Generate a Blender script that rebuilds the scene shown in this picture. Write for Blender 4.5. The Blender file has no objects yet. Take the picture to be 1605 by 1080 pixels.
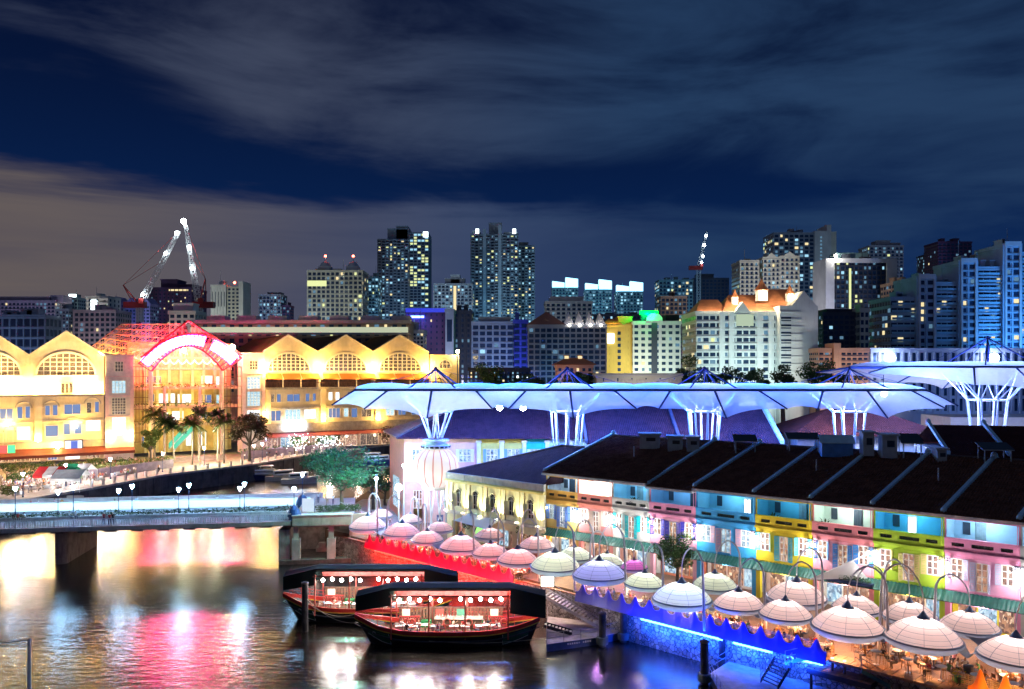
import bpy, math, random
from mathutils import Vector, Matrix
random.seed(7)
SC = bpy.context.scene
COL = SC.collection
PI = math.pi
# ------------------------------------------------------------------ camera
CAMH = 27.0; FOC = 1300.0; CX = 802.5; YH = 580.0
cd = bpy.data.cameras.new('camera'); cam = bpy.data.objects.new('camera', cd); COL.objects.link(cam)
cam.location = (0, 0, CAMH); cam.rotation_euler = (PI/2, 0, 0)
cd.sensor_width = 36.0; cd.lens = 36.0*FOC/1605.0
cd.shift_y = (YH-540.0)/1605.0
cd.clip_start = 0.5; cd.clip_end = 6000
SC.camera = cam
# ------------------------------------------------------------------ render / view
SC.view_settings.view_transform = 'Standard'; SC.view_settings.look = 'None'
SC.view_settings.gamma = 1; SC.view_settings.use_curve_mapping = False
SC.view_settings.exposure = 1.3
SC.render.engine = 'CYCLES'
cy = SC.cycles
cy.use_denoising = True
cy.max_bounces = 6; cy.diffuse_bounces = 2; cy.glossy_bounces = 3; cy.transmission_bounces = 4
cy.transparent_max_bounces = 8; cy.sample_clamp_indirect = 6.0; cy.sample_clamp_direct = 0.0
cy.caustics_reflective = False; cy.caustics_refractive = False
cy.use_light_tree = True
cy.blur_glossy = 0.5
# ------------------------------------------------------------------ world: night sky with city-lit cloud
w = bpy.data.worlds.new('World'); SC.world = w; w.use_nodes = True
nt = w.node_tree; nt.nodes.clear()
def N(t, typ, **k):
    n = t.nodes.new(typ)
    for a, b in k.items(): setattr(n, a, b)
    return n
def L(t, a, b): t.links.new(a, b)
def mth(t, op, a, b=None, clamp=False):
    n = N(t, 'ShaderNodeMath', operation=op); n.use_clamp = clamp
    for i, x in enumerate((a, b)):
        if x is None: continue
        if isinstance(x, (int, float)): n.inputs[i].default_value = x
        else: L(t, x, n.inputs[i])
    return n.outputs[0]
def smooth(t, x, lo, hi):
    n = N(t, 'ShaderNodeMapRange', interpolation_type='SMOOTHSTEP'); L(t, x, n.inputs[0])
    n.inputs[1].default_value = lo; n.inputs[2].default_value = hi
    return n.outputs[0]
def mixc(t, f, a, b, mode='MIX'):
    n = N(t, 'ShaderNodeMix', data_type='RGBA', blend_type=mode)
    if isinstance(f, (int, float)): n.inputs[0].default_value = f
    else: L(t, f, n.inputs[0])
    for i, x in ((6, a), (7, b)):
        if isinstance(x, tuple): n.inputs[i].default_value = (*x, 1)
        else: L(t, x, n.inputs[i])
    return n.outputs[2]
tc = N(nt, 'ShaderNodeTexCoord'); sp = N(nt, 'ShaderNodeSeparateXYZ'); L(nt, tc.outputs['Generated'], sp.inputs[0])
dx, dy, dz = sp.outputs
az = mth(nt, 'ARCTAN2', dx, dy)
el = mth(nt, 'ARCSINE', dz)
zz = mth(nt, 'ADD', mth(nt, 'MAXIMUM', dz, 0.0), 0.10)
cb = N(nt, 'ShaderNodeCombineXYZ'); L(nt, mth(nt, 'DIVIDE', dx, zz), cb.inputs[0]); L(nt, mth(nt, 'DIVIDE', dy, zz), cb.inputs[1])
mp = N(nt, 'ShaderNodeMapping'); mp.inputs['Rotation'].default_value = (0, 0, math.radians(-28)); mp.inputs['Scale'].default_value = (0.42, 1.0, 1); mp.inputs['Location'].default_value = (3.1, 1.7, 0)
L(nt, cb.outputs[0], mp.inputs[0])
def noise(t, vec, scale, det=5, rough=.55, dist=0.0):
    n = N(t, 'ShaderNodeTexNoise'); L(t, vec, n.inputs['Vector'])
    n.inputs['Scale'].default_value = scale; n.inputs['Detail'].default_value = det; n.inputs['Roughness'].default_value = rough; n.inputs['Distortion'].default_value = dist
    return n.outputs['Fac']
def gauss(x, s): 
    q = mth(nt, 'DIVIDE', x, s); return mth(nt, 'POWER', 2.71828, mth(nt, 'MULTIPLY', mth(nt, 'MULTIPLY', q, q), -1.0))
def lin(a0, x, k): return mth(nt, 'ADD', a0, mth(nt, 'MULTIPLY', x, k))
cv = N(nt, 'ShaderNodeCombineXYZ'); L(nt, az, cv.inputs[0]); L(nt, el, cv.inputs[1])
mp2 = N(nt, 'ShaderNodeMapping'); mp2.inputs['Rotation'].default_value = (0, 0, math.radians(13)); mp2.inputs['Scale'].default_value = (3.0, 11.0, 1); mp2.inputs['Location'].default_value = (4.3, 2.2, 0); L(nt, cv.outputs[0], mp2.inputs[0])
mp3 = N(nt, 'ShaderNodeMapping'); mp3.inputs['Rotation'].default_value = (0, 0, math.radians(9)); mp3.inputs['Scale'].default_value = (4.5, 34.0, 1); L(nt, cv.outputs[0], mp3.inputs[0])
mp4 = N(nt, 'ShaderNodeMapping'); mp4.inputs['Rotation'].default_value = (0, 0, math.radians(2)); mp4.inputs['Scale'].default_value = (2.2, 26.0, 1); mp4.inputs['Location'].default_value = (1.3, 5.2, 0); L(nt, cv.outputs[0], mp4.inputs[0])
n1 = noise(nt, mp2.outputs[0], 1.0, 6, .58, .6)
n2 = noise(nt, mp3.outputs[0], 1.0, 5, .55, .5)
n3 = noise(nt, mp4.outputs[0], 1.0, 5, .55, .4)
# a broad cloud deck to the right, a streaked band left of centre, a clear gap above the low bank
cov = mth(nt, 'ADD', mth(nt, 'MULTIPLY', mth(nt, 'SUBTRACT', n1, .5), 1.7), mth(nt, 'MULTIPLY', mth(nt, 'SUBTRACT', n2, .5), .35))
cov = mth(nt, 'ADD', cov, mth(nt, 'MULTIPLY', smooth(nt, az, -.22, .22), .26))
band = gauss(mth(nt, 'SUBTRACT', el, lin(.285, az, -.13)), .048)
band = mth(nt, 'MULTIPLY', band, mth(nt, 'MULTIPLY', smooth(nt, az, -.47, -.30), mth(nt, 'SUBTRACT', 1.0, smooth(nt, az, -.08, .12))))
cov = mth(nt, 'ADD', cov, mth(nt, 'MULTIPLY', band, .42))
gap = mth(nt, 'MULTIPLY', gauss(mth(nt, 'SUBTRACT', el, lin(.222, az, -.03)), .034), mth(nt, 'SUBTRACT', 1.0, smooth(nt, az, .18, .5)))
cov = mth(nt, 'SUBTRACT', cov, mth(nt, 'MULTIPLY', gap, .46))
cov = mth(nt, 'SUBTRACT', cov, mth(nt, 'MULTIPLY', mth(nt, 'MULTIPLY', mth(nt, 'SUBTRACT', 1.0, smooth(nt, az, -.50, -.30)), gauss(mth(nt, 'SUBTRACT', el, .27), .06)), .35))
cov = mth(nt, 'SUBTRACT', cov, mth(nt, 'MULTIPLY', mth(nt, 'SUBTRACT', 1.0, smooth(nt, el, .06, .17)), .30))
upper = smooth(nt, cov, -.24, .60)
bn = mth(nt, 'ADD', mth(nt, 'MULTIPLY', mth(nt, 'SUBTRACT', n3, .5), .10), mth(nt, 'MULTIPLY', mth(nt, 'SUBTRACT', n1, .5), .04))
edge = mth(nt, 'ADD', lin(.190, az, -.02), bn)
bank = mth(nt, 'SUBTRACT', 1.0, smooth(nt, mth(nt, 'SUBTRACT', el, edge), -.018, .016))
bank = mth(nt, 'MULTIPLY', bank, mth(nt, 'SUBTRACT', 1.0, smooth(nt, mth(nt, 'ADD', az, mth(nt, 'MULTIPLY', n3, .25)), .0, .42)))
bank = mth(nt, 'MULTIPLY', bank, mth(nt, 'ADD', .45, mth(nt, 'MULTIPLY', n3, .95)))
warm = mth(nt, 'SUBTRACT', 1.0, smooth(nt, az, -0.62, 0.06))
sky = mixc(nt, smooth(nt, el, 0.0, 0.40), (0.0030, 0.021, 0.098), (0.0016, 0.0058, 0.030))
ucol = mixc(nt, smooth(nt, az, -.3, .2), (0.056, 0.071, 0.122), (0.021, 0.054, 0.128))
sky = mixc(nt, mth(nt, 'MULTIPLY', upper, .85), sky, ucol)
bcol = mixc(nt, warm, (0.040, 0.066, 0.145), (0.128, 0.104, 0.100))
sky = mixc(nt, mth(nt, 'MULTIPLY', bank, .95, True), sky, bcol)
lowdim = smooth(nt, el, -0.02, 0.085)
sky = mixc(nt, lowdim, mixc(nt, warm, (0.0040, 0.024, 0.085), (0.062, 0.050, 0.075)), sky)
bg = N(nt, 'ShaderNodeBackground'); L(nt, sky, bg.inputs[0]); bg.inputs[1].default_value = 0.4065
# the last of the dusk: a Nishita sky with the sun well under the horizon
nis = N(nt, 'ShaderNodeTexSky', sky_type='NISHITA'); nis.sun_disc = False
nis.sun_elevation = math.radians(-8); nis.sun_rotation = math.radians(-40)
bg2 = N(nt, 'ShaderNodeBackground'); L(nt, nis.outputs[0], bg2.inputs[0]); bg2.inputs[1].default_value = 0.05
ad = N(nt, 'ShaderNodeAddShader'); L(nt, bg.outputs[0], ad.inputs[0]); L(nt, bg2.outputs[0], ad.inputs[1])
out = N(nt, 'ShaderNodeOutputWorld'); L(nt, ad.outputs[0], out.inputs[0])

# ------------------------------------------------------------------ helpers
def ray(px, py, D):
    return Vector(((px-CX)/FOC*D, D, CAMH-(py-YH)*D/FOC))
def onz(px, py, z):
    D = FOC*(CAMH-z)/(py-YH)
    return Vector(((px-CX)/FOC*D, D, z))
MATS = {}
def mat(key, col=(.5, .5, .5), rough=.65, metal=0.0, emit=None, es=0.0, var=.18, vs=1.2, bump=0.0, bs=8.0, spec=.4, sample=False, transl=0.0, coord='P', wear=0.0):
    if key in MATS: return MATS[key]
    m = bpy.data.materials.new(key); m.use_nodes = True; t = m.node_tree
    b = t.nodes['Principled BSDF']
    b.inputs['Roughness'].default_value = rough; b.inputs['Metallic'].default_value = metal
    b.inputs['Specular IOR Level'].default_value = spec
    b.inputs['Base Color'].default_value = (*col, 1)
    if var > 0 or bump > 0 or wear > 0:
        g = N(t, 'ShaderNodeNewGeometry')
        f = noise(t, g.outputs['Position'], vs, 5, .6)
        if var > 0:
            lo = tuple(c*(1-var) for c in col); hi = tuple(min(1, c*(1+var)) for c in col)
            c = mixc(t, smooth(t, f, .3, .7), lo, hi)
            if wear > 0:
                mm = N(t, 'ShaderNodeMapping'); mm.inputs['Scale'].default_value = (1.6, 1.6, .22); L(t, g.outputs['Position'], mm.inputs[0])
                f3 = noise(t, mm.outputs[0], 1.3, 6, .65)
                c = mixc(t, mth(t, 'MULTIPLY', smooth(t, f3, .5, .72), wear), c, tuple(x*.42 for x in col))
            L(t, c, b.inputs['Base Color'])
            L(t, mth(t, 'ADD', rough-.1, mth(t, 'MULTIPLY', f, .2)), b.inputs['Roughness'])
        if bump > 0:
            f2 = noise(t, g.outputs['Position'], bs, 4, .6)
            bp = N(t, 'ShaderNodeBump'); bp.inputs['Strength'].default_value = bump; bp.inputs['Distance'].default_value = .05
            L(t, f2, bp.inputs['Height']); L(t, bp.outputs[0], b.inputs['Normal'])
    if emit is not None:
        b.inputs['Emission Color'].default_value = (*emit, 1); b.inputs['Emission Strength'].default_value = es
        if not sample: m.cycles.emission_sampling = 'NONE'
    if transl > 0:
        o = t.nodes['Material Output']; tr = N(t, 'ShaderNodeBsdfTranslucent'); tr.inputs[0].default_value = (*col, 1)
        mx = N(t, 'ShaderNodeMixShader'); mx.inputs[0].default_value = transl
        L(t, b.outputs[0], mx.inputs[1]); L(t, tr.outputs[0], mx.inputs[2]); L(t, mx.outputs[0], o.inputs[0])
    MATS[key] = m
    return m
def glow(key, col, s, sample=False):
    """a thing that gives off light"""
    return mat(key, tuple(.10*c for c in col), .4, emit=col, es=s, var=0, sample=sample)

class MB:
    """collects shapes into one mesh"""
    def __init__(s, T=None): s.v = []; s.f = []; s.mi = []; s.T = T; s.cur = 0; s.sm = []; s.smooth = False
    def add(s, vs, fs):
        o = len(s.v)
        if s.T: vs = [s.T(*p) for p in vs]
        s.v += [tuple(p) for p in vs]
        for f in fs:
            s.f.append(tuple(i+o for i in f)); s.mi.append(s.cur); s.sm.append(s.smooth)
        return s
    def box(s, x0, x1, y0, y1, z0, z1):
        return s.add([(x0,y0,z0),(x1,y0,z0),(x1,y1,z0),(x0,y1,z0),(x0,y0,z1),(x1,y0,z1),(x1,y1,z1),(x0,y1,z1)],
            [(3,2,1,0),(4,5,6,7),(0,1,5,4),(1,2,6,5),(2,3,7,6),(3,0,4,7)])
    def obox(s, c, sx, sy, sz, rz=0.0, rx=0.0, ry=0.0):
        M = Matrix.Translation(Vector(c)) @ Matrix.Rotation(rz,4,'Z') @ Matrix.Rotation(ry,4,'Y') @ Matrix.Rotation(rx,4,'X')
        vs = [tuple(M @ Vector((a*sx/2, b*sy/2, d*sz/2))) for d in (-1,1) for a,b in ((-1,-1),(1,-1),(1,1),(-1,1))]
        return s.add(vs, [(3,2,1,0),(4,5,6,7),(0,1,5,4),(1,2,6,5),(2,3,7,6),(3,0,4,7)])
    def prism(s, poly, z0, z1):
        n = len(poly)
        vs = [(p[0],p[1],z0) for p in poly]+[(p[0],p[1],z1) for p in poly]
        fs = [tuple(range(n-1,-1,-1)), tuple(range(n,2*n))]+[(i,(i+1)%n,n+(i+1)%n,n+i) for i in range(n)]
        return s.add(vs, fs)
    def slab(s, poly, y0, y1):
        """polygon in x,z extruded along y (front y0)"""
        n = len(poly)
        vs = [(p[0],y0,p[1]) for p in poly]+[(p[0],y1,p[1]) for p in poly]
        fs = [tuple(range(n)), tuple(range(2*n-1,n-1,-1))]+[(i,n+i,n+(i+1)%n,(i+1)%n) for i in range(n)]
        return s.add(vs, fs)
    def quad(s, a, b, c, d): return s.add([a,b,c,d], [(0,1,2,3)])
    def poly(s, pts): return s.add(pts, [tuple(range(len(pts)))])
    def sheet(s, pts, up, th):
        """a polygon with thickness along up"""
        n = len(pts); u = Vector(up).normalized()*th
        vs = [tuple(p) for p in pts]+[tuple(Vector(p)+u) for p in pts]
        return s.add(vs, [tuple(range(n-1,-1,-1)), tuple(range(n,2*n))]+[(i,(i+1)%n,n+(i+1)%n,n+i) for i in range(n)])
    def tube(s, p, q, r0, r1=None, n=6, caps=True):
        p = Vector(p); q = Vector(q); r1 = r0 if r1 is None else r1
        d = (q-p)
        if d.length < 1e-6: return s
        d.normalize(); a = d.orthogonal().normalized(); b = d.cross(a)
        vs = []
        for c, r in ((p, r0), (q, r1)):
            for i in range(n):
                t = 2*PI*i/n; vs.append(tuple(c+a*math.cos(t)*r+b*math.sin(t)*r))
        fs = [(i,(i+1)%n,n+(i+1)%n,n+i) for i in range(n)]
        if caps: fs += [tuple(range(n-1,-1,-1)), tuple(range(n,2*n))]
        return s.add(vs, fs)
    def path(s, pts, r, n=6):
        pts = [Vector(p) for p in pts]; m = len(pts); rr = r if isinstance(r, (list, tuple)) else [r]*m
        vs = []; a = None
        for i, p in enumerate(pts):
            d = (pts[min(i+1,m-1)]-pts[max(i-1,0)]).normalized()
            a = d.orthogonal().normalized() if a is None else (a-d*a.dot(d)).normalized()
            b = d.cross(a)
            for k in range(n):
                t = 2*PI*k/n; vs.append(tuple(p+a*math.cos(t)*rr[i]+b*math.sin(t)*rr[i]))
        fs = [(i*n+k, i*n+(k+1)%n, (i+1)*n+(k+1)%n, (i+1)*n+k) for i in range(m-1) for k in range(n)]
        fs += [tuple(range(n-1,-1,-1)), tuple(range((m-1)*n, m*n))]
        return s.add(vs, fs)
    def lathe(s, prof, n=16, c=(0,0,0), a0=0.0, a1=2*PI):
        full = abs(a1-a0-2*PI) < 1e-6; k = n if full else n+1; vs = []
        for r, z in prof:
            for i in range(k):
                t = a0+(a1-a0)*i/n; vs.append((c[0]+r*math.cos(t), c[1]+r*math.sin(t), c[2]+z))
        fs = []
        for j in range(len(prof)-1):
            for i in range(n):
                i2 = (i+1)%k; fs.append((j*k+i, j*k+i2, (j+1)*k+i2, (j+1)*k+i))
        return s.add(vs, fs)
    def ball(s, c, r, n=8, m=5, sz=1.0):
        return s.lathe([(max(1e-4, r*math.sin(PI*j/m)), -r*sz*math.cos(PI*j/m)) for j in range(m+1)], n, c)
    def build(s, name, mats, parent=None, loc=None, rot=None, world=False):
        me = bpy.data.meshes.new(name)
        v = s.v
        if world and parent is not None:
            iv = parent.matrix_basis.inverted(); v = [tuple(iv @ Vector(p)) for p in v]
        me.from_pydata(v, [], s.f)
        if not isinstance(mats, (list, tuple)): mats = [mats]
        for m in mats: me.materials.append(m)
        if len(mats) > 1: me.polygons.foreach_set('material_index', s.mi)
        me.polygons.foreach_set('use_smooth', s.sm)
        me.update()
        return link(name, me, parent, loc, rot)
def link(name, me, parent=None, loc=None, rot=None):
    o = bpy.data.objects.new(name, me); COL.objects.link(o)
    if parent is not None: o.parent = parent
    if loc is not None: o.location = loc
    if rot is not None: o.rotation_euler = rot if isinstance(rot, (tuple, list)) else (0, 0, rot)
    return o
def thing(name, label, cat, loc=(0,0,0), rz=0.0, group=None):
    o = bpy.data.objects.new(name, None); COL.objects.link(o)
    o.matrix_basis = Matrix.Translation(Vector(loc)) @ Matrix.Rotation(rz, 4, 'Z')
    o.empty_display_size = .3
    return tag(o, label, cat, group)
def tag(o, label, cat=None, group=None, kind=None):
    o['label'] = label
    if cat: o['category'] = cat
    if group: o['group'] = group
    if kind: o['kind'] = kind
    return o
def structure(o): o['kind'] = 'structure'; return o
def stuff(o): o['kind'] = 'stuff'; return o
KIDS = {}
def kids(o): return list(o.children)
def dup(root, loc=None, rz=None, label=None, group=None, parent=None):
    c = root.copy(); COL.objects.link(c)
    if parent is not None: c.parent = parent
    if loc is not None:
        c.matrix_basis = Matrix.Translation(Vector(loc)) @ Matrix.Rotation(rz or 0.0, 4, 'Z')
    if label: c['label'] = label
    if group: c['group'] = group
    for ch in root.children: dup(ch, parent=c)
    return c
def lamp(name, kind, loc, energy, col=(1,1,1), size=.25, rot=None, spot=None, parent=None, blend=.6, sy=None):
    ld = bpy.data.lights.new(name, kind); ld.energy = energy; ld.color = col
    if kind in ('POINT', 'SPOT'): ld.shadow_soft_size = size
    if kind == 'AREA':
        ld.size = size
        if sy: ld.shape = 'RECTANGLE'; ld.size_y = sy
    if kind == 'SPOT': ld.spot_size = math.radians(spot or 90); ld.spot_blend = blend
    o = bpy.data.objects.new(name, ld); COL.objects.link(o); o.location = loc
    if rot: o.rotation_euler = rot
    if parent is not None: o.parent = parent
    return o
def aim(o, target):
    d = Vector(target)-Vector(o.location); o.rotation_euler = d.to_track_quat('-Z', 'Y').to_euler()
    return o
# moonlight: faint blue sun lamp added to shade the roofs, no moon up
sl = bpy.data.lights.new('night_fill', 'SUN'); sl.energy = 0.012; sl.color = (.6, .75, 1.0); sl.angle = math.radians(6)
so = bpy.data.objects.new('night_fill', sl); COL.objects.link(so); so.rotation_euler = (math.radians(38), 0, math.radians(-30))
# ================================================================== setting
QB = Vector((-23.5, 117.8)); QU = Vector((.7125, -.7017)); QN = Vector((.7017, .7125))
def Q(s, v, z=0.0): p = QB+QU*s+QN*v; return Vector((p.x, p.y, z))
QANG = math.atan2(QU.y, QU.x)
ZQ = 3.6
# shophouse facade frame
SB = Vector((4.37, 103.4)); SU = Vector((.757, -.653)); SN = Vector((.653, .757))
SANG = math.atan2(SU.y, SU.x)
def S(t, r, z=0.0): p = SB+SU*t+SN*r; return Vector((p.x, p.y, z))
def st(px):
    k = (px-CX)/FOC; return (k*SB.y-SB.x)/(SU.x-k*SU.y)
# riverside mall frame
RB = Vector((-113.9, 196.0)); RU = Vector((.862, .508)).normalized(); RN = Vector((-RU.y, RU.x)); RANG = math.atan2(RU.y, RU.x)
def rs(px):
    k = (px-CX)/FOC; return (k*RB.y-RB.x)/(RU.x-k*RU.y)
def rz(px, py):
    D = RB.y+RU.y*rs(px); return CAMH-(py-YH)*D/FOC
def R(s, y, z=0.0): p = RB+RU*s+RN*y; return Vector((p.x, p.y, z))

def water_mat():
    m = bpy.data.materials.new('river_water'); m.use_nodes = True; t = m.node_tree; b = t.nodes['Principled BSDF']
    b.inputs['Base Color'].default_value = (.020, .016, .013, 1); b.inputs['Roughness'].default_value = .10
    b.inputs['IOR'].default_value = 1.7; b.inputs['Specular IOR Level'].default_value = .8
    g = N(t, 'ShaderNodeNewGeometry')
    mp1 = N(t, 'ShaderNodeMapping'); mp1.inputs['Scale'].default_value = (.5, 1.3, 1); L(t, g.outputs['Position'], mp1.inputs[0])
    f1 = noise(t, mp1.outputs[0], 1.1, 4, .6); f2 = noise(t, g.outputs['Position'], 5.0, 3, .6)
    h = mth(t, 'ADD', f1, mth(t, 'MULTIPLY', f2, .22))
    bp = N(t, 'ShaderNodeBump'); bp.inputs['Strength'].default_value = .36; bp.inputs['Distance'].default_value = .10
    L(t, h, bp.inputs['Height']); L(t, bp.outputs[0], b.inputs['Normal'])
    f3 = noise(t, g.outputs['Position'], .06, 3, .5)
    L(t, mth(t, 'ADD', .17, mth(t, 'MULTIPLY', f3, .09)), b.inputs['Roughness'])
    return m
wb = MB(); wb.quad((-420, 30, 0), (160, 30, 0), (160, 330, 0), (-420, 330, 0))
structure(wb.build('river', water_mat()))
gb = MB(); gb.quad((-5000, 300, 2.2), (5000, 300, 2.2), (5000, 5500, 2.2), (-5000, 5500, 2.2))
structure(gb.build('ground', mat('dark_ground', (.05, .055, .05), .9)))
paving = mat('quay_paving', (.30, .27, .25), .75, var=.25, vs=.9, bump=.2)
def pavemat():
    m = mat('paver_blocks', (.34, .27, .24), .7, var=.2); t = m.node_tree; b = t.nodes['Principled BSDF']
    g = N(t, 'ShaderNodeNewGeometry'); mp1 = N(t, 'ShaderNodeMapping'); mp1.inputs['Rotation'].default_value = (0, 0, QANG); L(t, g.outputs['Position'], mp1.inputs[0])
    br = N(t, 'ShaderNodeTexBrick'); L(t, mp1.outputs[0], br.inputs[0]); br.inputs['Scale'].default_value = 1.6
    br.inputs['Color1'].default_value = (.22, .13, .09, 1); br.inputs['Color2'].default_value = (.16, .10, .075, 1); br.inputs['Mortar'].default_value = (.08, .06, .05, 1); br.inputs['Mortar Size'].default_value = .015
    L(t, br.outputs[0], b.inputs['Base Color']); return m
pav2 = pavemat()
# right bank: land behind the quay line
right = [Q(-3, 0), Q(96, 0), (200, 40, 0), (260, 330, 0), (20, 330, 0), (-6, 250, 0), (-22, 190, 0), (-28, 160, 0), (-29, 132, 0), (-27.5, 122, 0)]
mb = MB(); mb.prism([(p[0], p[1]) for p in right], -1.5, ZQ)
structure(mb.build('quay_pavement', pav2))
# left bank promenade
left = [(-150, 88), (-120, 113), (-87.9, 142.4), (-81.5, 162.5), (-76.9, 181), (-62.8, 203), (-55.7, 225), (-39.3, 253), (-21, 277), (10, 305), (10, 345), (-420, 345), (-420, 88)]
mb = MB(); mb.prism(left, -1.5, 4.0)
structure(mb.build('promenade', mat('promenade_paving', (.38, .31, .27), .75, var=.25, vs=.7, bump=.2)))
# near bank under the camera
mb = MB(); mb.box(-120, 60, -40, 61.8, -1, 3.0)
structure(mb.build('near_quay', paving))
# quay wall of the left bank
wl = MB()
lw = left[:10]
for (a, b) in zip(lw[:-1], lw[1:]):
    d = (Vector(b)-Vector(a)).normalized(); o = Vector((d.y, -d.x))*.35
    a2 = Vector(a)+o; b2 = Vector(b)+o
    wl.prism([a, a2, b2, b], -1.4, 3.75)
ww = wl.build('wall_face', mat('quay_concrete_dark', (.10, .095, .10), .85, var=.35, vs=.5, bump=.4, wear=.7))
rt = thing('quay_wall', 'long dark concrete quay wall below the mall promenade, curving away upriver', 'quay wall', (-76.9, 181, 0))
ww.parent = rt; ww.location = (76.9, -181, 0)
wl = MB()
for (a, b) in zip(lw[:-1], lw[1:]):
    d = (Vector(b)-Vector(a)).normalized(); o = Vector((d.y, -d.x))
    wl.prism([Vector(a)-o*.5, Vector(a)+o*.5, Vector(b)+o*.5, Vector(b)-o*.5], 3.76, 4.18)
cp = wl.build('coping', mat('coping_stone', (.42, .38, .35), .8, var=.2, bump=.2), rt); cp.location = (76.9, -181, 0)
wl = MB()
for (a, b) in zip(lw[:-1], lw[1:]):
    a = Vector(a); b = Vector(b); n = max(1, int((b-a).length/4)); d = (b-a).normalized(); o = Vector((d.y, -d.x))
    for i in range(n):
        p = a+(b-a)*(i+.5)/n+o*.36
        wl.obox((p.x, p.y, 1.8), .35, .3, 3.9, math.atan2(d.y, d.x))
cp = wl.build('buttress', mat('quay_concrete_dark'), rt); cp.location = (76.9, -181, 0); stuff(cp)
# ================================================================== shophouses on the right bank
def wall_open(mb, x0, x1, z0, z1, y0, y1, ops):
    """wall with rectangular openings (each xa,xb,za,zb; no overlap in x)"""
    x = x0
    for (a, b, c, d) in sorted(ops):
        if a > x+1e-4: mb.box(x, a, y0, y1, z0, z1)
        if c > z0+1e-4: mb.box(a, b, y0, y1, z0, c)
        if d < z1-1e-4: mb.box(a, b, y0, y1, d, z1)
        x = b
    if x < x1-1e-4: mb.box(x, x1, y0, y1, z0, z1)
def interior_mat(key, cols, s):
    """a lit room seen through panes: shelves, people and lamps as patches of light"""
    if key in MATS: return MATS[key]
    m = bpy.data.materials.new(key); m.use_nodes = True; t = m.node_tree; b = t.nodes['Principled BSDF']
    g = N(t, 'ShaderNodeNewGeometry')
    mp1 = N(t, 'ShaderNodeMapping'); mp1.inputs['Scale'].default_value = (1.9, 1.9, 1.3); L(t, g.outputs['Position'], mp1.inputs[0])
    v = N(t, 'ShaderNodeTexVoronoi', distance='CHEBYCHEV'); v.inputs['Scale'].default_value = 2.6; L(t, mp1.outputs[0], v.inputs['Vector'])
    r = N(t, 'ShaderNodeValToRGB'); L(t, N_sep(t, v.outputs['Color']), r.inputs[0])
    r.color_ramp.interpolation = 'LINEAR'
    els = r.color_ramp.elements
    n = len(cols)
    els[0].position = 0; els[0].color = (*cols[0], 1); els[1].position = 1; els[1].color = (*cols[-1], 1)
    for i in range(1, n-1): e = els.new(i/(n-1)); e.color = (*cols[i], 1)
    L(t, r.outputs[0], b.inputs['Emission Color']); b.inputs['Emission Strength'].default_value = s
    b.inputs['Base Color'].default_value = (.05, .05, .06, 1); b.inputs['Roughness'].default_value = .12
    m.cycles.emission_sampling = 'NONE'; MATS[key] = m
    return m
def N_sep(t, c):
    n = N(t, 'ShaderNodeSeparateColor'); L(t, c, n.inputs[0]); return n.outputs[0]
warm_room = interior_mat('lit_room_warm', [(.06, .025, .015), (.16, .07, .04), (.42, .20, .10), (.12, .05, .04), (.85, .62, .42)], .62)
cool_room = interior_mat('lit_room_cool', [(.03, .06, .10), (.16, .34, .5), (.5, .7, .8), (.12, .2, .3), (.7, .85, .9)], .55)
white_paint = mat('white_paint', (.78, .78, .76), .55, var=.06)
roof_dark = None
def roofmat(key, c1, c2, ang, sc=3.4):
    m = bpy.data.materials.new(key); m.use_nodes = True; t = m.node_tree; b = t.nodes['Principled BSDF']
    g = N(t, 'ShaderNodeNewGeometry'); mp1 = N(t, 'ShaderNodeMapping'); mp1.inputs['Rotation'].default_value = (0, 0, -ang); L(t, g.outputs['Position'], mp1.inputs[0])
    sp_ = N(t, 'ShaderNodeSeparateXYZ'); L(t, mp1.outputs[0], sp_.inputs[0])
    f = noise(t, g.outputs['Position'], .9, 6, .65); f2 = noise(t, g.outputs['Position'], 6.5, 3, .6)
    c = mixc(t, smooth(t, mth(t, 'ADD', mth(t, 'MULTIPLY', f, .5), mth(t, 'MULTIPLY', f2, .5)), .35, .65), c1, c2)
    L(t, c, b.inputs['Base Color']); b.inputs['Roughness'].default_value = .85; b.inputs['Specular IOR Level'].default_value = .12
    def wave(o, s):
        return mth(t, 'ABSOLUTE', mth(t, 'SINE', mth(t, 'MULTIPLY', o, s)))
    h = mth(t, 'ADD', wave(sp_.outputs[0], sc*3.2), mth(t, 'MULTIPLY', mth(t, 'FRACT', mth(t, 'MULTIPLY', sp_.outputs[1], sc)), .8))
    h = mth(t, 'ADD', h, mth(t, 'MULTIPLY', f2, .8))
    bp = N(t, 'ShaderNodeBump'); bp.inputs['Strength'].default_value = .9; bp.inputs['Distance'].default_value = .12
    L(t, h, bp.inputs['Height']); L(t, bp.outputs[0], b.inputs['Normal'])
    MATS[key] = m; return m
roof_shop = roofmat('clay_roof_tiles', (.16, .066, .045), (.38, .17, .11), SANG)
cope_bluelit = mat('blue_lit_coping', (.66, .90, .96), .6, var=.12, bump=.1)  # blue canopy and sky light put into the colour of whitish copings
cope_grey = mat('grey_green_coping', (.50, .66, .60), .6, var=.12)
gutter_m = mat('gutter_metal', (.75, .70, .70), .4, .1, var=.1)
grille_m = mat('dark_grille', (.045, .06, .055), .6)
awn_m = mat('green_awning', (.018, .115, .095), .45, var=.2)
frame_w = mat('window_frame_white', (.75, .74, .72), .5, var=.05)
EDGES = [857, 907, 961, 1019, 1092, 1185, 1274, 1370, 1481, 1600, 1735]
TT = [st(x) for x in EDGES]
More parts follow.
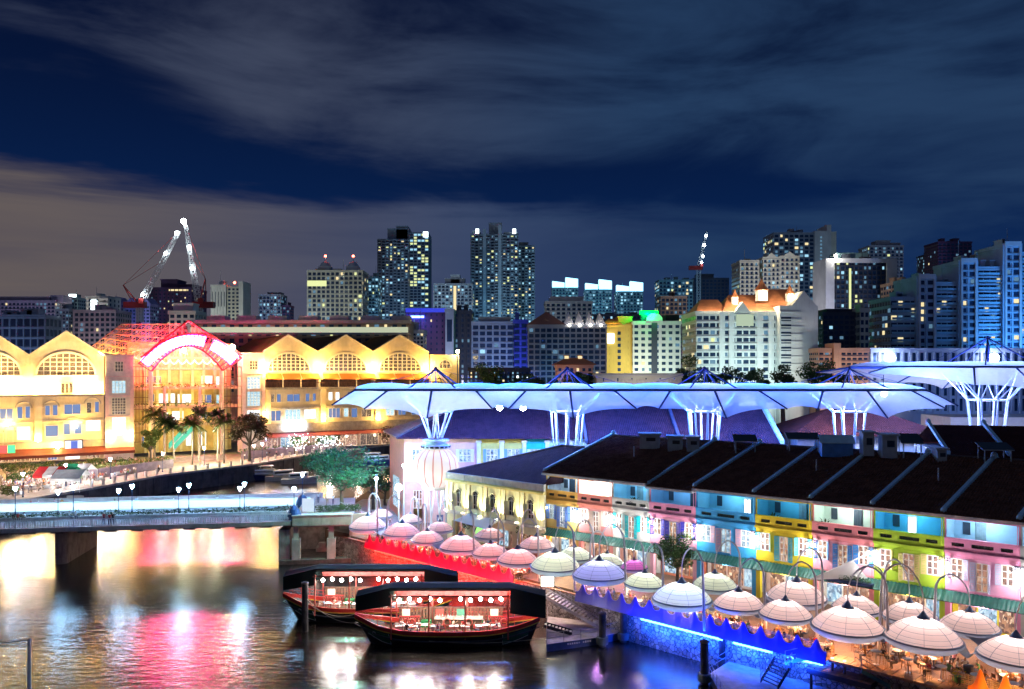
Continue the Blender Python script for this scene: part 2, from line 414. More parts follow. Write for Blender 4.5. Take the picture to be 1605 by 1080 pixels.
BAYS = [
 # parapet colour, wall colour, shutter colour, interior, label bits
 ((.72, .45, .10), (.74, .62, .22), (.12, .27, .72), (.70, .80, .92), 'amber-yellow shophouse with blue shutters at the left end of the tiled row'),
 ((.72, .26, .20), (.70, .30, .30), (.72, .62, .52), (.95, .93, .85), 'salmon shophouse whose balcony is a blown-out white room, with beige shutters'),
 ((.58, .58, .54), (.62, .62, .58), (.0, .48, .56), (.30, .62, .82), 'pale grey shophouse with turquoise shutters'),
 ((.75, .30, .46), (.78, .42, .56), (.06, .06, .48), (.22, .48, .72), 'narrow pink shophouse with dark blue shutters behind the small tree'),
 ((.05, .36, .72), (.05, .38, .75), (.62, .40, .52), (.30, .66, .86), 'sky-blue shophouse with mauve shutters'),
 ((.66, .50, .02), (.66, .52, .03), (.10, .48, .58), (.10, .42, .60), 'mustard yellow shophouse with aqua shutters and a palm on its balcony'),
 ((.70, .24, .27), (.74, .34, .42), (.05, .25, .62), (.62, .78, .72), 'coral pink shophouse with bright blue shutters and a bushy plant on its balcony'),
 ((.36, .55, .03), (.38, .58, .04), (.62, .54, .20), (.10, .50, .78), 'lime green shophouse with khaki shutters'),
 ((.74, .27, .46), (.76, .36, .54), (.50, .48, .66), (.40, .66, .86), 'rose pink shophouse with lavender shutters at the right end of the row'),
 ((.45, .45, .45), (.5, .5, .5), (.4, .4, .5), (.4, .6, .8), 'grey shophouse just entering at the right edge of the picture'),
]
def flat_skew(x, r): return x+.123*r
def make_window_set(root, xc, hw, z0, z1, shm, room, door=False, a1=150, a2=30):
    fr = MB(); t = .07
    fr.box(xc-hw, xc-hw+t, -.04, .10, z0, z1); fr.box(xc+hw-t, xc+hw, -.04, .10, z0, z1)
    fr.box(xc-hw+t, xc+hw-t, -.04, .10, z1-t, z1); fr.box(xc-hw+t, xc+hw-t, -.04, .10, z0, z0+t)
    fr.box(xc-.05, xc+.05, -.03, .09, z0+t, z1-t)
    for k in (.36, .68) if not door else (.28, .52, .76):
        zz_ = z0+(z1-z0)*k; fr.box(xc-hw+t, xc-.05, -.02, .08, zz_-.025, zz_+.025); fr.box(xc+.05, xc+hw-t, -.02, .08, zz_-.025, zz_+.025)
    w_ = fr.build('window', frame_w, root)
    pn = MB(); pn.box(xc-hw+t, xc+hw-t, .10, .13, z0+t, z1-t); pn.build('pane', room, w_)
    for sgn, ang in ((-1, a1), (1, a2)):
        # open shutter leaf hinged at the jamb
        a = math.radians(ang); hx = xc+sgn*(hw+.02); W = hw*.95
        ex = hx+math.cos(a)*W; ey = -.06-math.sin(a)*W
        sh = MB(); d = Vector((ex-hx, ey+.06, 0)).normalized(); n = Vector((-d.y, d.x, 0))*.025
        def bar(u0, u1, za, zb, th=1.0):
            p = Vector((hx, -.06, 0))+d*u0; q = Vector((hx, -.06, 0))+d*u1; nn = n*th
            vs = [(*(p-nn).xy, za), (*(q-nn).xy, za), (*(q+nn).xy, za), (*(p+nn).xy, za), (*(p-nn).xy, zb), (*(q-nn).xy, zb), (*(q+nn).xy, zb), (*(p+nn).xy, zb)]
            sh.add(vs, [(3,2,1,0),(4,5,6,7),(0,1,5,4),(1,2,6,5),(2,3,7,6),(3,0,4,7)])
        bar(0, .07, z0, z1); bar(W-.07, W, z0, z1)
        zc = z0
        for k in range(3 if door else 2):
            bar(.07, W-.07, z0+(z1-z0)*k/(3 if door else 2), z0+(z1-z0)*k/(3 if door else 2)+.09)
        bar(.07, W-.07, z1-.09, z1)
        nb = max(5, int((z1-z0)/.16))
        for k in range(nb):
            za = z0+.1+(z1-z0-.2)*k/nb; bar(.07, W-.07, za, za+.10, .55)
        sh.build('shutter', shm, w_)
def shophouse(i):
    t0, t1 = TT[i], TT[i+1]; W = t1-t0
    pc, wc, sc, ic, lab = BAYS[i]
    root = thing('shophouse', lab, 'shophouse', S(t0, 0, ZQ), SANG, 'painted shophouses along the quay')
    wm = mat('render_%d' % i, wc, .7, var=.10, vs=.8, bump=.08, wear=.18); pm = mat('parapet_%d' % i, pc, .7, var=.08, vs=.8, wear=.12)
    sm = mat('shutter_%d' % i, sc, .5, var=.08); im = mat('room_%d' % i, ic, .7, var=.05)
    nw = 2 if W < 4.6 else 3
    hw = min(.56, W/nw*.24)
    cs = [W*(k+.5)/nw for k in range(nw)]
    ops = []
    for k, c in enumerate(cs):
        door = (nw == 3 and k == 1) or (nw == 2 and k == 0 and i != 0)
        ops.append((c-hw, c+hw, 4.1 if door else 4.95, 6.75 if not door else 6.6, door))
    mb = MB(); wall_open(mb, .02, W-.02, 3.05, 7.25, 0, .25, [o[:4] for o in ops])
    mb.build('wall', wm, root)
    for k, o in enumerate(ops):
        rnd = random.Random(i*10+k)
        make_window_set(root, (o[0]+o[1])/2, hw, o[2], o[3], sm, cool_room if i in (0, 4) else warm_room, o[4], rnd.choice((172, 168, 120, 165)), rnd.choice((8, 12, 60, 15)))
    # parapet with recessed grilles
    mb = MB()
    g = [(W*.10, W*.27), (W*.37, W*.66), (W*.75, W*.91)]
    wall_open(mb, 0, W, 7.45, 8.45, -.22, .02, [(a, b, 7.85, 8.18) for a, b in g])
    mb.box(-.01, W+.01, -.30, .04, 8.45, 8.57); mb.box(0, W, -.34, .0, 7.25, 7.45)
    mb.box(0, W, -.06, .0, 6.98, 7.25)
    par = mb.build('parapet', pm, root)
    for a, b in g:
        mb = MB(); mb.box(a, b, -.06, .0, 7.85, 8.18)
        n = max(3, int((b-a)/.22))
        for k in range(1, n): x = a+(b-a)*k/n; mb.box(x-.02, x+.02, -.16, -.06, 7.85, 8.18)
        mb.box(a, b, -.13, -.09, 8.0, 8.04)
        mb.build('grille', grille_m, par)
    # balcony room
    mb = MB()
    mb.box(.14, W-.14, 0, 2.9, 7.25, 7.45)
    mb.build('balcony_floor', mat('balcony_floor', (.10, .14, .17), .5), root)
    mb = MB(); mb.box(.12, W-.12, 2.7, 2.9, 7.45, 10.45); mb.box(.12, .14, .02, 2.7, 7.45, 10.45); mb.box(W-.14, W-.12, .02, 2.7, 7.45, 10.45); mb.box(.14, W-.14, .02, 2.7, 10.40, 10.46)
    mb.build('balcony_room', im, root)
    mb = MB(); mb.box(0, .12, -.12, 2.9, 7.45, 10.5); mb.box(W-.12, W, -.12, 2.9, 7.45, 10.5); mb.box(.12, W-.12, -.10, .02, 10.18, 10.5)
    mb.build('balcony_frame', pm, root)
    rnd = random.Random(100+i)
    if i not in (1,):
        x = W*rnd.uniform(.35, .7)
        mb = MB(); mb.box(x-.42, x+.42, 2.62, 2.695, 7.46, 9.7); mb.box(x-.36, x-.03, 2.58, 2.62, 7.6, 9.6); mb.box(x+.03, x+.36, 2.58, 2.62, 7.6, 9.6)
        d = mb.build('balcony_door', mat('balcony_door_%d' % (i % 3), [(.03, .05, .08), (.6, .66, .7), (.2, .3, .36)][i % 3], .5), root)
        if i % 3 == 1:
            mb = MB(); mb.box(x-.33, x-.06, 2.55, 2.578, 7.9, 9.5); mb.box(x+.06, x+.33, 2.55, 2.578, 7.9, 9.5); mb.build('pane', glow('pane_white', (.85, .95, 1), 1.6), d)
        x2 = W*.2
        mb = MB(); mb.box(x2-.3, x2+.3, 2.64, 2.698, 8.5, 9.6); mb.build('wall_panel', mat('panel_dark', (.04, .06, .09), .4), root)
    # ceiling lamp of the balcony
    mb = MB(); mb.lathe([(.02, .0), (.16, -.04), (.2, -.14), (.02, -.14)], 8, (W/2, 1.2, 10.40)); mb.build('ceiling_lamp', glow('balcony_lamp', (.8, .93, 1), 4), root)
    e = [26, 210, 24, 20, 26, 20, 55, 34, 52, 40][i]
    c = [(.62, .85, 1), (1, .97, .9), (.45, .8, 1), (.45, .75, 1), (.4, .8, 1), (.35, .78, 1), (.95, 1, .9), (.4, .82, 1), (.7, .9, 1), (.7, .9, 1)][i]
    lamp('balcony_light', 'POINT', (W/2, 1.1, 9.95), e*2.3, c, .15, parent=root)
    # ground floor: five-foot way with piers and a lit shop front
    mb = MB(); mb.box(0, .45, -.02, .5, 0, 3.05); mb.box(W-.45, W, -.02, .5, 0, 3.05); mb.box(.45, W-.45, 0, .25, 2.75, 3.05)
    mb.build('pier', [pm, wm][i % 2], root)
    fc = [(.5, .45, .4), (.6, .35, .3), (.7, .7, .7), (.7, .25, .15), (.7, .7, .68), (.75, .6, .5), (.7, .7, .66), (.8, .78, .6), (.85, .70, .05), (.6, .6, .6)][i]
    mb = MB(); mb.box(.1, W-.1, 2.3, 2.5, 0, 3.2); fr = mb.build('shop_front', mat('shop_front_%d' % i, fc, .6), root)
    for k in range(3):
        xa = .5+(W-1)*k/3+.08; xb = .5+(W-1)*(k+1)/3-.08
        mb = MB(); mb.box(xa, xb, 2.24, 2.295, .3, 2.5); mb.build('shop_window', warm_room if (i+k) % 3 else cool_room, fr)
    mb = MB(); mb.box(0, W, .0, 2.5, 3.20, 3.28); mb.build('five_foot_ceiling', white_paint, root)
    lamp('shop_light', 'POINT', (W/2, -.4, 2.7), 150, [(1, .92, .8), (1, .6, .5), (1, .95, .9)][i % 3], .2, parent=root)
    # corrugated awning
    mb = MB(); n = int(W/.17); pts = []
    for k in range(n+1):
        x = W*k/n; dz_ = .05 if k % 2 else 0
        pts += [(x, .0, 3.80+dz_), (x, -1.15, 3.12+dz_)]
    mb.add(pts, [(2*k, 2*k+1, 2*k+3, 2*k+2) for k in range(n)])
    mb.add([(p[0], p[1], p[2]-.04) for p in pts], [(2*k+2, 2*k+3, 2*k+1, 2*k) for k in range(n)])
    mb.tube((0, -1.13, 3.08), (W, -1.13, 3.08), .03); mb.tube((.1, -.02, 2.9), (.1, -1.1, 3.1), .025); mb.tube((W-.1, -.02, 2.9), (W-.1, -1.1, 3.1), .025)
    mb.build('awning', awn_m, root)
    # roof and gutter
    zr_, ye, yr = 14.45, -.75, 12.4
    grp = {0: (0, 3), 3: (3, 4)}.get(i, (i, i+1))
    roof_here = i == 0 or i >= 3
    if roof_here:
        X1 = TT[grp[1]]-t0
        dz3 = -.3 if i == 3 else 0.0
        mb = MB(); a = (flat_skew(-.05 if i == 0 else 0, ye), ye, 10.58+dz3); b = (flat_skew(X1, ye), ye, 10.58+dz3); c_ = (flat_skew(X1, yr), yr, zr_); d = (flat_skew(0, yr), yr, zr_)
        mb.sheet([a, b, c_, d], (0, -.3, 1), .14)
        rf = mb.build('roof', roof_shop, root)
        # rolled clay tiles laid in courses
        mb = MB(); nxr = int(X1/.11); cs_ = 30; vs = []; rr_ = random.Random(i)
        for c0 in range(cs_):
            off = rr_.uniform(-.015, .015)
            for e_ in (0, 1):
                r_ = ye+(yr-ye)*(c0+e_)/cs_; zb_ = 10.58+dz3+.15+(zr_-10.58-dz3)*(c0+e_)/cs_
                for q in range(nxr+1): x = X1*q/nxr; vs.append((flat_skew(x, r_), r_-(.05 if e_ == 0 else 0), zb_+.045*math.cos(q*PI)+(.075 if e_ == 0 else .02)+off+rr_.uniform(-.012, .012)))
        m_ = nxr+1; mb.add(vs, [((2*c0)*m_+q, (2*c0)*m_+q+1, (2*c0+1)*m_+q+1, (2*c0+1)*m_+q) for c0 in range(cs_) for q in range(nxr)]+[((2*c0+1)*m_+q, (2*c0+1)*m_+q+1, (2*c0+2)*m_+q+1, (2*c0+2)*m_+q) for c0 in range(cs_-1) for q in range(nxr)])
        stuff(mb.build('roof_tiles', roof_shop, root))
        if i in (0, 5, 7):
            mb = MB(); xx_ = X1*.55; mb.tube((flat_skew(xx_, 6), 6, 12.6), (flat_skew(xx_, 6), 6, 14.0), .07, n=6); mb.build('vent_pipe', gutter_m, root)
        mb = MB(); mb.sheet([(flat_skew(0, yr), yr, zr_), (flat_skew(X1, yr), yr, zr_), (flat_skew(X1, 19), 19, 12.3), (flat_skew(0, 19), 19, 12.3)], (0, .3, 1), .14)
        mb.build('rear_slope', roof_shop, root)
        mb = MB(); mb.tube((flat_skew(0, yr), yr, zr_+.12), (flat_skew(X1, yr), yr, zr_+.12), .2); mb.build('ridge_tiles', mat('ridge_mortar', (.14, .10, .09), .9, var=.3, vs=3), rf)
        mb = MB(); mb.box(-.1, X1+.0, ye-.22, ye+.02, 10.42+dz3, 10.66+dz3); mb.box(0, X1, ye, 0, 10.46+dz3, 10.52+dz3)
        mb.build('gutter', gutter_m, root)
        # party wall with its rounded foot and block at the ridge
        mb = MB(); zz0 = 10.75+dz3
        x0_ = flat_skew(0, ye+.45); x1_ = flat_skew(0, yr+.1)
        P = [(x0_-.17, ye+.45, zz0), (x0_+.17, ye+.45, zz0), (x1_+.17, yr+.1, zr_+.1), (x1_-.17, yr+.1, zr_+.1)]
        mb.sheet(P, (0, 0, 1), .42)
        mb.lathe([(.22, 0), (.27, .2), (.25, .42), (.12, .55), (.01, .58)], 10, (x0_, ye+.45, zz0-.1))
        mb.lathe([(.34, -.1), (.36, .35), (.30, .65), (.12, .82), (.01, .85)], 10, (x1_, yr+.1, zr_))
        mb.sheet([(flat_skew(0, yr+.1)-.17, yr+.1, zr_+.1), (flat_skew(0, yr+.1)+.17, yr+.1, zr_+.1), (flat_skew(0, 19)+.17, 19, 12.4), (flat_skew(0, 19)-.17, 19, 12.4)], (0, 0, 1), .42)
        mb.build('party_wall', cope_grey if i == 0 else cope_bluelit, root)
    mb = MB(); mb.box(0, .15, .25, 18.5, 0, 10.4) if i == 0 else mb.box(0, .10, 2.9, 6, 7, 10.3)
    mb.box(0, W, 18.5, 18.7, 0, 12.2)
    mb.build('rear_wall', mat('rear_plaster', (.45, .45, .5), .8), root)
    mb = MB(); mb.tube((W-.18, -.38, 10.4), (W-.18, -.38, 8.6), .045, n=5); mb.tube((W-.18, -.38, 8.6), (W-.18, -.06, 7.2), .045, n=5); mb.tube((W-.18, -.06, 7.2), (W-.18, -.06, 3.9), .045, n=5); mb.build('downpipe', pm, root)
    mb = MB(); mb.box(0, W, -.05, 0, 6.86, 6.94); mb.build('wall_moulding', pm, root); mb = MB(); mb.box(0, W, -.04, 0, 3.92, 4.0); mb.build('wall_moulding', pm, root)
    # pair of lanterns on a bracket at the party line
    sc_ = MB(); y = -.55
    sc_.tube((.0, .0, 6.55), (0, y, 6.75), .035)
    for sx in (-.32, .32):
        sc_.tube((0, y, 6.75), (sx, y, 6.85), .03); sc_.tube((sx, y, 6.85), (sx, y, 6.55), .02)
        sc_.lathe([(.02, .0), (.15, -.06), (.17, -.1), (.03, -.1)], 8, (sx, y, 6.6))
    s_ = sc_.build('wall_lantern', mat('lantern_iron', (.03, .06, .08), .5, .4), root)
    mb = MB()
    for sx in (-.32, .32): mb.ball((sx, y, 6.36), .13)
    mb.build('globe', glow('lantern_globe', (1, .97, .92), 10), s_)
    lamp('lantern_light', 'POINT', (0, -1.05, 5.7), 165, (1, .95, .93), .2, parent=root)
    return root
SHOPS = [shophouse(i) for i in range(len(BAYS))]
# ================================================================== quay front: wall, deck, petal rails, umbrellas
def qs(px, v):
    o = QB+QN*v; k = (px-CX)/FOC; return (k*o.y-o.x)/(QU.x-k*QU.y)
def stone_mat():
    m = bpy.data.materials.new('quay_rubble'); m.use_nodes = True; t = m.node_tree; b = t.nodes['Principled BSDF']
    g = N(t, 'ShaderNodeNewGeometry')
    v = N(t, 'ShaderNodeTexVoronoi', feature='DISTANCE_TO_EDGE'); v.inputs['Scale'].default_value = 2.6; L(t, g.outputs['Position'], v.inputs['Vector'])
    v2 = N(t, 'ShaderNodeTexVoronoi'); v2.inputs['Scale'].default_value = 2.6; L(t, g.outputs['Position'], v2.inputs['Vector'])
    j = smooth(t, v.outputs['Distance'], .01, .09)
    f = noise(t, g.outputs['Position'], 1.1, 5, .6)
    st_ = mixc(t, N_sep(t, v2.outputs['Color']), (.30, .26, .24), (.62, .58, .54))
    c = mixc(t, j, (.09, .08, .08), st_); c = mixc(t, mth(t, 'MULTIPLY', smooth(t, f, .5, .7), .7), c, (.10, .10, .09))
    L(t, c, b.inputs['Base Color']); b.inputs['Roughness'].default_value = .85
    bp = N(t, 'ShaderNodeBump'); bp.inputs['Strength'].default_value = 1; bp.inputs['Distance'].default_value = .12; L(t, j, bp.inputs['Height']); L(t, bp.outputs[0], b.inputs['Normal'])
    return m
rt = thing('quay_wall', 'rubble stone quay wall under the scalloped rails, washed red and blue by strip lights', 'quay wall', Q(30, 0, 0), QANG)
mb = MB(); mb.box(-33, 66, -.45, -.004, -1.5, 3.22); mb.build('wall_face', stone_mat(), rt)
mb = MB(); mb.box(-33, 66, -.52, -.1, 3.22, 3.36); mb.build('coping', mat('coping_brick', (.30, .15, .11), .8, var=.3, vs=3), rt)
S_P0, S_P1 = qs(574, -1.6), qs(806, -1.6)
S_B0, S_B1 = qs(904, -1.6), qs(1296, -1.6)
S_O0, S_O1 = qs(1518, -1.2), qs(1518, -1.2)+16
deck_m = mat('deck_timber', (.30, .16, .09), .6, var=.3, vs=2.5)
for (a, b) in ((S_P0, S_P1), (S_B0, S_B1)):
    mb = MB(); n = int((b-a)/1.0)
    for k in range(n): mb.box(a+(b-a)*k/n+.02, a+(b-a)*(k+1)/n-.02, -1.75, .0, 3.40, 3.60)
    o = mb.build('boardwalk', deck_m, None, Q(0, 0, 0), QANG); structure(o)
def petal_rail(s0, s1, colr, label, group_name, v=-1.6, pk=.88, ctr=None):
    n = max(2, round((s1-s0)/1.62)); w_ = (s1-s0)/n
    root = thing('scalloped_rail', label, 'railing', Q(s0, v, ZQ), QANG)
    pm = mat('rail_'+group_name, colr, .45, var=.05); rimm = mat('rail_edge_'+group_name, tuple(min(1, c*1.5+.1) for c in colr), .4, var=0)
    me = None
    top = []
    for k in range(25):
        u = k/24; # peak at the middle, U valleys between
        d = abs(u-.5)*2
        z = .50+pk*math.exp(-(d/.40)**1.9)
        top.append((u*w_, z))
    pan = MB(); f = .06; vs = []; fs = []
    m = len(top)
    for y in (-.05, .05):
        vs += [(x, y-.12+.10*min(1, z), z) for x, z in top]+[(x, y-.30, -.42) for x, z in top]
    for k in range(m-1):
        fs += [(m+k, m+k+1, k+1, k), (2*m+k, 2*m+k+1, 3*m+k+1, 3*m+k), (k, k+1, 2*m+k+1, 2*m+k), (m+k+1, m+k, 3*m+k, 3*m+k+1)]
    pan.add(vs, fs)
    sl = MB()
    for q in range(6):
        z = .52+q*.13; sl.box(-w_*.30, w_*.30, -.03, .0, z, z+.045)
    sl.box(-.02, .02, .0, .03, .1, 1.25)
    ed = MB(); ed.path([(x, -.02+.10*min(1, z)-.12, z+.01) for x, z in top], .03, 5)
    P = S_ = E = None
    for k in range(n):
        x = k*w_
        if P is None:
            P = pan.build('petal', pm, root, (x, 0, 0)); S_ = sl.build('slats', mat('rail_slats', (.40, .30, .18), .5), P, (0, 0, 0)); E = ed.build('edge_trim', rimm, P, (0, 0, 0))
        else: c = dup(P, parent=root); c.location = (x, 0, 0)
    return root
petal_rail(S_P0, S_P1, (.62, .025, .20), 'magenta scalloped rail with red light under it, in front of the pink umbrellas', 'magenta')
petal_rail(S_B0, S_B1, (.06, .05, .62), 'deep blue scalloped rail with a blue strip light under it', 'blue')
petal_rail(S_O0, S_O1, (.85, .24, .03), 'orange scalloped rail at the near corner of the terrace', 'orange', v=-1.2, pk=1.35)
lamp('rail_fill', 'AREA', Q((S_O0+S_O1)/2, -3.0, 3.0), 900, (1, .40, .10), 14, rot=(math.radians(125), 0, QANG), sy=.12)  # unseen lamp added outboard to light the orange rail face
def led(s0, s1, col, e, label, name, key, gaps):
    root = thing('light_strip', label, 'light strip', Q((s0+s1)/2, -2.15, 2.75), QANG)
    L_ = s1-s0
    for (a, b) in gaps:
        mb = MB(); mb.box(-L_/2+L_*a, -L_/2+L_*b, 1.45, 1.6, -.22, -.12); mb.build('tube', glow('led_'+key, (.08, .45, 1) if key == 'blue' else col, 5), root)
        lw_ = (b-a)*L_; lo = lamp('strip_light', 'AREA', (-L_/2+L_*(a+b)/2, 1.0, .40), e*lw_*.9, col, lw_*.95, rot=(math.radians(30), 0, 0), parent=root, sy=.12); lo = lamp('rail_fill', 'AREA', (-L_/2+L_*(a+b)/2, -.5, -.3), e*lw_*.8, col, lw_*.95, rot=(math.radians(140), 0, 0), parent=root, sy=.12)  # second lamp is unseen, added outboard to light the rail face
led(S_B0, S_B1, (.008, .07, 1), 80, 'bright blue strip light fixed under the blue scalloped rail', 'blue', 'blue', [(.28, .62), (.66, .80), (.85, .97)])
led(S_P0, S_P1, (1, .02, .012), 60, 'red strip light glowing under the magenta scalloped rail', 'red', 'red', [(.02, .42), (.45, .60), (.62, .80), (.84, .98)])
# ---------------------------------------------------------------- umbrellas
ceil_m = {}
def umat(key, col):
    m = mat('umbrella_'+key, col, .45, var=.04, transl=.62)
    return m
metal_g = mat('grey_steel', (.55, .55, .62), .4, .15, var=.08)
skirt_m = mat('grey_fabric', (.36, .44, .58), .6, var=.08, transl=.45)
seam_m = mat('seam_grey', (.22, .27, .36), .5, .2, var=.05)
cap_m = mat('cap_steel', (.10, .14, .24), .45, .4, var=.05)
UMB = [ # px of rim centre, py of rim centre, width px, tint, foot side, label
 (577, 824, 57, 'pink', 1, 'pink umbrella nearest the bridge, first of the front row over the magenta rail'),
 (629, 835, 57, 'pink', -1, 'pink umbrella second from the bridge in the front row'),
 (670, 845, 49, 'pink', -1, 'smaller pink umbrella third from the bridge in the front row'),
 (722, 857, 66, 'pink', 1, 'wide pink umbrella in front of the bushy tree by the cream building'),
 (769, 867, 56, 'pink', 1, 'pink umbrella fifth from the bridge over the magenta rail'),
 (811, 877, 62, 'pink', 1, 'last pink umbrella of the front row, beside a cream one'),
 (870, 886, 76, 'cream', 1, 'wide cream umbrella at the head of the gangway'),
 (940, 901, 82, 'violet', 1, 'wide violet-blue umbrella lit over the left end of the blue rail'),
 (1009, 914, 61, 'cream', 1, 'cream umbrella between the violet one and a wide cream one'),
 (1069, 938, 90, 'cream', 1, 'wide cream umbrella over the middle of the blue rail'),
 (1158, 947, 75, 'peach', 1, 'first peach umbrella from the left over the blue rail'),
 (1231, 962, 78, 'peach', 1, 'peach umbrella over the right end of the blue rail'),
 (1328, 981, 106, 'peach', 1, 'wide peach umbrella above the steps at the end of the blue rail'),
 (1446, 999, 111, 'peach', -1, 'widest peach umbrella over the bar stools on the timber terrace'),
 (1591, 1028, 108, 'peach', 1, 'wide peach umbrella over the orange rail at the right corner'),
 (598, 808, 37, 'pink', -1, 'small pink umbrella farthest back by the bridge steps'),
 (643, 816, 37, 'pink', 1, 'small pink umbrella behind the lantern legs'),
 (689, 829, 42, 'pink', 1, 'small pink umbrella half hidden behind the third front one'),
 (767, 840, 46, 'pink', 1, 'small pink umbrella in front of the lime shop screen'),
 (841, 855, 54, 'pink', -1, 'pink umbrella of the back row beneath the cream building'),
 (901, 872, 54, 'cream', 1, 'cream umbrella of the back row by the amber shophouse'),
 (951, 881, 50, 'cream', -1, 'cream umbrella half hidden behind the violet one'),
 (995, 889, 42, 'magenta', 1, 'small magenta umbrella in the back row beside the tree'),
 (1120, 916, 66, 'cream', 1, 'cream umbrella of the back row in front of the sky-blue shophouse'),
 (1248, 935, 88, 'peach', 1, 'wide peach umbrella in the back row before the coral shophouse'),
 (1341, 952, 70, 'peach', 1, 'peach umbrella in the back row at the foot of the flower boxes'),
 (1427, 965, 78, 'peach', -1, 'peach umbrella in the back row before the lime shophouse'),
 (1519, 981, 84, 'peach', -1, 'peach umbrella in the back row before the yellow shop front'),
]
TINT = {'pink': ((.80, .64, .64), (1, .68, .68)), 'cream': ((.76, .80, .70), (.96, 1, .80)), 'violet': ((.66, .68, .86), (.55, .60, 1)), 'magenta': ((.75, .34, .66), (1, .45, .9)), 'peach': ((.82, .71, .69), (1, .79, .74))}
SPILL = {'pink': (1, .22, .12), 'cream': (1, .72, .38), 'violet': (.75, .35, 1), 'magenta': (1, .3, .8), 'peach': (1, .40, .12)}
UPOS = []
ZRIM = 2.15
def umbrella(px, py, wpx, tint, side, label, idx):
    front = idx < 15
    p = onz(px, py, ZQ+ZRIM); rad = wpx/2/FOC*p.y
    root = thing('bell_umbrella', label, 'umbrella', (p.x, p.y, ZQ), QANG, 'lit bell umbrellas along the quay')
    UPOS.append((p.x, p.y, rad, tint)); tl = random.Random(idx); root.matrix_basis = root.matrix_basis @ Matrix.Rotation(math.radians(tl.uniform(-1.6, 1.6)), 4, 'X') @ Matrix.Rotation(math.radians(tl.uniform(-1.6, 1.6)), 4, 'Y') @ Matrix.Rotation(tl.uniform(-.3, .3), 4, 'Z')
    n = 24; R_ = rad; k = R_/2.7
    prof = [(1.0, 0), (.965, .17), (.88, .44), (.74, .76), (.56, 1.06), (.36, 1.32), (.15, 1.52)]
    prof = [(r*R_, z*k+ZRIM) for r, z in prof]
    mb = MB(); mb.smooth = True; mb.lathe(prof, n); mb.build('canopy', umat(tint, TINT[tint][0]), root)
    mb = MB()
    for j in (1, 2, 3, 4): 
        r, z = prof[j]; mb.path([((r+.012)*math.cos(2*PI*q/n), (r+.012)*math.sin(2*PI*q/n), z) for q in range(n+1)], .013, 4)
    mb.build('hoop', seam_m, root)
    for q in range(8):
        a = 2*PI*(q+.3)/8
        if q == 0:
            mb = MB(); mb.path([((r+.015)*math.cos(a), (r+.015)*math.sin(a), z) for r, z in prof], .016, 4); r0 = mb.build('rib', seam_m, root)
        else:
            c = dup(r0, parent=root); c.rotation_euler = (0, 0, 2*PI*q/8)
    mb = MB(); mb.smooth = True
    mb.lathe([(1.0*R_, ZRIM), (1.045*R_, ZRIM-.03), (1.055*R_, ZRIM-.18*k), (1.01*R_, ZRIM-.42*k), (.88*R_, ZRIM-.64*k), (.70*R_, ZRIM-.74*k)], n)
    mb.build('skirt', skirt_m, root)
    mb = MB(); mb.lathe([(1.0*R_, ZRIM+.03), (1.05*R_, ZRIM+.0), (1.05*R_, ZRIM-.06), (1.0*R_, ZRIM-.05)], n); mb.build('rim', cap_m, root)
    zc = prof[-1][1]
    mb = MB(); mb.lathe([(.20*R_, zc-.10), (.12*R_, zc+.12*k), (.05, zc+.52*k), (.03, zc+.56*k)], 12); mb.build('cap', cap_m, root)
    # arching mast
    h = 2.6*k+(idx % 3)*.25; fx = side*(R_*1.08+.1); fy = .35*((idx % 3)-1)
    top = zc+.5*k
    pts = []; rr = []
    for q in range(5): u = q/5; pts.append((fx*(1.06-.06*u), fy, u*(top+h*.55))); rr.append(.13-.03*u)
    for q in range(13):
        a = PI*q/12
        x = fx*.5+fx*.5*math.cos(a); z = top+h*.55+math.sin(a)*h*.62*(1 if q < 7 else .95+.05)
        if q > 6: z = max(z-(q-6)/6*h*.55*.6, top+.02)
        pts.append((x, fy*(1-q/12), z)); rr.append(.10-.055*q/12)
    pts.append((0, 0, top-.1)); rr.append(.05)
    mb = MB(); mb.smooth = True; mb.path(pts, rr, 8); mb.build('mast', metal_g, root)
    mb = MB(); mb.lathe([(.02, 0), (.12, -.03), (.14, -.12), (.02, -.22)], 8, (0, 0, ZRIM+.95)); mb.build('lamp', glow('umbrella_lamp', (1, .9, .75), 4), root)
    lamp('umbrella_light', 'POINT', (0, 0, ZRIM+1.12*k), (185 if front else 140)*k*k*(1.15 if tint in ('peach', 'cream') else 1), TINT[tint][1], .35, parent=root)
    lamp('table_light', 'SPOT', (0, -.3, 2.2), 480 if front else 200, SPILL[tint], .15, spot=150, parent=root, blend=.4)
    return root
for i, u in enumerate(UMB): umbrella(*u, i)
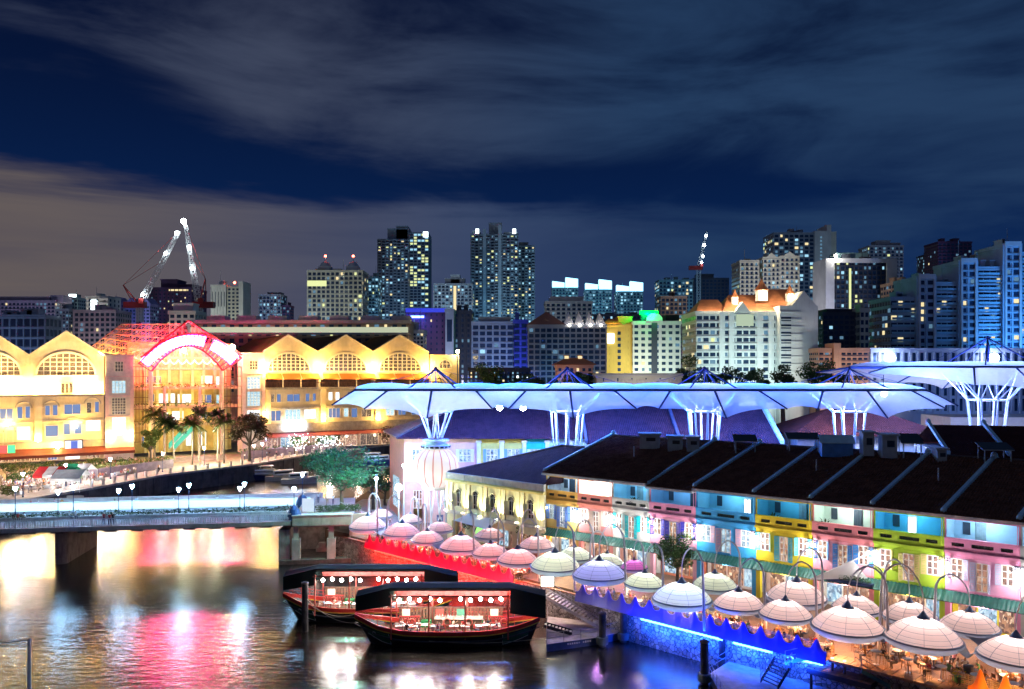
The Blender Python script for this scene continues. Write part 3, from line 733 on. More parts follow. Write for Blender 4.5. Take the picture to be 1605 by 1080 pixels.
# saddle-shaped webs of fabric tied between neighbouring umbrellas
def web(i, j, label):
    a, b = UPOS[i], UPOS[j]
    pa = Vector((a[0], a[1], ZQ+ZRIM-.25)); pb = Vector((b[0], b[1], ZQ+ZRIM-.25)); d = pb-pa; Ln = d.length; d.normalize(); n_ = Vector((-d.y, d.x, 0))
    pa = pa+d*a[2]*.98; pb = pb-d*b[2]*.98
    if (pb-pa).dot(d) < .5: pa -= d*.5; pb += d*.5
    vs = []; nu, nv = 8, 6
    for iu in range(nu+1):
        u = iu/nu
        for iv in range(nv+1):
            v = iv/nv*2-1
            wdt = 1.35-1.0*math.sin(PI*u)**.8*.75
            p = pa.lerp(pb, u)+n_*v*wdt; z = -.35*math.sin(PI*u)+.22*v*v*math.cos(2*PI*(u-.5))*-.5
            vs.append((p.x, p.y, p.z+z))
    fs = [(iu*(nv+1)+iv, iu*(nv+1)+iv+1, (iu+1)*(nv+1)+iv+1, (iu+1)*(nv+1)+iv) for iu in range(nu) for iv in range(nv)]
    c = (pa+pb)/2
    mb = MB(); mb.smooth = True; mb.add([(x-c.x, y-c.y, z-c.z) for x, y, z in vs], fs); mb.add([(x-c.x, y-c.y, z-c.z-.03) for x, y, z in vs], [f[::-1] for f in fs])
    o = mb.build('fabric_web', mat('web_fabric', (.36, .36, .42), .55, var=.06, transl=.2), None, c)
    tag(o, label, 'awning', 'grey webs between umbrellas')
web(13, 14, 'large grey fabric web between the two widest peach umbrellas')
web(12, 13, 'grey fabric web left of the widest peach umbrella')
web(9, 10, 'grey fabric web between the widest cream umbrella and the first peach one')
web(10, 11, 'small grey web between the first two peach umbrellas of the front row')
web(10, 24, 'grey web running back from the first peach umbrella to the wide one behind')
web(0, 1, 'grey web between the two pink umbrellas nearest the bridge')
web(2, 3, 'grey web beside the wide pink umbrella')
web(14, 27, 'grey web running back from the corner umbrella to the yellow shop')
# ================================================================== other buildings on the right bank
def hip(mb, x0, x1, y0, y1, ze, rx0, rx1, ry, zr_, th=.2):
    mb.sheet([(x0,y0,ze),(x1,y0,ze),(rx1,ry,zr_),(rx0,ry,zr_)], (0,0,1), th)
    mb.sheet([(x1,y1,ze),(x0,y1,ze),(rx0,ry,zr_),(rx1,ry,zr_)], (0,0,1), th)
    mb.sheet([(x0,y1,ze),(x0,y0,ze),(rx0,ry,zr_)], (0,0,1), th)
    mb.sheet([(x1,y0,ze),(x1,y1,ze),(rx1,ry,zr_)], (0,0,1), th)
def arch_pts(xc, hw, z0, zs, n=8, rise=None):
    rise = hw if rise is None else rise
    return [(xc-hw, z0), (xc+hw, z0)]+[(xc+hw*math.cos(PI*k/n), zs+rise*math.sin(PI*k/n)) for k in range(n+1)]
# ---- cream two-storey house with arched windows
cA = math.atan2(-12.9, 13.1); CW = 18.2
root = thing('cream_house', 'cream two-storey house with tall arched windows, uplit pilasters and a dark hipped roof', 'house', (-9, 115, ZQ), cA)
cream = mat('cream_render', (.66, .62, .40), .7, var=.1, bump=.08, wear=.15)
ops = []
cxs = [2.45, 5.75, 9.1, 12.5, 15.9]
mb = MB(); wall_open(mb, 0, CW, 3.7, 8.0, 0, .3, [(c-.52, c+.52, 4.75, 7.15) for c in cxs]); mb.box(0, .3, .3, 14, 0, 8.0); wall_open(mb, 0, CW, 0, 3.7, .05, .3, [(1, 3.6, 0, 2.7), (5, 8.2, 0, 2.7), (9.6, 12.6, 0, 2.7), (14, 17, 0, 2.7)])
mb.box(0, CW, 13.7, 14, 0, 8.0); mb.build('wall', cream, root)
mb = MB(); mb.box(-.15, CW+.1, -.35, .3, 8.0, 8.3); mb.box(-.1, CW+.1, -.22, .3, 8.3, 8.42); mb.build('cornice', mat('cornice_yellow', (.62, .52, .18), .6, var=.08), root)
mb = MB(); mb.box(-.1, CW, -.12, .3, 8.42, 9.15); 
for k in range(5): mb.box(CW*k/5-.06, CW*k/5+.06, -.16, -.12, 8.42, 9.15)
mb.box(-.14, CW, -.18, .34, 9.15, 9.27); mb.build('parapet', mat('parapet_grey', (.50, .48, .42), .75, var=.15, wear=.3), root)
mb = MB(); mb.box(-.1, CW+.1, -.3, .0, 3.7, 4.1); mb.build('string_course', mat('parapet_grey'), root)
for k in range(6):
    x = .6 if k == 0 else (CW-.5 if k == 5 else (cxs[k-1]+cxs[k])/2)
    mb = MB()
    for d in (-.42, .42): mb.box(x+d-.26, x+d+.26, -.16, 0, 4.1, 7.75); mb.box(x+d-.32, x+d+.32, -.2, 0, 7.75, 8.0)
    mb.build('pilaster', mat('pilaster_cream', (.72, .68, .46), .65, var=.06), root)
    lo = lamp('uplight', 'SPOT', (x, -.75, 4.25), 800, (1, .92, .50), .1, spot=80, parent=root); aim(lo, (x, -.05, 7.0))
    mb = MB(); mb.box(x-.18, x+.18, -.9, -.6, 4.1, 4.22); mb.build('uplight_lens', glow('warm_lens', (1, .9, .55), 6), root)
for c in cxs:
    mb = MB(); mb.slab(arch_pts(c, .52, 4.75, 6.62, 8)[0:2]+arch_pts(c, .52, 4.75, 6.62, 8)[2:], .14, .2); pn = mb.build('window', mat('dark_pane', (.03, .035, .04), .12), root)
    mb = MB()
    for d in (-.5, -.02, .46): mb.box(c+d, c+d+.05, .06, .138, 4.75, 6.6)
    for z in (4.75, 5.3, 6.58): mb.box(c-.5, c+.5, .06, .138, z, z+.05)
    for a in (45, 90, 135): mb.tube((c, .1, 6.62), (c+.5*math.cos(math.radians(a)), .1, 6.62+.5*math.sin(math.radians(a))), .02, n=4)
    mb.build('sash', frame_w, pn)
    mb = MB(); pts = [(c+.62*math.cos(PI*k/8), 6.62+.62*math.sin(PI*k/8)) for k in range(9)]
    for a_, b_ in zip(pts[:-1], pts[1:]): mb.tube((a_[0], -.04, a_[1]), (b_[0], -.04, b_[1]), .09, n=5)
    mb.build('arch_moulding', mat('pilaster_cream'), pn)
    for sgn, ang in ((-1, 140), (1, 50)):
        a = math.radians(ang); mb = MB(); mb.obox((c+sgn*.55+math.cos(a)*.27, -.05-math.sin(a)*.27, 5.66), .54, .05, 1.85, -a if sgn > 0 else -a)
        mb.build('shutter', mat('shutter_sage', (.42, .46, .33), .6, var=.08), pn)
mb = MB(); mb.box(.4, 17.8, 1.6, 1.8, 0, 3.5); sf = mb.build('shop_front', mat('shop_front_cream', (.5, .45, .4), .6), root)
for k in range(5):
    mb = MB(); mb.box(.8+k*3.4, 3.6+k*3.4, 1.54, 1.595, .3, 2.6); mb.build('shop_window', [warm_room, glow('lime_screen', (.25, .8, .15), .9), cool_room, warm_room, glow('red_shop', (.9, .12, .05), 1.0)][k], sf)
lamp('shop_light', 'POINT', (5, .9, 2.9), 70, (1, .9, .8), .3, parent=root); lamp('shop_light', 'POINT', (13, .9, 2.9), 70, (1, .6, .4), .3, parent=root)
mb = MB(); hip(mb, -.1, CW-.15, .1, 16, 9.1, 14.2, CW-.15, 8, 13.1); mb.build('roof', roofmat('purple_roof_tiles', (.05, .022, .030), (.09, .04, .05), cA), root)
mb = MB(); mb.tube((0, .2, 9.3), (14.2, 8, 13.35), .14); mb.tube((14.2, 8, 13.35), (CW-.2, 8, 13.35), .14); mb.build('ridge_tiles', mat('ridge_mortar'), root)
# white shade sail and frame over its left doors
t = thing('shade_awning', 'white flat fabric awning slung in front of the cream house', 'awning', (-4.5, 108.3, ZQ), cA)
mb = MB(); mb.sheet([(-3.2, -1.2, 3.5), (2.6, -1.0, 3.1), (2.6, 2.0, 4.0), (-3.2, 2.0, 4.2)], (0, 0, 1), .04); mb.build('fabric', mat('white_fabric', (.75, .75, .74), .7, var=.04, transl=.3), t)
mb = MB(); mb.tube((-3.2, -1.2, 0), (-3.2, -1.2, 3.5), .05); mb.tube((2.6, -1.0, 0), (2.6, -1.0, 3.1), .05); mb.tube((-3.2, -1.2, 3.5), (2.6, -1, 3.1), .04); mb.build('frame', metal_g, t)
# ---- peach, yellow and turquoise row under the long purple roof
root = thing('painted_row_house', 'long three-storey row painted peach, yellow and turquoise under a purple tiled hip roof', 'row house', (-16.5, 127, ZQ), 0)
segs = [(0, 11.4, (.72, .42, .36), 'peach'), (11.4, 18.4, (.70, .60, .12), 'yellow'), (18.4, 21.9, (.02, .48, .52), 'turquoise'), (21.9, 30, (.45, .66, .76), 'paleblue')]
for a, b, c, k in segs:
    wins = {'peach': [(1.2, 2.9), (8.4, 10.2)], 'yellow': [(12.6, 14.3), (15.8, 17.6)], 'turquoise': [(19.3, 21.0)], 'paleblue': [(23, 24.6), (26.4, 28)]}[k]
    ops = [(x, y_, 9.3, 11.3) for x, y_ in wins]
    mb = MB(); wall_open(mb, a, b, 6.6, 12.9, 0, .3, ops)
    ops2 = [(x+.2, y_-.2, 2.2 if k != 'peach' else 0.0, 5.0) for x, y_ in wins]
    wall_open(mb, a, b, 0, 6.6, 0, .3, ops2)
    wl_ = mb.build('wall', mat('row_'+k, c, .7, var=.08, bump=.06, wear=.12), root)
    for (x, y_) in wins:
        for (z0, z1, e) in ((9.3, 11.3, 0), (2.2, 5.0, 1)):
            xa, xb = (x, y_) if not e else (x+.2, y_-.2)
            mb = MB(); mb.box(xa, xb, .12, .17, z0, z1); wd = mb.build('window', cool_room if e == 0 else warm_room, wl_)
            mb = MB()
            for q in range(4): X = xa+(xb-xa)*q/3; mb.box(X-.05, X+.05, .02, .118, z0, z1)
            for q in (z0, (z0+z1)/2, z1-.08): mb.box(xa, xb, .03, .117, q, q+.08)
            mb.build('frame', frame_w, wd)
            if e == 0:
                sm = mat('row_shutter_'+k, {'peach': (.75, .75, .72), 'yellow': (.22, .42, .72), 'turquoise': (.7, .75, .7), 'paleblue': (.7, .7, .75)}[k], .6, var=.05)
                for sx in (-1, 1):
                    xs = xa-.5 if sx < 0 else xb+.02
                    mb = MB(); mb.box(xs, xs+.48, -.07, -.02, z0, z1)
                    for q in range(6): zq = z0+.1+q*(z1-z0-.2)/6; mb.box(xs+.06, xs+.42, -.09, -.07, zq, zq+.16)
                    mb.build('shutter', sm, wd)
mb = MB()
for x in (11.4, 14.95, 18.4, 21.9, 25.5): mb.box(x-.3, x+.3, -.22, 0, 6.9, 12.3); mb.box(x-.42, x+.42, -.28, 0, 12.3, 12.7)
mb.box(0, 30, -.15, 0, 6.4, 6.85)
mb.build('pilaster', white_paint, root)
mb = MB(); mb.add([(-4.2, 13.5, 0), (0, 0, 0), (0, 0, 12.9), (-4.2, 13.5, 12.9), (-3.9, 13.6, 0), (.3, .1, 0), (.3, .1, 12.9), (-3.9, 13.6, 12.9)], [(0,1,2,3), (7,6,5,4)])
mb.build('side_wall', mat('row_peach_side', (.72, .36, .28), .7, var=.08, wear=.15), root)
mb = MB(); mb.add([(-2.9, 8.6, 1.5), (-1.2, 3.6, 1.5), (-1.2, 3.6, 6.4), (-2.9, 8.6, 6.4)], [(0,1,2,3)]); mb.T = None
mb.v = [(x-.04, y-.01, z) for x, y, z in mb.v]; mb.build('side_window', cool_room, root)
rm = roofmat('purple_roof_tiles2', (.045, .018, .034), (.10, .040, .065), 0)
mb = MB(); mb.sheet([(-1.1, -.8, 12.9), (30, -.8, 12.9), (30, 7, 17.1), (7.2, 7, 17.1)], (0, 0, 1), .22); mb.sheet([(30, 15, 12.9), (-5.5, 14.5, 12.9), (7.2, 7, 17.1), (30, 7, 17.1)], (0, 0, 1), .22)
mb.build('roof', rm, root)
mb = MB(); mb.sheet([(-5.5, 14.5, 12.9), (-1.1, -.8, 12.9), (7.2, 7, 17.1)], (0, 0, 1), .22)
n = 14
for k in range(n):
    u = k/n; a_ = Vector((-5.5, 14.5, 13.15)).lerp(Vector((7.2, 7, 17.35)), u); b_ = Vector((-1.1, -.8, 13.15)).lerp(Vector((7.2, 7, 17.35)), u); mb.tube(a_, b_, .05, n=4)
mb.build('hip_end', mat('lit_hip_tiles', (.45, .30, .22), .8, var=.2, vs=2), root)  # warm light on this slope put into the tile colour
mb = MB(); mb.tube((-1.1, -.8, 13.1), (7.2, 7, 17.35), .16); mb.tube((7.2, 7, 17.35), (30, 7, 17.35), .18); mb.build('ridge_tiles', mat('ridge_mortar'), root)
for x in (2.5, 6, 13, 16.7, 20, 24):
    lo = lamp('wall_wash', 'SPOT', (x, -2.2, 6.8), 150, (1, .93, .93) if x < 19 else (.75, .9, 1), .15, spot=100, parent=root); aim(lo, (x, 0, 10.5))
# ---- long roof behind the shophouses
root = thing('market_hall', 'long hall with purple tiled roof seen between the canopy and the shophouse ridge', 'hall', (11, 122.5, ZQ), 0)
mb = MB(); mb.box(.5, 28.5, .8, 19, 0, 12.6); mb.build('wall', mat('hall_wall', (.5, .48, .46), .75), root)
mb = MB(); mb.sheet([(0, 0, 12.4), (28.6, 0, 12.4), (28.6, 10, 17.5), (0, 10, 17.5)], (0, 0, 1), .2); mb.sheet([(28.6, 20, 12.4), (0, 20, 12.4), (0, 10, 17.5), (28.6, 10, 17.5)], (0, 0, 1), .2); mb.build('roof', rm, root)
mb = MB()
for x in (0, 13.9): mb.sheet([(x-.2, -.1, 12.6), (x+.2, -.1, 12.6), (x+.2, 10, 17.8), (x-.2, 10, 17.8)], (0, 0, 1), .4)
mb.build('party_wall', mat('party_dark', (.10, .10, .16), .7), root)
mb = MB(); mb.sheet([(28.6, -.1, 12.5), (29.2, -.1, 12.5), (29.2, 10, 17.8), (28.6, 10, 17.8)], (0, 0, 1), .5); mb.lathe([(.5, 0), (.5, 1.1), (.3, 1.4), (.01, 1.45)], 10, (28.9, 10, 17.6)); mb.build('gable_coping', cope_bluelit, root)
root = thing('corner_hall', 'red-brown hipped roof behind the shophouses, below the right half of the canopy', 'hall', (41.5, 122.5, ZQ), 0)
mb = MB(); mb.box(1, 22, 1, 14, 0, 13.6); mb.build('wall', mat('hall_wall'), root)
mb = MB(); hip(mb, 0, 23.5, 0, 15, 13.6, 8, 15, 7.5, 17.2); mb.build('roof', roofmat('brown_roof_tiles', (.075, .014, .010), (.13, .028, .022), 0), root)
root = thing('rear_shophouse_row', 'rear row of red-brown roofs crossed by white party walls behind the rose pink shophouse', 'row house', (49.5, 94, ZQ), math.radians(-14))
mb = MB(); mb.box(.2, 40, .5, 18, 0, 13.6); mb.build('wall', mat('hall_wall'), root)
mb = MB(); mb.sheet([(0, 0, 13.5), (40, 0, 13.5), (40, 9.5, 16.4), (0, 9.5, 16.4)], (0, 0, 1), .2); mb.sheet([(40, 19, 13.5), (0, 19, 13.5), (0, 9.5, 16.4), (40, 9.5, 16.4)], (0, 0, 1), .2); mb.build('roof', MATS['brown_roof_tiles'], root)
for x in (0, 6.2, 12.6, 19, 25):
    mb = MB(); mb.sheet([(x-.18, 0, 13.8), (x+.18, 0, 13.8), (x+.18, 9.5, 16.7), (x-.18, 9.5, 16.7)], (0, 0, 1), .4); mb.lathe([(.3, 0), (.34, .5), (.1, .75), (.01, .76)], 8, (x, 9.5, 16.6)); mb.build('party_wall', cope_bluelit, root)
# ---- small roof structures along the shophouse ridge
RV = [(1000, 1036, 679, 691, 'pale', 'pale box vent with a flat lid, leftmost on the shophouse ridge'), (1044, 1072, 683, 696, 'pale', 'pale box vent just right of the leftmost one'), (1074, 1098, 684, 697, 'pale', 'pale square box vent beside the first blue-lit party wall'),
      (1150, 1186, 684, 697, 'dark', 'dark mono-pitch roof hatch next to the tall blue-lit party wall'), (1234, 1284, 681, 693, 'dark', 'dark flat solar panel on the ridge behind the yellow shophouse'), (1286, 1338, 684, 702, 'blue', 'blue pitched roof lantern on the ridge'),
      (1350, 1372, 676, 700, 'pale', 'tall pale vent stack behind the coral shophouse'), (1380, 1408, 680, 703, 'pale', 'pale dormer with a dark opening on the ridge'), (1413, 1446, 683, 703, 'dark', 'dark lean-to hatch behind the lime shophouse'), (1466, 1486, 702, 715, 'pale', 'small pale cube vent by the ridge of the rose pink shophouse'), (1540, 1586, 697, 711, 'dark', 'dark tilted panel on a white frame at the right of the ridge')]
for x0, x1, y0, y1, k, lab in RV:
    D = S(st((x0+x1)/2)+1.5, 14.4).y; a = ray(x0, y1, D); b = ray(x1, y0, D); W = b.x-a.x; H_ = b.z-a.z
    t = thing('roof_vent', lab, 'roof vent', (a.x, D, a.z-1.0), SANG*.25)
    m = {'pale': mat('vent_pale', (.50, .50, .46), .7, var=.12), 'dark': mat('vent_dark', (.04, .04, .05), .5), 'blue': mat('vent_blue', (.12, .30, .55), .6)}[k]
    if k == 'pale':
        mb = MB(); mb.box(.2, W-.2, 0, 1.8, 0, H_+.8); bx = mb.build('body', m, t)
        mb = MB(); mb.box(0, W, -.25, 2.1, H_+.8, H_+1.0); mb.build('lid', m, t)
        mb = MB(); mb.box(W*.35, W*.75, -.02, .03, H_*.3+.7, H_*.75+.7); mb.build('louvre', mat('dark_pane'), bx)
    elif k == 'dark':
        mb = MB(); mb.sheet([(0, 0, H_*.4+1), (W, 0, H_*.4+1), (W, 2, H_+1), (0, 2, H_+1)], (0, 0, 1), .1); mb.build('panel', m, t)
        mb = MB(); mb.box(.2, .3, .1, .2, 0, H_*.4+1); mb.box(W-.3, W-.2, .1, .2, 0, H_*.4+1); mb.box(.2, .3, 1.8, 1.9, 0, H_*.9+1); mb.box(W-.3, W-.2, 1.8, 1.9, 0, H_*.9+1); mb.box(.0, W, -.03, .03, H_*.4+.96, H_*.4+1.06); mb.build('frame', mat('vent_pale'), t)
    else:
        mb = MB(); mb.box(.2, W-.2, .2, 2.4, 0, 1+H_*.45); mb.build('body', m, t)
        mb = MB(); mb.sheet([(0, 0, 1+H_*.4), (W, 0, 1+H_*.4), (W, 1.3, 1+H_), (0, 1.3, 1+H_)], (0, 0, 1), .1); mb.sheet([(W, 2.6, 1+H_*.4), (0, 2.6, 1+H_*.4), (0, 1.3, 1+H_), (W, 1.3, 1+H_)], (0, 0, 1), .1); mb.build('roof', cope_bluelit, t)
# ================================================================== people, tables, chairs
def rand_mat(key, cols, rough=.8):
    m = bpy.data.materials.new(key); m.use_nodes = True; t = m.node_tree; b = t.nodes['Principled BSDF']
    oi = N(t, 'ShaderNodeObjectInfo'); r = N(t, 'ShaderNodeValToRGB'); L(t, oi.outputs['Random'], r.inputs[0])
    r.color_ramp.interpolation = 'CONSTANT'; e = r.color_ramp.elements; n = len(cols)
    e[0].position = 0; e[0].color = (*cols[0], 1); e[1].position = 1/n; e[1].color = (*cols[1], 1)
    for i in range(2, n): q = e.new(i/n); q.color = (*cols[i], 1)
    L(t, r.outputs[0], b.inputs['Base Color']); b.inputs['Roughness'].default_value = rough
    return m
m_skin = rand_mat('skin', [(.42, .24, .16), (.50, .30, .21), (.30, .16, .10), (.46, .28, .19)], .6)
m_top = rand_mat('shirt_cloth', [(.75, .74, .72), (.10, .12, .20), (.55, .08, .07), (.70, .60, .45), (.78, .78, .80), (.12, .25, .45), (.05, .05, .06), (.65, .35, .12), (.75, .72, .70), (.35, .40, .20), (.60, .25, .35)])
m_bot = rand_mat('trouser_cloth', [(.05, .06, .10), (.10, .12, .2), (.25, .2, .14), (.04, .04, .04)])
m_hair = rand_mat('hair', [(.012, .010, .009), (.03, .018, .010), (.012, .010, .009), (.12, .07, .03)], .5)
def person_mesh(name, J, E, zshirt, zleg):
    """one continuous body grown over a skeleton: J joint -> (x,y,z,rx,ry)"""
    names = list(J); idx = {k: i for i, k in enumerate(names)}
    me = bpy.data.meshes.new(name); me.from_pydata([J[k][:3] for k in names], [(idx[a], idx[b]) for a, b in E], [])
    ob = bpy.data.objects.new(name, me); COL.objects.link(ob)
    sk = ob.modifiers.new('s', 'SKIN'); sk.use_smooth_shade = True; sk.branch_smoothing = .6
    for i, k in enumerate(names):
        d = me.skin_vertices[0].data[i]; d.radius = (J[k][3], J[k][4]); d.use_root = (k == 'pelvis')
    ss = ob.modifiers.new('u', 'SUBSURF'); ss.levels = 1; ss.render_levels = 1
    dg = bpy.context.evaluated_depsgraph_get(); ev = ob.evaluated_get(dg)
    out_ = bpy.data.meshes.new_from_object(ev); out_.name = name
    bpy.data.objects.remove(ob); bpy.data.meshes.remove(me)
    for m in (m_skin, m_top, m_bot, m_hair): out_.materials.append(m)
    hd = J['head']
    for p in out_.polygons:
        c = p.center; p.use_smooth = True
        dist = min(((c-Vector(J[k][:3])).length, k) for k in names)
        k = dist[1]
        if k in ('head', 'crown', 'nose'):
            back = c.y-hd[1]; p.material_index = 3 if (c.z > hd[2]+.045 or back > .015) and k != 'nose' else 0
        elif k in ('neck', 'handL', 'handR', 'wristL', 'wristR', 'elbowL', 'elbowR'): p.material_index = 0
        elif k[:4] in ('knee', 'ankl', 'toeL', 'toeR', 'hipL', 'hipR', 'pelv'): p.material_index = 2
        else: p.material_index = 1
    return out_
def body(sit=True, lean=0.0, arm=0.0, stride=0.0):
    J = {}; zp = .52 if sit else .93
    J['pelvis'] = (0, 0, zp, .15, .12); J['waist'] = (0, -lean*.3, zp+.18, .14, .10); J['chest'] = (0, -lean*.8, zp+.38, .17, .115)
    J['neck'] = (0, -lean-.01, zp+.56, .055, .055); J['head'] = (0, -lean-.03, zp+.70, .085, .10); J['crown'] = (0, -lean-.02, zp+.79, .07, .08); J['nose'] = (0, -lean-.125, zp+.685, .018, .02)
    E = [('pelvis', 'waist'), ('waist', 'chest'), ('chest', 'neck'), ('neck', 'head'), ('head', 'crown'), ('head', 'nose')]
    for s, sx in (('L', -1), ('R', 1)):
        J['shoulder'+s] = (sx*.19, -lean*.9, zp+.47, .06, .06)
        if sit:
            J['elbow'+s] = (sx*(.26), -lean-.10, zp+.22, .042, .042); J['wrist'+s] = (sx*(.17-.05*arm), -lean-.32, zp+.24+arm*.1*(sx+1), .032, .032); J['hand'+s] = (sx*(.14-.05*arm), -lean-.41, zp+.26+arm*.14*(sx+1), .03, .04)
            J['hip'+s] = (sx*.10, -.04, zp-.02, .085, .085); J['knee'+s] = (sx*.12, -.42, zp-.02, .065, .065); J['ankle'+s] = (sx*.12, -.40, .09, .042, .042); J['toe'+s] = (sx*.13, -.56, .045, .04, .035)
        else:
            st_ = stride*sx
            J['elbow'+s] = (sx*.26, .03-st_*.3, zp+.20, .042, .042); J['wrist'+s] = (sx*.27, -.06-st_*.5-arm*.1, zp-.02+arm*.12, .032, .032); J['hand'+s] = (sx*.26, -.09-st_*.55-arm*.12, zp-.10+arm*.12, .03, .04)
            J['hip'+s] = (sx*.10, 0, zp-.06, .09, .09); J['knee'+s] = (sx*.11, -.02+st_*.45, .50, .065, .065); J['ankle'+s] = (sx*.11, .03+st_, .09, .045, .045); J['toe'+s] = (sx*.12, -.12+st_, .045, .04, .035)
        E += [('chest', 'shoulder'+s), ('shoulder'+s, 'elbow'+s), ('elbow'+s, 'wrist'+s), ('wrist'+s, 'hand'+s), ('pelvis', 'hip'+s), ('hip'+s, 'knee'+s), ('knee'+s, 'ankle'+s), ('ankle'+s, 'toe'+s)]
    return J, E
SITM = [person_mesh('seated_person', *body(True, .05), 0, 0), person_mesh('seated_person', *body(True, .12, 1.0), 0, 0), person_mesh('seated_person', *body(True, -.02, .4), 0, 0)]
STANDM = [person_mesh('standing_person', *body(False, .0), 0, 0), person_mesh('standing_person', *body(False, .02, .5, .16), 0, 0), person_mesh('standing_person', *body(False, .04, 1.0), 0, 0)]
prs = random.Random(11)
SHIRT = {'white': (.78, .77, .75), 'navy': (.03, .05, .16), 'red': (.55, .05, .05), 'cream': (.70, .60, .45), 'pale blue': (.35, .50, .68), 'black': (.02, .02, .025), 'orange': (.65, .28, .06), 'pink': (.68, .32, .40), 'green': (.10, .30, .12)}
SHN = ['white', 'white', 'white', 'cream', 'navy', 'red', 'pale blue', 'black', 'orange', 'pink', 'green']
PM = {}
def person_me(me, c):
    k = (me.name, c)
    if k not in PM:
        m2 = me.copy(); m2.materials[1] = mat('cloth_'+c.replace(' ', '_'), SHIRT[c], .8, var=.12); PM[k] = m2
    return PM[k]
def person(p, rz, label, group=None, sit=True, z=None, me=None, sc=None):
    c = prs.choice(SHN); base = me or prs.choice(SITM if sit else STANDM)
    if '{c}' in label: label = label.replace('{c}', c)
    else: c = 'red' if ' red ' in label else 'black' if 'dark' in label else 'pale blue' if 'blue' in label else 'white'
    o = link('person', person_me(base, c), None, p, rz)
    s = sc or prs.uniform(.94, 1.06); o.scale = (s, s, s)
    return tag(o, label, 'person', group)
# a round table and a chair, copied
mb = MB(); mb.lathe([(.01, .72), (.42, .72), (.42, .755), (.01, .755)], 14); TT_ = mb
table_top_me = mb.build('table_top', mat('table_white', (.70, .66, .60), .4, var=.1)); tm = table_top_me.data; bpy.data.objects.remove(table_top_me)
mb = MB(); mb.tube((0, 0, .03), (0, 0, .72), .035); mb.lathe([(.24, 0), (.24, .03), (.04, .05)], 10); o = mb.build('pedestal', metal_g); pmesh = o.data; bpy.data.objects.remove(o)
mb = MB(); mb.lathe([(.055, 0), (.06, .13), (.05, .13), (.045, .02), (.001, .02)], 8, (0, 0, .757)); o = mb.build('candle_glass', glow('candle_glow', (1, .55, .2), 3)); cmesh = o.data; bpy.data.objects.remove(o)
mb = MB()
for a in range(3): mb.lathe([(.03, 0), (.035, .10), (.012, .14), (.012, .22), (.001, .22)], 6, (.18*math.cos(a*2.1), .2*math.sin(a*2.1), .757))
mb.lathe([(.12, 0), (.14, .015), (.001, .01)], 8, (-.1, -.22, .757)); o = mb.build('tableware', mat('glassware', (.8, .8, .78), .15, var=0)); wmesh = o.data; bpy.data.objects.remove(o)
def table(p, label, group, first=[None]):
    t = thing('cafe_table', label, 'table', p, 0, group)
    link('table_top', tm, t); link('pedestal', pmesh, t); 
    return t
def tableware(p, rz, label, group):
    o = link('tableware', wmesh, None, p, rz); tag(o, label, 'tableware', group)
mb = MB(); mb.box(-.2, .2, -.2, .2, .43, .47); o = mb.build('seat', mat('chair_wood', (.22, .11, .05), .5)); seatm = o.data; bpy.data.objects.remove(o)
mb = MB(); mb.box(-.2, .2, .17, .2, .62, .9); mb.box(-.2, -.17, .17, .2, .47, .62); mb.box(.17, .2, .17, .2, .47, .62); o = mb.build('backrest', mat('chair_wood')); backm = o.data; bpy.data.objects.remove(o)
mb = MB()
for sx in (-.18, .18):
    for sy in (-.18, .18): mb.tube((sx, sy, .43), (sx*1.05, sy*1.05, 0), .018, n=4)
o = mb.build('leg_frame', mat('chair_wood')); legm = o.data; bpy.data.objects.remove(o)
def chair(p, rz, label, group):
    t = thing('cafe_chair', label, 'chair', p, rz, group); link('seat', seatm, t); link('backrest', backm, t); link('leg_frame', legm, t); return t
def diners(s, v, label, group, n=4, rot0=0.0, ch=True):
    c = Q(s, v, ZQ)
    table(c, 'round cafe table '+label, 'cafe tables '+group)
    for k in range(n):
        a = rot0+2*PI*k/n+prs.uniform(-.15, .15); d = .78
        p = c+Vector((math.cos(a)*d, math.sin(a)*d, 0)); rz_ = a-PI/2
        if prs.random() < .9: person(p, rz_, 'diner in {c} at a cafe table '+label, 'diners '+group)
        if ch: chair(p+Vector((math.cos(a)*.05, math.sin(a)*.05, 0)), rz_, 'wooden cafe chair '+label, 'cafe chairs '+group)
s = S_P0+1.0; k = 0
while s < S_P1:
    diners(s, -.55, 'behind the magenta rail', 'behind the magenta rail', 4, .5*k)
    if k % 3 == 0: diners(s+.9, 1.9, 'under the pink umbrellas', 'under the pink umbrellas', 4, .3*k, False)
    s += 2.05; k += 1
s = S_B0+1.0
while s < S_B1:
    diners(s, -.55, 'behind the blue rail', 'behind the blue rail', 4, .5*k)
    if k % 3 == 0: diners(s+.8, 1.9, 'well behind the blue rail', 'well behind the blue rail', 4, .3*k, False)
    s += 2.05; k += 1
# strollers on the pavement by the shop fronts
for k in range(10):
    s = prs.uniform(6, 66); v = prs.uniform(5.0, 8.5)
    person(Q(s, v, ZQ), prs.uniform(0, 6.28), 'stroller in {c} on the pavement between umbrellas and shop fronts', 'strollers by the shop fronts', sit=False)
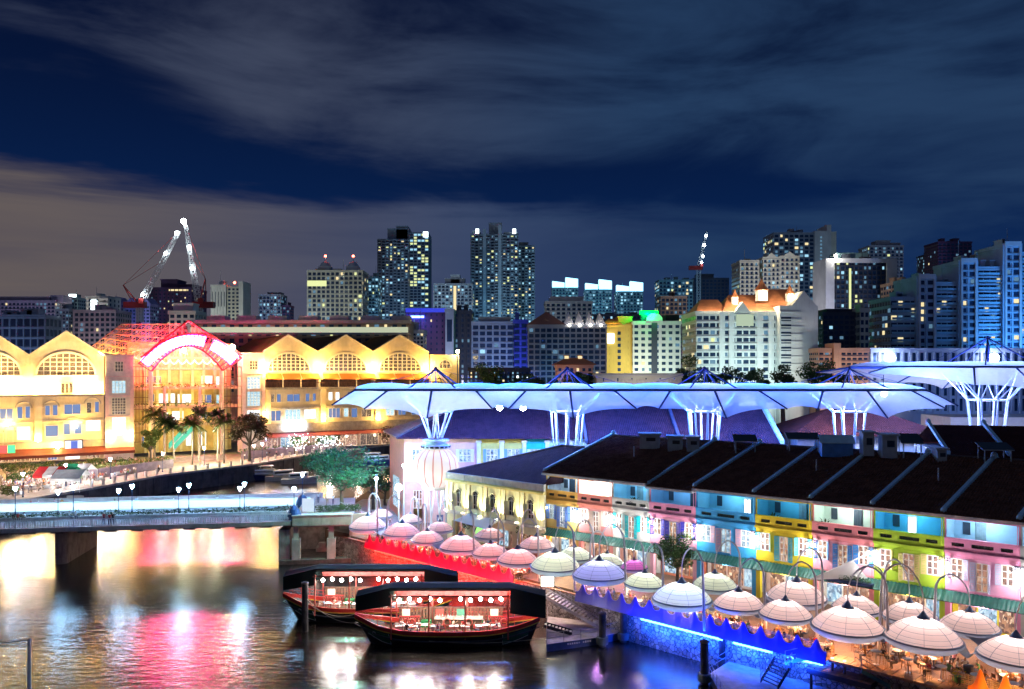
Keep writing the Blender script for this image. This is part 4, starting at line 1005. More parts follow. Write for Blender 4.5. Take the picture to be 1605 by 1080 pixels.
# ================================================================== boats, pontoons, piles
def bumboat(loc, Ln, label, npeople, rz=0.0, glabel=''):
    root = thing('bumboat', label, 'boat', loc, rz, 'restaurant bumboats')
    ns = 22
    def sect(u):
        b = 2.25*min(1, (math.sin(PI*min(1, (u*.93+.045)))**.55)); b *= 1 if u > .12 else (.28+.72*(u/.12))
        sh = 1.72+1.15*(max(0, .34-u)/.34)**1.9+.95*(max(0, u-.68)/.32)**1.8
        x = -Ln/2+Ln*u
        return x, b, sh
    lv = [(-.9, .25), (-.35, .62), (.15, .86), (.6, .96), (1.0, 1.0)]
    mb = MB(); vs = []; mb.smooth = False
    rows = []
    for i in range(ns+1):
        u = i/ns; x, b, sh = sect(u); row = []
        for side in (-1, 1):
            for (f, k) in lv:
                z = -.6+(sh+.6)*((f+.9)/1.9)
                xx = x+(1.9*(1-(f+.9)/1.9)*max(0, 1-u*4) if u < .25 else -1.2*(1-(f+.9)/1.9)*max(0, u*5-4))
                row.append((xx, side*b*k, z))
        rows.append(row)
    n = len(lv); vs = [p for r in rows for p in r]; W_ = 2*n
    fs = []
    for i in range(ns):
        for j in range(n-1):
            a = i*W_+j; fs.append((a, a+W_, a+W_+1, a+1))
            a = i*W_+n+j; fs.append((a+1, a+W_+1, a+W_, a))
        fs.append((i*W_, i*W_+n, (i+1)*W_+n, (i+1)*W_))
    fs.append(tuple(range(0, n))+tuple(range(W_-1, n-1, -1))); e = ns*W_; fs.append(tuple(e+q for q in range(n-1, -1, -1))+tuple(e+q for q in range(n, W_)))
    mb.add(vs, fs)
    hull_m = mat('hull_black', (.010, .013, .020), .35, var=.3, bump=.1)
    mb.build('hull', hull_m, root)
    def band(z0, z1, off, m, name, u0=0.0, u1=1.0):
        mb = MB(); k0 = int(u0*ns); k1 = int(round(u1*ns))
        for side in (-1, 1):
            pts = []
            for i in range(k0, k1+1):
                x, b, sh = sect(i/ns)
                pts.append(((x, side*(b+off), sh+z0), (x, side*(b+off), sh+z1), (x, side*(b-.12), sh+z1), (x, side*(b-.12), sh+z0)))
            for a, b_ in zip(pts[:-1], pts[1:]):
                v = list(a)+list(b_); mb.add(v, [(0, 4, 5, 1), (1, 5, 6, 2), (2, 6, 7, 3), (3, 7, 4, 0)] if side < 0 else [(1, 5, 4, 0), (2, 6, 5, 1), (3, 7, 6, 2), (0, 4, 7, 3)])
        return mb.build(name, m, root)
    band(-.34, .05, .05, mat('boat_red', (.42, .025, .02), .4, var=.12), 'gunwale')
    band(-.44, -.34, .06, mat('boat_yellow', (.62, .40, .04), .4), 'strake')
    band(-.95, -.86, .02, mat('hull_edge', (.06, .07, .09), .4), 'rubbing_strip')
    # plank lines on the hull
    # painted bow and stern panels with white edge and an eye
    for sd in (-1, 1):
        for (ua, ub, nm) in ((.035, .19, 'bow_panel'), (.80, .96, 'stern_panel')):
            mb = MB(); pt = []
            for q in range(6):
                u = ua+(ub-ua)*q/5; x, b, sh = sect(u)
                zt = sh-.60; zb = .25+(sh-.9)*(q/5 if nm[0] == 's' else (1-q/5))*.5
                zb = min(zb, zt-.1)
                def onhull(zv):
                    f = (zv+.6)/(sh+.6)*1.9-.9; kk = 1.0
                    for (fa, ka), (fb, kb) in zip(lv[:-1], lv[1:]):
                        if fa <= f <= fb: kk = ka+(kb-ka)*(f-fa)/(fb-fa)
                    xx = x+(1.9*(1-(f+.9)/1.9)*max(0, 1-u*4) if u < .25 else -1.2*(1-(f+.9)/1.9)*max(0, u*5-4))
                    return (xx, sd*(b*kk+.03), zv)
                pt.append((onhull(zt), onhull((zt+zb)/2), onhull(zb)))
            for a, b_ in zip(pt[:-1], pt[1:]): mb.add([*a, *b_], [(0, 3, 4, 1), (1, 4, 5, 2)] if sd > 0 else [(1, 4, 3, 0), (2, 5, 4, 1)])
            pn = mb.build(nm, mat('boat_green', (.015, .11, .07), .4, var=.15), root)
            mb = MB(); mb.path([p[2] for p in pt], .035, 4); mb.tube(pt[-1][0] if nm[0] == 'b' else pt[0][0], pt[-1][2] if nm[0] == 'b' else pt[0][2], .035)
            mb.build('white_edge', mat('boat_white', (.72, .75, .76), .4, var=.05), pn)
            if nm[0] == 'b':
                c = Vector(pt[2][1]); mb = MB(); mb.ball((c.x-.15, c.y+sd*.03, c.z+.15), .2, 10, 6, .7); ey = mb.build('eye', mat('boat_white'), pn)
                mb = MB(); mb.ball((c.x-.15, c.y+sd*.17, c.z+.15), .10, 8, 5); mb.build('pupil', mat('pupil_black', (.01, .01, .01), .2, var=0), ey)
    # deck
    mb = MB(); 
    for i in range(1, ns-1):
        x, b, sh = sect(i/ns); x2, b2, _ = sect((i+1)/ns); z = 1.25+.6*max(0, .2-i/ns)/.2+.6*max(0, i/ns-.85)/.15
        z2 = 1.25+.6*max(0, .2-(i+1)/ns)/.2+.6*max(0, (i+1)/ns-.85)/.15
        mb.quad((x, -b*.94, z), (x2, -b2*.94, z2), (x2, b2*.94, z2), (x, b*.94, z))
    mb.build('deck', mat('boat_deck', (.13, .075, .05), .5, var=.3, vs=3), root)
    # rails
    mb = MB()
    for side in (-1, 1):
        P = []
        for i in range(1, ns): x, b, sh = sect(i/ns); P.append((x, side*b*.96, sh)); 
        for p in P[::1]: mb.tube(p, (p[0], p[1], p[2]+.75), .025, n=5)
        mb.path([(p[0], p[1], p[2]+.75) for p in P], .03, 5); mb.path([(p[0], p[1], p[2]+.4) for p in P], .02, 4)
    mb.build('railing', mat('boat_rail_red', (.50, .04, .04), .4), root)
    # canopy
    tarp = mat('black_tarpaulin', (.003, .012, .012), .85, var=.3, bump=.15)
    xa, xb = -Ln*.30, Ln*.34; zt = 5.8; hb = 1.15
    mb = MB(); mb.sheet([(xa, -hb, zt-.10), (xb, -hb, zt-.10), (xb, 0, zt), (xa, 0, zt)], (0, 0, 1), .05); mb.sheet([(xb, hb, zt-.10), (xa, hb, zt-.10), (xa, 0, zt), (xb, 0, zt)], (0, 0, 1), .06)
    mb.box(xa, xb, -hb-.03, -hb, zt-.36, zt-.06); mb.box(xa, xb, hb, hb+.03, zt-.36, zt-.06)
    mb.build('canopy', tarp, root)
    def end(xi, xo, zi, zo, drop, name):
        mb = MB(); a, b = (xi, xo)
        mb.sheet([(a, -hb, zi-.12), (b, -hb, zo-.3), (b, 0, zo), (a, 0, zi)] if b > a else [(b, -hb, zo-.3), (a, -hb, zi-.12), (a, 0, zi), (b, 0, zo)], (0, 0, 1), .05)
        mb.sheet([(b, hb, zo-.3), (a, hb, zi-.12), (a, 0, zi), (b, 0, zo)] if b > a else [(a, hb, zi-.12), (b, hb, zo-.3), (b, 0, zo), (a, 0, zi)], (0, 0, 1), .05)
        for sd in (-1, 1):
            mb.add([(a, sd*hb, zi-.12), (b, sd*hb, zo-.3), (b, sd*hb, zo-drop), (a, sd*hb, zi-.12-drop)], [(0, 1, 2, 3)]); mb.add([(a, sd*(hb-.04), zi-.12), (b, sd*(hb-.04), zo-.3), (b, sd*(hb-.04), zo-drop), (a, sd*(hb-.04), zi-.12-drop)], [(3, 2, 1, 0)])
        mb.build(name, tarp, root)
    end(xa, -Ln*.485, zt, 5.15, 1.7, 'awning_flap'); end(xb, Ln*.53, zt, 5.2, 2.45, 'awning_flap')
    mb = MB()
    for x in (xa+.2, xa*.3, xb*.3, xb-.2):
        for sd in (-1, 1): mb.box(x-.07, x+.07, sd*1.95-.07, sd*1.95+.07, .95, zt-.45)
    for sd in (-1, 1): mb.box(xa, xb, sd*1.95-.05, sd*1.95+.05, zt-.75, zt-.62)
    mb.build('post', mat('boat_post', (.45, .10, .08), .5), root)
    # red inner lining and valance, back screen
    mb = MB(); mb.box(xa+.3, xb-.3, 1.72, 1.76, 4.2, 5.3); mb.build('valance', mat('boat_valance', (.45, .10, .09), .6, var=.35, vs=3), root)
    # lights
    bl = MB(); bulbs = []
    for k in range(11):
        if k == 5: continue
        x = xa+.9+(xb-xa-1.8)*k/10; bulbs.append(x)
    b0 = None
    for q, x in enumerate(bulbs):
        z = 4.55+.12*(q % 2)
        if b0 is None:
            mb = MB(); mb.ball((0, 0, 0), .19); b0 = mb.build('bulb', glow('boat_bulb', (1, .93, .86), 40), root, (x, -1.2, z))
            mb = MB(); mb.tube((0, 0, .1), (0, 0, .75), .015, n=4); mb.build('flex', mat('lantern_iron'), b0)
        else: c = dup(b0, parent=root); c.location = (x, -1.2, z)
    for x in (xa+1.8, xa*.33, xb*.33, xb-1.6): lamp('bulb_light', 'POINT', (x, -1.0, 4.3), 200, (1, .88, .80), .3, parent=root)
    # bar, benches and lattice screens
    mb = MB(); mb.box(-1.2, 3.4, .2, 1.1, 1.2, 2.25); mb.build('bar_front', mat('bar_dark', (.10, .06, .04), .4), root)
    mb = MB(); mb.box(-1.3, 3.5, .1, 1.2, 2.25, 2.33); bt = mb.build('bar_top', mat('bar_top', (.5, .42, .34), .25), root)
    rr = random.Random(5); mb = MB()
    for k in range(16): x = -1.1+k*.28; h = rr.uniform(.18, .34); mb.lathe([(.05, 0), (.05, h*.6), (.02, h*.75), (.02, h), (.001, h)], 6, (x, .45+rr.uniform(-.1, .4), 2.33))
    mb.build('bottles', mat('bottle_glass', (.35, .42, .40), .1), bt)
    mb = MB()
    for x0 in (xa+.6, xb-2.2):
        for k in range(8): mb.tube((x0+k*.22, .9, 1.0), (x0+k*.22+.5, .9, 2.3), .03, n=4); mb.tube((x0+k*.22+.5, .9, 1.0), (x0+k*.22, .9, 2.3), .03, n=4)
        mb.box(x0, x0+2.1, .86, .94, 2.3, 2.4)
    mb.build('lattice', mat('boat_rail_red'), root)
    mb = MB()
    for x in (xa+1.5, xa+3.4, xb-2.4): mb.lathe([(.40, 0), (.40, .05), (.05, .06), (.05, -.7), (.001, -.7)], 10, (x, -.9, 2.05))
    for x in (xa+.6, xa+2.5, xb-1.2, 2.0): mb.box(x-.25, x+.25, -1.2, -.7, 1.65, 1.73); mb.box(x-.25, x+.25, -.76, -.70, 1.73, 2.2)
    mb.build('furniture', mat('furniture_white', (.70, .66, .62), .5), root)
    mb = MB(); mb.box(xa+2.8, xa+3.8, .9, 1.5, .95, 1.9); mb.box(xb-3.4, xb-2.6, .9, 1.5, .95, 1.9); mb.build('locker', mat('locker_green', (.02, .22, .07), .5), root)
    mb = MB()
    for k in range(int((xb-xa-1)/.34)): x = xa+.5+k*.34; mb.box(x, x+.24, 1.60, 1.64, 1.3, 3.0)
    mb.box(xa+.4, xb-.4, 1.57, 1.67, 3.0, 3.12); stuff(mb.build('rear_screen', mat('screen_wood', (.14, .07, .045), .6, var=.4, vs=3), root))
    for q, x in enumerate((xa+1.2, xa+4.6, xb-5.0, xb-1.6)):
        mb = MB(); mb.box(x-.4, x+.4, 1.52, 1.56, 2.2, 2.9); mb.build('notice', mat('notice_%d' % (q % 3), [(.7, .65, .5), (.55, .08, .06), (.1, .3, .2)][q % 3], .6), root)
        mb = MB(); P_ = [(x+1.0+.33*math.cos(2*PI*j/12), -1.72, 2.55+.33*math.sin(2*PI*j/12)) for j in range(13)]; mb.path(P_, .07, 6); mb.build('lifebuoy', mat('buoy_red', (.6, .12, .08), .5), root)
    mb = MB()
    for x in (xa+.9, xa+2.2, xa+4.4, xa+6.2, xb-4.4, xb-3.0, xb-1.4): mb.box(x-.45, x+.45, -1.15, -.45, 1.92, 1.97); mb.box(x-.44, x+.44, -1.16, -1.14, 1.65, 1.95); mb.tube((x, -.8, 1.25), (x, -.8, 1.92), .05, n=5)
    mb.build('clothed_table', mat('boat_cloth', (.72, .70, .66), .7, var=.08), root)
    rr = random.Random(npeople)
    for k in range(npeople):
        x = xa+1.0+k*(xb-xa-2)/max(1, npeople-1)+rr.uniform(-.3, .3); yy = rr.uniform(-1.55, -.3)
        p = Vector(loc)+Vector((x, yy, 1.27))
        person(p, rr.choice((PI/2, -PI/2, PI*.8, 0)), 'customer in {c} seated on '+glabel, 'customers on '+glabel)
    return root
bumboat((-6.4, 82.1, 0), 18.3, 'nearer dark bumboat with red gunwale, green bow and white lights, moored beside the pontoon', 12, 0, 'the nearer bumboat')
bumboat((-15.6, 89.8, 0), 18.3, 'farther dark bumboat with red bow and white lights, half hidden behind the nearer one', 9, 0, 'the farther bumboat')
# mooring lines
def rope(pts, label):
    a = Vector(pts[0]); P = []
    for k in range(13):
        u = k/12; p = Vector(pts[0]).lerp(Vector(pts[1]), u); p.z -= pts[2]*4*u*(1-u); P.append(p-a)
    mb = MB(); mb.path(P, .03, 5); o = mb.build('mooring_rope', mat('rope', (.45, .42, .36), .8), None, a); tag(o, label, 'rope')
pile_m = mat('pile_timber', (.035, .032, .04), .6, var=.4, vs=2, bump=.4)
def pile(px, pybase, pytop, r, label, cap=True):
    b = onz(px, pybase, 0); zt = CAMH-(pytop-YH)*b.y/FOC
    t = thing('mooring_pile', label, 'pile', (b.x, b.y, 0))
    mb = MB(); mb.tube((0, 0, -2), (0, 0, zt), r, r*.97, 12); mb.build('post', pile_m, t)
    mb = MB(); mb.lathe([(r*1.12, 0), (r*1.12, .12), (r*.5, .2), (.01, .2)], 12, (0, 0, zt-.04)); mb.build('cap', mat('pile_cap', (.12, .08, .08), .5), t)
    if cap: mb = MB(); mb.lathe([(r*1.02, .2), (r*1.6, .25), (r*1.6, .9), (r*1.02, .95)], 12); mb.build('collar', mat('pile_collar', (.09, .12, .13), .6), t)
    return b
p1 = pile(478, 990, 914, .33, 'slim dark pile standing in front of the farther bumboat bow', False)
rope(((p1.x, p1.y, 3.6), (-15.0, 82.2, 2.0), .9), 'slack rope from the slim pile to the nearer bow')
rope(((p1.x, p1.y, 3.2), (-16, 88, 1.4), 1.0), 'second slack rope from the slim pile along the farther hull')
rope(((3.4, 80.6, 1.0), (-8, 79.9, .9), .35), 'thin rope along the nearer hull from its stern')
pile(944, 1013, 962, .36, 'thick dark pile at the corner of the purple pontoon')
pile(977, 1006, 954, .36, 'thick dark pile against the quay wall beside the purple pontoon')
pile(1104, 1072, 1006, .36, 'thick dark pile at the outer corner of the right-hand landing')
pile(1133, 1046, 994, .36, 'thick dark pile near the blue-lit wall beside the right-hand landing')
steel_w = mat('painted_steel', (.42, .40, .46), .4, .3, var=.1)
deckpl = mat('pontoon_deck', (.46, .42, .50), .55, var=.2, vs=1.5)
def pontoon(name, pts, z, label, hullcol, rails):
    c = sum((Vector(p) for p in pts), Vector((0, 0)))/len(pts)
    t = thing(name, label, 'pontoon', (c.x, c.y, 0)); P = [(p[0]-c.x, p[1]-c.y) for p in pts]
    mb = MB(); mb.prism(P, -.5, z-.05); mb.build('float', hullcol, t)
    mb = MB(); mb.prism(P, z-.046, z); mb.build('deck', deckpl, t)
    mb = MB()
    for (i, j) in rails:
        a = Vector((*P[i], z)); b = Vector((*P[j], z)); n = max(2, int((b-a).length/1.4))
        for k in range(n+1): p = a.lerp(b, k/n); mb.tube(p, p+Vector((0, 0, 1.05)), .03, n=5)
        for h in (1.05, .55): mb.tube(a+Vector((0, 0, h)), b+Vector((0, 0, h)), .028, n=5)
    mb.build('railing', steel_w, t)
    return t
PT = [(3.3, 79.4), (8.4, 81.5), (11.2, 83.3), (9.6, 86.0), (3.8, 88.4)]
pt = pontoon('landing_pontoon', PT, .75, 'landing pontoon with a pale purple-lit deck and blue float beside the nearer bumboat', mat('float_blue', (.06, .10, .22), .5, var=.2), [(0, 1), (4, 0), (1, 2)])
mb = MB(); a = Vector((PT[0][0], PT[0][1])); d = (Vector(PT[1])-a).normalized(); c = sum((Vector(p) for p in PT), Vector((0, 0)))/5
rr = random.Random(3)
for k in range(11):
    if k == 6: continue
    p = a+d*(2.3+k*.24)-Vector((-d.y, d.x))*.012-c; mb.obox((p.x, p.y, .48), .15, .02, rr.uniform(.14, .2), math.atan2(d.y, d.x))
mb.build('painted_lettering', mat('boat_white'), pt)
mb = MB(); mb.box(1.0, 1.35, .5, .85, .75, 1.5); mb.box(1.4, 1.75, .5, .85, .75, 1.5); mb.build('bollard', white_paint, pt)
def gangway(a, b, w_, label, treads, mtread, mstr, rail=True, steps=False):
    a = Vector(a); b = Vector(b); d = b-a; h = Vector((d.x, d.y, 0)); Lh = h.length; ang = math.atan2(d.y, d.x)
    t = thing('gangway', label, 'gangway', a, ang); dz_ = d.z
    mb = MB()
    for sd in (-w_/2, w_/2): mb.sheet([(0, sd-.04, -.15), (Lh, sd-.04, dz_-.15), (Lh, sd+.04, dz_-.15), (0, sd+.04, -.15)], (0, 0, 1), .32)
    mb.build('stringer', mstr, t)
    for k in range(treads):
        u = (k+.5)/treads; x = Lh*u; z = dz_*u+(.05 if not steps else .1)
        if k == 0: mb = MB(); mb.box(-Lh/treads*.34, Lh/treads*.34, -w_/2+.05, w_/2-.05, -.03, .03); tr = mb.build('tread', mtread, t, (x, 0, z))
        else: c = dup(tr, parent=t); c.location = (x, 0, z)
    if rail:
        mb = MB()
        for sd in (-w_/2, w_/2):
            n = max(3, int(Lh/1.1))
            for k in range(n+1): u = k/n; mb.tube((Lh*u, sd, dz_*u), (Lh*u, sd, dz_*u+1.0), .028, n=5)
            for hh in (1.0, .55): mb.tube((0, sd, hh), (Lh, sd, dz_+hh), .028, n=5)
        mb.build('handrail', steel_w, t)
    return t
tread_p = mat('tread_pale', (.5, .46, .52), .5)
gangway((3.6, 87.2, 3.5), (9.3, 84.6, .85), 1.7, 'long sloping gangway from the quay down to the purple pontoon', 17, tread_p, steel_w)
gangway((3.2, 82.9, 1.55), (6.0, 82.6, .85), 1.0, 'short cleated ramp from the bumboat stern to the pontoon', 8, mat('cleat_pale', (.5, .46, .48), .5), mat('stringer_dark', (.03, .03, .05), .5), False)
# right-hand landing
LP = [onz(1112, 1056, .75), onz(1150, 1032, .75), onz(1292, 1046, .75), onz(1345, 1086, .75), onz(1300, 1130, .75), onz(1150, 1125, .75)]
pontoon('landing_pontoon', [(p.x, p.y) for p in LP], .75, 'right-hand landing stage with a purple and orange lit deck at the bottom edge', mat('float_dark', (.03, .03, .05), .5), [(5, 0), (0, 1)])
gangway(onz(1205, 1074, .85), onz(1228, 1036, 2.6), 1.9, 'steep flight of steps rising from the right-hand landing', 8, mat('tread_dark', (.10, .10, .11), .5), mat('stringer_dark'), True, True)
gangway(onz(1228, 1034, 2.65), onz(1288, 1021, 3.5), 1.6, 'teal footbridge from the steps to the end of the blue rail', 9, mat('tread_brown', (.30, .16, .10), .6), mat('teal_steel', (.06, .22, .26), .5))
gangway(onz(1345, 1046, 3.35), onz(1440, 1098, .9), 1.7, 'long teal stairway with ochre treads descending from the timber terrace', 16, mat('tread_ochre', (.45, .32, .12), .5), mat('teal_steel'))
t = thing('timber_landing', 'small timber landing with two white-topped posts beside the teal stairway', 'platform', onz(1322, 1052, 2.6), QANG)
mb = MB(); 
for k in range(8): mb.box(-2.6+k*.66, -2.6+k*.66+.62, -1.1, 1.2, -.12, 0)
mb.build('deck', deck_m, t); mb = MB(); mb.box(-2.6, 2.6, -1.12, 1.2, -.55, -.13); [mb.tube((x_, y_, -2.8), (x_, y_, -.5), .12) for x_ in (-2.3, 2.3) for y_ in (-.9, 1.0)]; mb.build('fascia', mat('stringer_dark'), t)
mb = MB()
for x in (-.7, .3): mb.tube((x, -.5, 0), (x, -.5, .8), .11, n=8)
mb.build('post', mat('post_brown', (.12, .06, .04), .6), t); mb = MB()
for x in (-.7, .3): mb.tube((x, -.5, .8), (x, -.5, 1.05), .13, n=8)
mb.build('post_cap', glow('post_cap_fill', (1, .9, .8), 1.0), t); lamp('landing_fill', 'POINT', (-.2, -.5, 1.4), 70, (1, .45, .18), .2, parent=t)  # cap glow and orange lamp added to brighten the landing
# terrace in front of the last umbrellas
mb = MB(); s0 = S_B1+.2; s1 = S_O1
n = int((s1-s0)/.8)
for k in range(n): mb.box(s0+(s1-s0)*k/n+.02, s0+(s1-s0)*(k+1)/n-.02, -1.75, .0, 3.40, 3.60)
o = mb.build('terrace', deck_m, None, Q(0, 0, 0), QANG); structure(o)
# bar stools, tall tables and bins on the terrace
def stool(p, rz, label):
    t = thing('bar_stool', label, 'bar stool', p, rz, 'bar stools on the terrace')
    mb = MB(); mb.lathe([(.01, .74), (.19, .74), (.19, .79), (.01, .79)], 10); mb.build('seat', mat('stool_wood', (.45, .26, .10), .5), t)
    mb = MB()
    for a in range(4): x, y = .14*math.cos(a*PI/2+.78), .14*math.sin(a*PI/2+.78); mb.tube((x, y, .74), (x*1.5, y*1.5, 0), .018, n=4)
    mb.lathe([(.19, .28), (.2, .3), (.18, .3)], 8); mb.build('leg_frame', mat('stool_wood'), t); return t
st0 = stool(Q(S_B1+3, -.7, ZQ), 0, 'wooden bar stool on the timber terrace')
k = 0
for s in [S_B1+3+.75*q for q in range(0, 20)]:
    if k: dup(st0, Q(s+prs.uniform(-.1, .1), -.7+.9*(k % 2), ZQ), prs.random()*6)
    k += 1
for q in range(6):
    s = S_B1+3.4+q*2.4; c = Q(s, -.25, ZQ)
    t = thing('high_table', 'tall round bar table on the timber terrace', 'table', c, 0, 'high tables on the terrace'); o = link('table_top', tm, t, (0, 0, .35)); o = link('pedestal', pmesh, t); o.scale = (1, 1, 1.5)
    person(c+Vector((.7, .3, .1)), 1.9, 'drinker in {c} at a tall table on the timber terrace', 'drinkers on the timber terrace'); person(c+Vector((-.6, .5, .1)), -1.6, 'drinker in {c} at a tall table on the timber terrace', 'drinkers on the timber terrace')
for q in range(8):
    diners(S_B1+1.5+q*2.6, 2.2, 'under the peach umbrellas on the terrace', 'under the peach umbrellas', 4, .4*q)
for q in range(3):
    diners(S_B1+2.5+q*4.8, 4.6, 'under the rear peach umbrellas', 'under the rear peach umbrellas', 3, .4*q, False)
b = onz(1518, 1066, ZQ); t = thing('waste_bin', 'dark grey round bin beside the orange rail', 'bin', b); mb = MB(); mb.lathe([(.01, 0), (.30, 0), (.34, .95), (.36, .95), (.36, 1.0), (.01, 1.0)], 12); mb.build('barrel', mat('bin_dark', (.06, .07, .10), .5), t); mb = MB(); mb.lathe([(.37, 1.0), (.35, 1.12), (.15, 1.2), (.01, 1.2)], 12); mb.build('lid', mat('bin_lid', (.10, .11, .14), .4), t)
b = onz(1503, 1068, ZQ); t = thing('plant_tub', 'green tub of yellow flowers beside the dark bin', 'planter', b); mb = MB(); mb.box(-.35, .35, -.3, .3, 0, .45); mb.build('tub', mat('tub_green', (.03, .25, .06), .5), t)
mb = MB(); rr = random.Random(2)
for k in range(60): c = Vector((rr.uniform(-.35, .35), rr.uniform(-.3, .3), rr.uniform(.45, .95))); mb.obox(c, .12, .02, .08, rr.uniform(0, 6), rr.uniform(-1, 1))
mb.build('flowers', mat('flower_yellow', (.65, .5, .03), .6), t)
# menu light box at the head of the gangway
b = onz(858, 934, ZQ); t = thing('menu_sign', 'glowing white menu light box on two posts at the gangway head', 'sign', b); mb = MB(); mb.box(-.65, .65, -.08, .08, 1.0, 1.95); mb.build('light_box', glow('menu_glow', (1, 1, .82), 2.6), t); mb = MB(); mb.tube((-.7, 0, 0), (-.7, 0, 2.0), .04); mb.tube((.7, 0, 0), (.7, 0, 2.0), .04); mb.build('post', mat('lantern_iron'), t)
# ================================================================== road and foot bridge
BRA = math.atan2(.149, .989); BO = Vector((-30.8, 115.6, 0))
def B(x, y, z): return BO+Matrix.Rotation(BRA, 3, 'Z') @ Vector((x, y, z))
ZD = 5.85
conc = mat('bridge_concrete', (.66, .67, .70), .75, var=.15, bump=.15, wear=.35)
pale = mat('bridge_pale_paint', (.50, .56, .62), .6, var=.08, wear=.2)
root = thing('bridge', 'low concrete bridge with slim white railing and a glowing blue-white parapet', 'bridge', BO, BRA)
x0 = -62.0
mb = MB(); mb.box(x0, 0, .3, 19, ZD-.6, ZD-.004); mb.prism([(x0, -.12), (0, -.12), (0, .3), (x0, .3)], ZD-.45, ZD+.06)
mb.build('girder', conc, root)
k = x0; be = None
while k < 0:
    if be is None: mb = MB(); mb.box(0, 1.6, .25, 2.5, ZD-.82, ZD-.6); be = mb.build('beam_end', mat('beam_grey', (.20, .2, .22), .8), root, (k, 0, 0))  # beam ends in a darker grey than the girder
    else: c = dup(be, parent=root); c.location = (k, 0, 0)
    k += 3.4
mb = MB(); mb.box(x0, 0, .3, 6.2, ZD, ZD+.03); mb.build('footway', mat('footway_grey', (.22, .24, .28), .7, var=.2), root)
mb = MB(); mb.box(x0, 0, 7.6, 11.9, ZD, ZD+.02); mb.build('carriageway', mat('bridge_asphalt', (.07, .07, .08), .8, var=.2), root)
mb = MB(); n = int(-x0/.32)
for k in range(n): x = x0+.32*k; mb.box(x, x+.06, .02, .06, ZD+.1, ZD+1.02)
for k in range(int(-x0/2.4)): x = x0+2.4*k; mb.box(x-.05, x+.05, -.02, .12, ZD+.06, ZD+1.12)
mb.box(x0, 0, -.02, .12, ZD+1.04, ZD+1.12); mb.box(x0, 0, .0, .10, ZD+.12, ZD+.18)
stuff(mb.build('railing', mat('rail_paint', (.62, .64, .68), .5, var=.05), root))
mb = MB(); mb.box(x0, 0, 6.3, 7.5, ZD, ZD+.42); mb.build('planter_trough', conc, root)
lb = glow('bridge_light_band', (.45, .78, 1), .85)
mb = MB(); mb.box(x0, 1.5, 12.3, 12.6, ZD, ZD+.35); mb.box(x0, 1.5, 12.26, 12.64, ZD+1.50, ZD+1.62); mb.build('parapet', pale, root)
mb = MB(); mb.box(x0, 1.5, 12.34, 12.5, ZD+.35, ZD+1.49); mb.build('light_band', lb, root)
mb = MB(); mb.box(x0, 3, 18.4, 18.7, ZD, ZD+1.15); mb.box(x0, 3, 18.35, 18.75, ZD+1.15, ZD+1.3); mb.build('far_parapet', mat('far_parapet_paint', (.55, .46, .45), .7, var=.12), root)
for k in range(5): lamp('band_light', 'AREA', (x0+6+k*12, 12.2, ZD+.95), 40, (.5, .8, 1), 11, rot=(math.radians(-90), 0, 0), parent=root, sy=.8)
# pier
def pier(px0, label_idx):
    mb = MB(); P = []
    for k in range(9): a = PI+PI*k/8; P.append((.85+.85*math.cos(a), 5.2+.85*math.sin(a)))
    P += [(1.7, 17), (0, 17)]
    xo = -32.6+px0
    mb.prism([(x+xo, y) for x, y in P], -2, ZD-.75)
    mb.prism([((x-.85)*1.12+.85+xo, (y-11)*1.03+11) for x, y in P], ZD-1.3, ZD-.95)
    o = mb.build('pier', mat('pier_concrete', (.40, .38, .40), .8, var=.25, vs=.7, bump=.25, wear=.8), root)
pier(0, 0); pier(-27.5, 1)
# right abutment with two square-based columns
ab = thing('bridge_abutment', 'white bridge abutment standing on two square-based columns over a dark recess', 'abutment', BO, BRA)
mb = MB(); mb.box(.4, 8.2, -.1, 14, 5.10, 5.25); mb.box(.2, 8.3, -.2, .3, 5.25, 6.62); mb.box(.1, 8.4, -.28, .4, 6.62, 6.76); mb.box(.4, 8.2, .3, 16, 5.25, 6.6); mb.build('deck_block', mat('abutment_white', (.58, .57, .56), .75, var=.12, bump=.1, wear=.45), ab)
for x in (.1, 4.9):
    mb = MB(); mb.box(x, x+1.15, -.1, 1.05, .55, 3.4); b_ = mb.build('column_base', mat('column_pale', (.60, .55, .54), .75, var=.15, wear=.5), ab)
    mb = MB(); mb.box(x+.22, x+.92, .1, .8, 3.4, 5.1); mb.build('column_shaft', mat('column_pale'), b_)
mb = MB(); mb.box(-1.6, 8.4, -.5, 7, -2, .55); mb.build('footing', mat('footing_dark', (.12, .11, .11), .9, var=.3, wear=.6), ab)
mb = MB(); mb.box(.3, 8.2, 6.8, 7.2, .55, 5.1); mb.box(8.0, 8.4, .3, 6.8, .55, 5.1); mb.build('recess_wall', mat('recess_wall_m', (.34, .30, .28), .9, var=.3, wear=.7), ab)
mb = MB(); mb.prism([(-1.7, .2), (-.2, .2), (-.2, 6), (-1.2, 6)], -2, 4.7); mb.build('wing_wall', mat('pier_concrete'), ab)
mb = MB(); mb.box(3, 5.5, 4.5, 6.5, .56, 1.2); mb.box(3.4, 4.4, 4.2, 5.2, 1.2, 1.9); mb.build('stored_blocks', mat('rubble_grey', (.42, .40, .38), .9), ab)
lamp('recess_light', 'POINT', (3, 3.5, 4.6), 22, (1, .75, .6), .2, parent=ab)
t = thing('retaining_wall', 'pinkish curved retaining wall with a brick coping beside the abutment', 'wall', B(8.4, 0, 0), BRA)
mb = MB(); mb.box(.02, 2.6, .2, .6, 3.4, 6.7); mb.build('upper_wall', mat('pink_wall', (.58, .44, .42), .75, var=.1, wear=.3), t)
mb = MB()
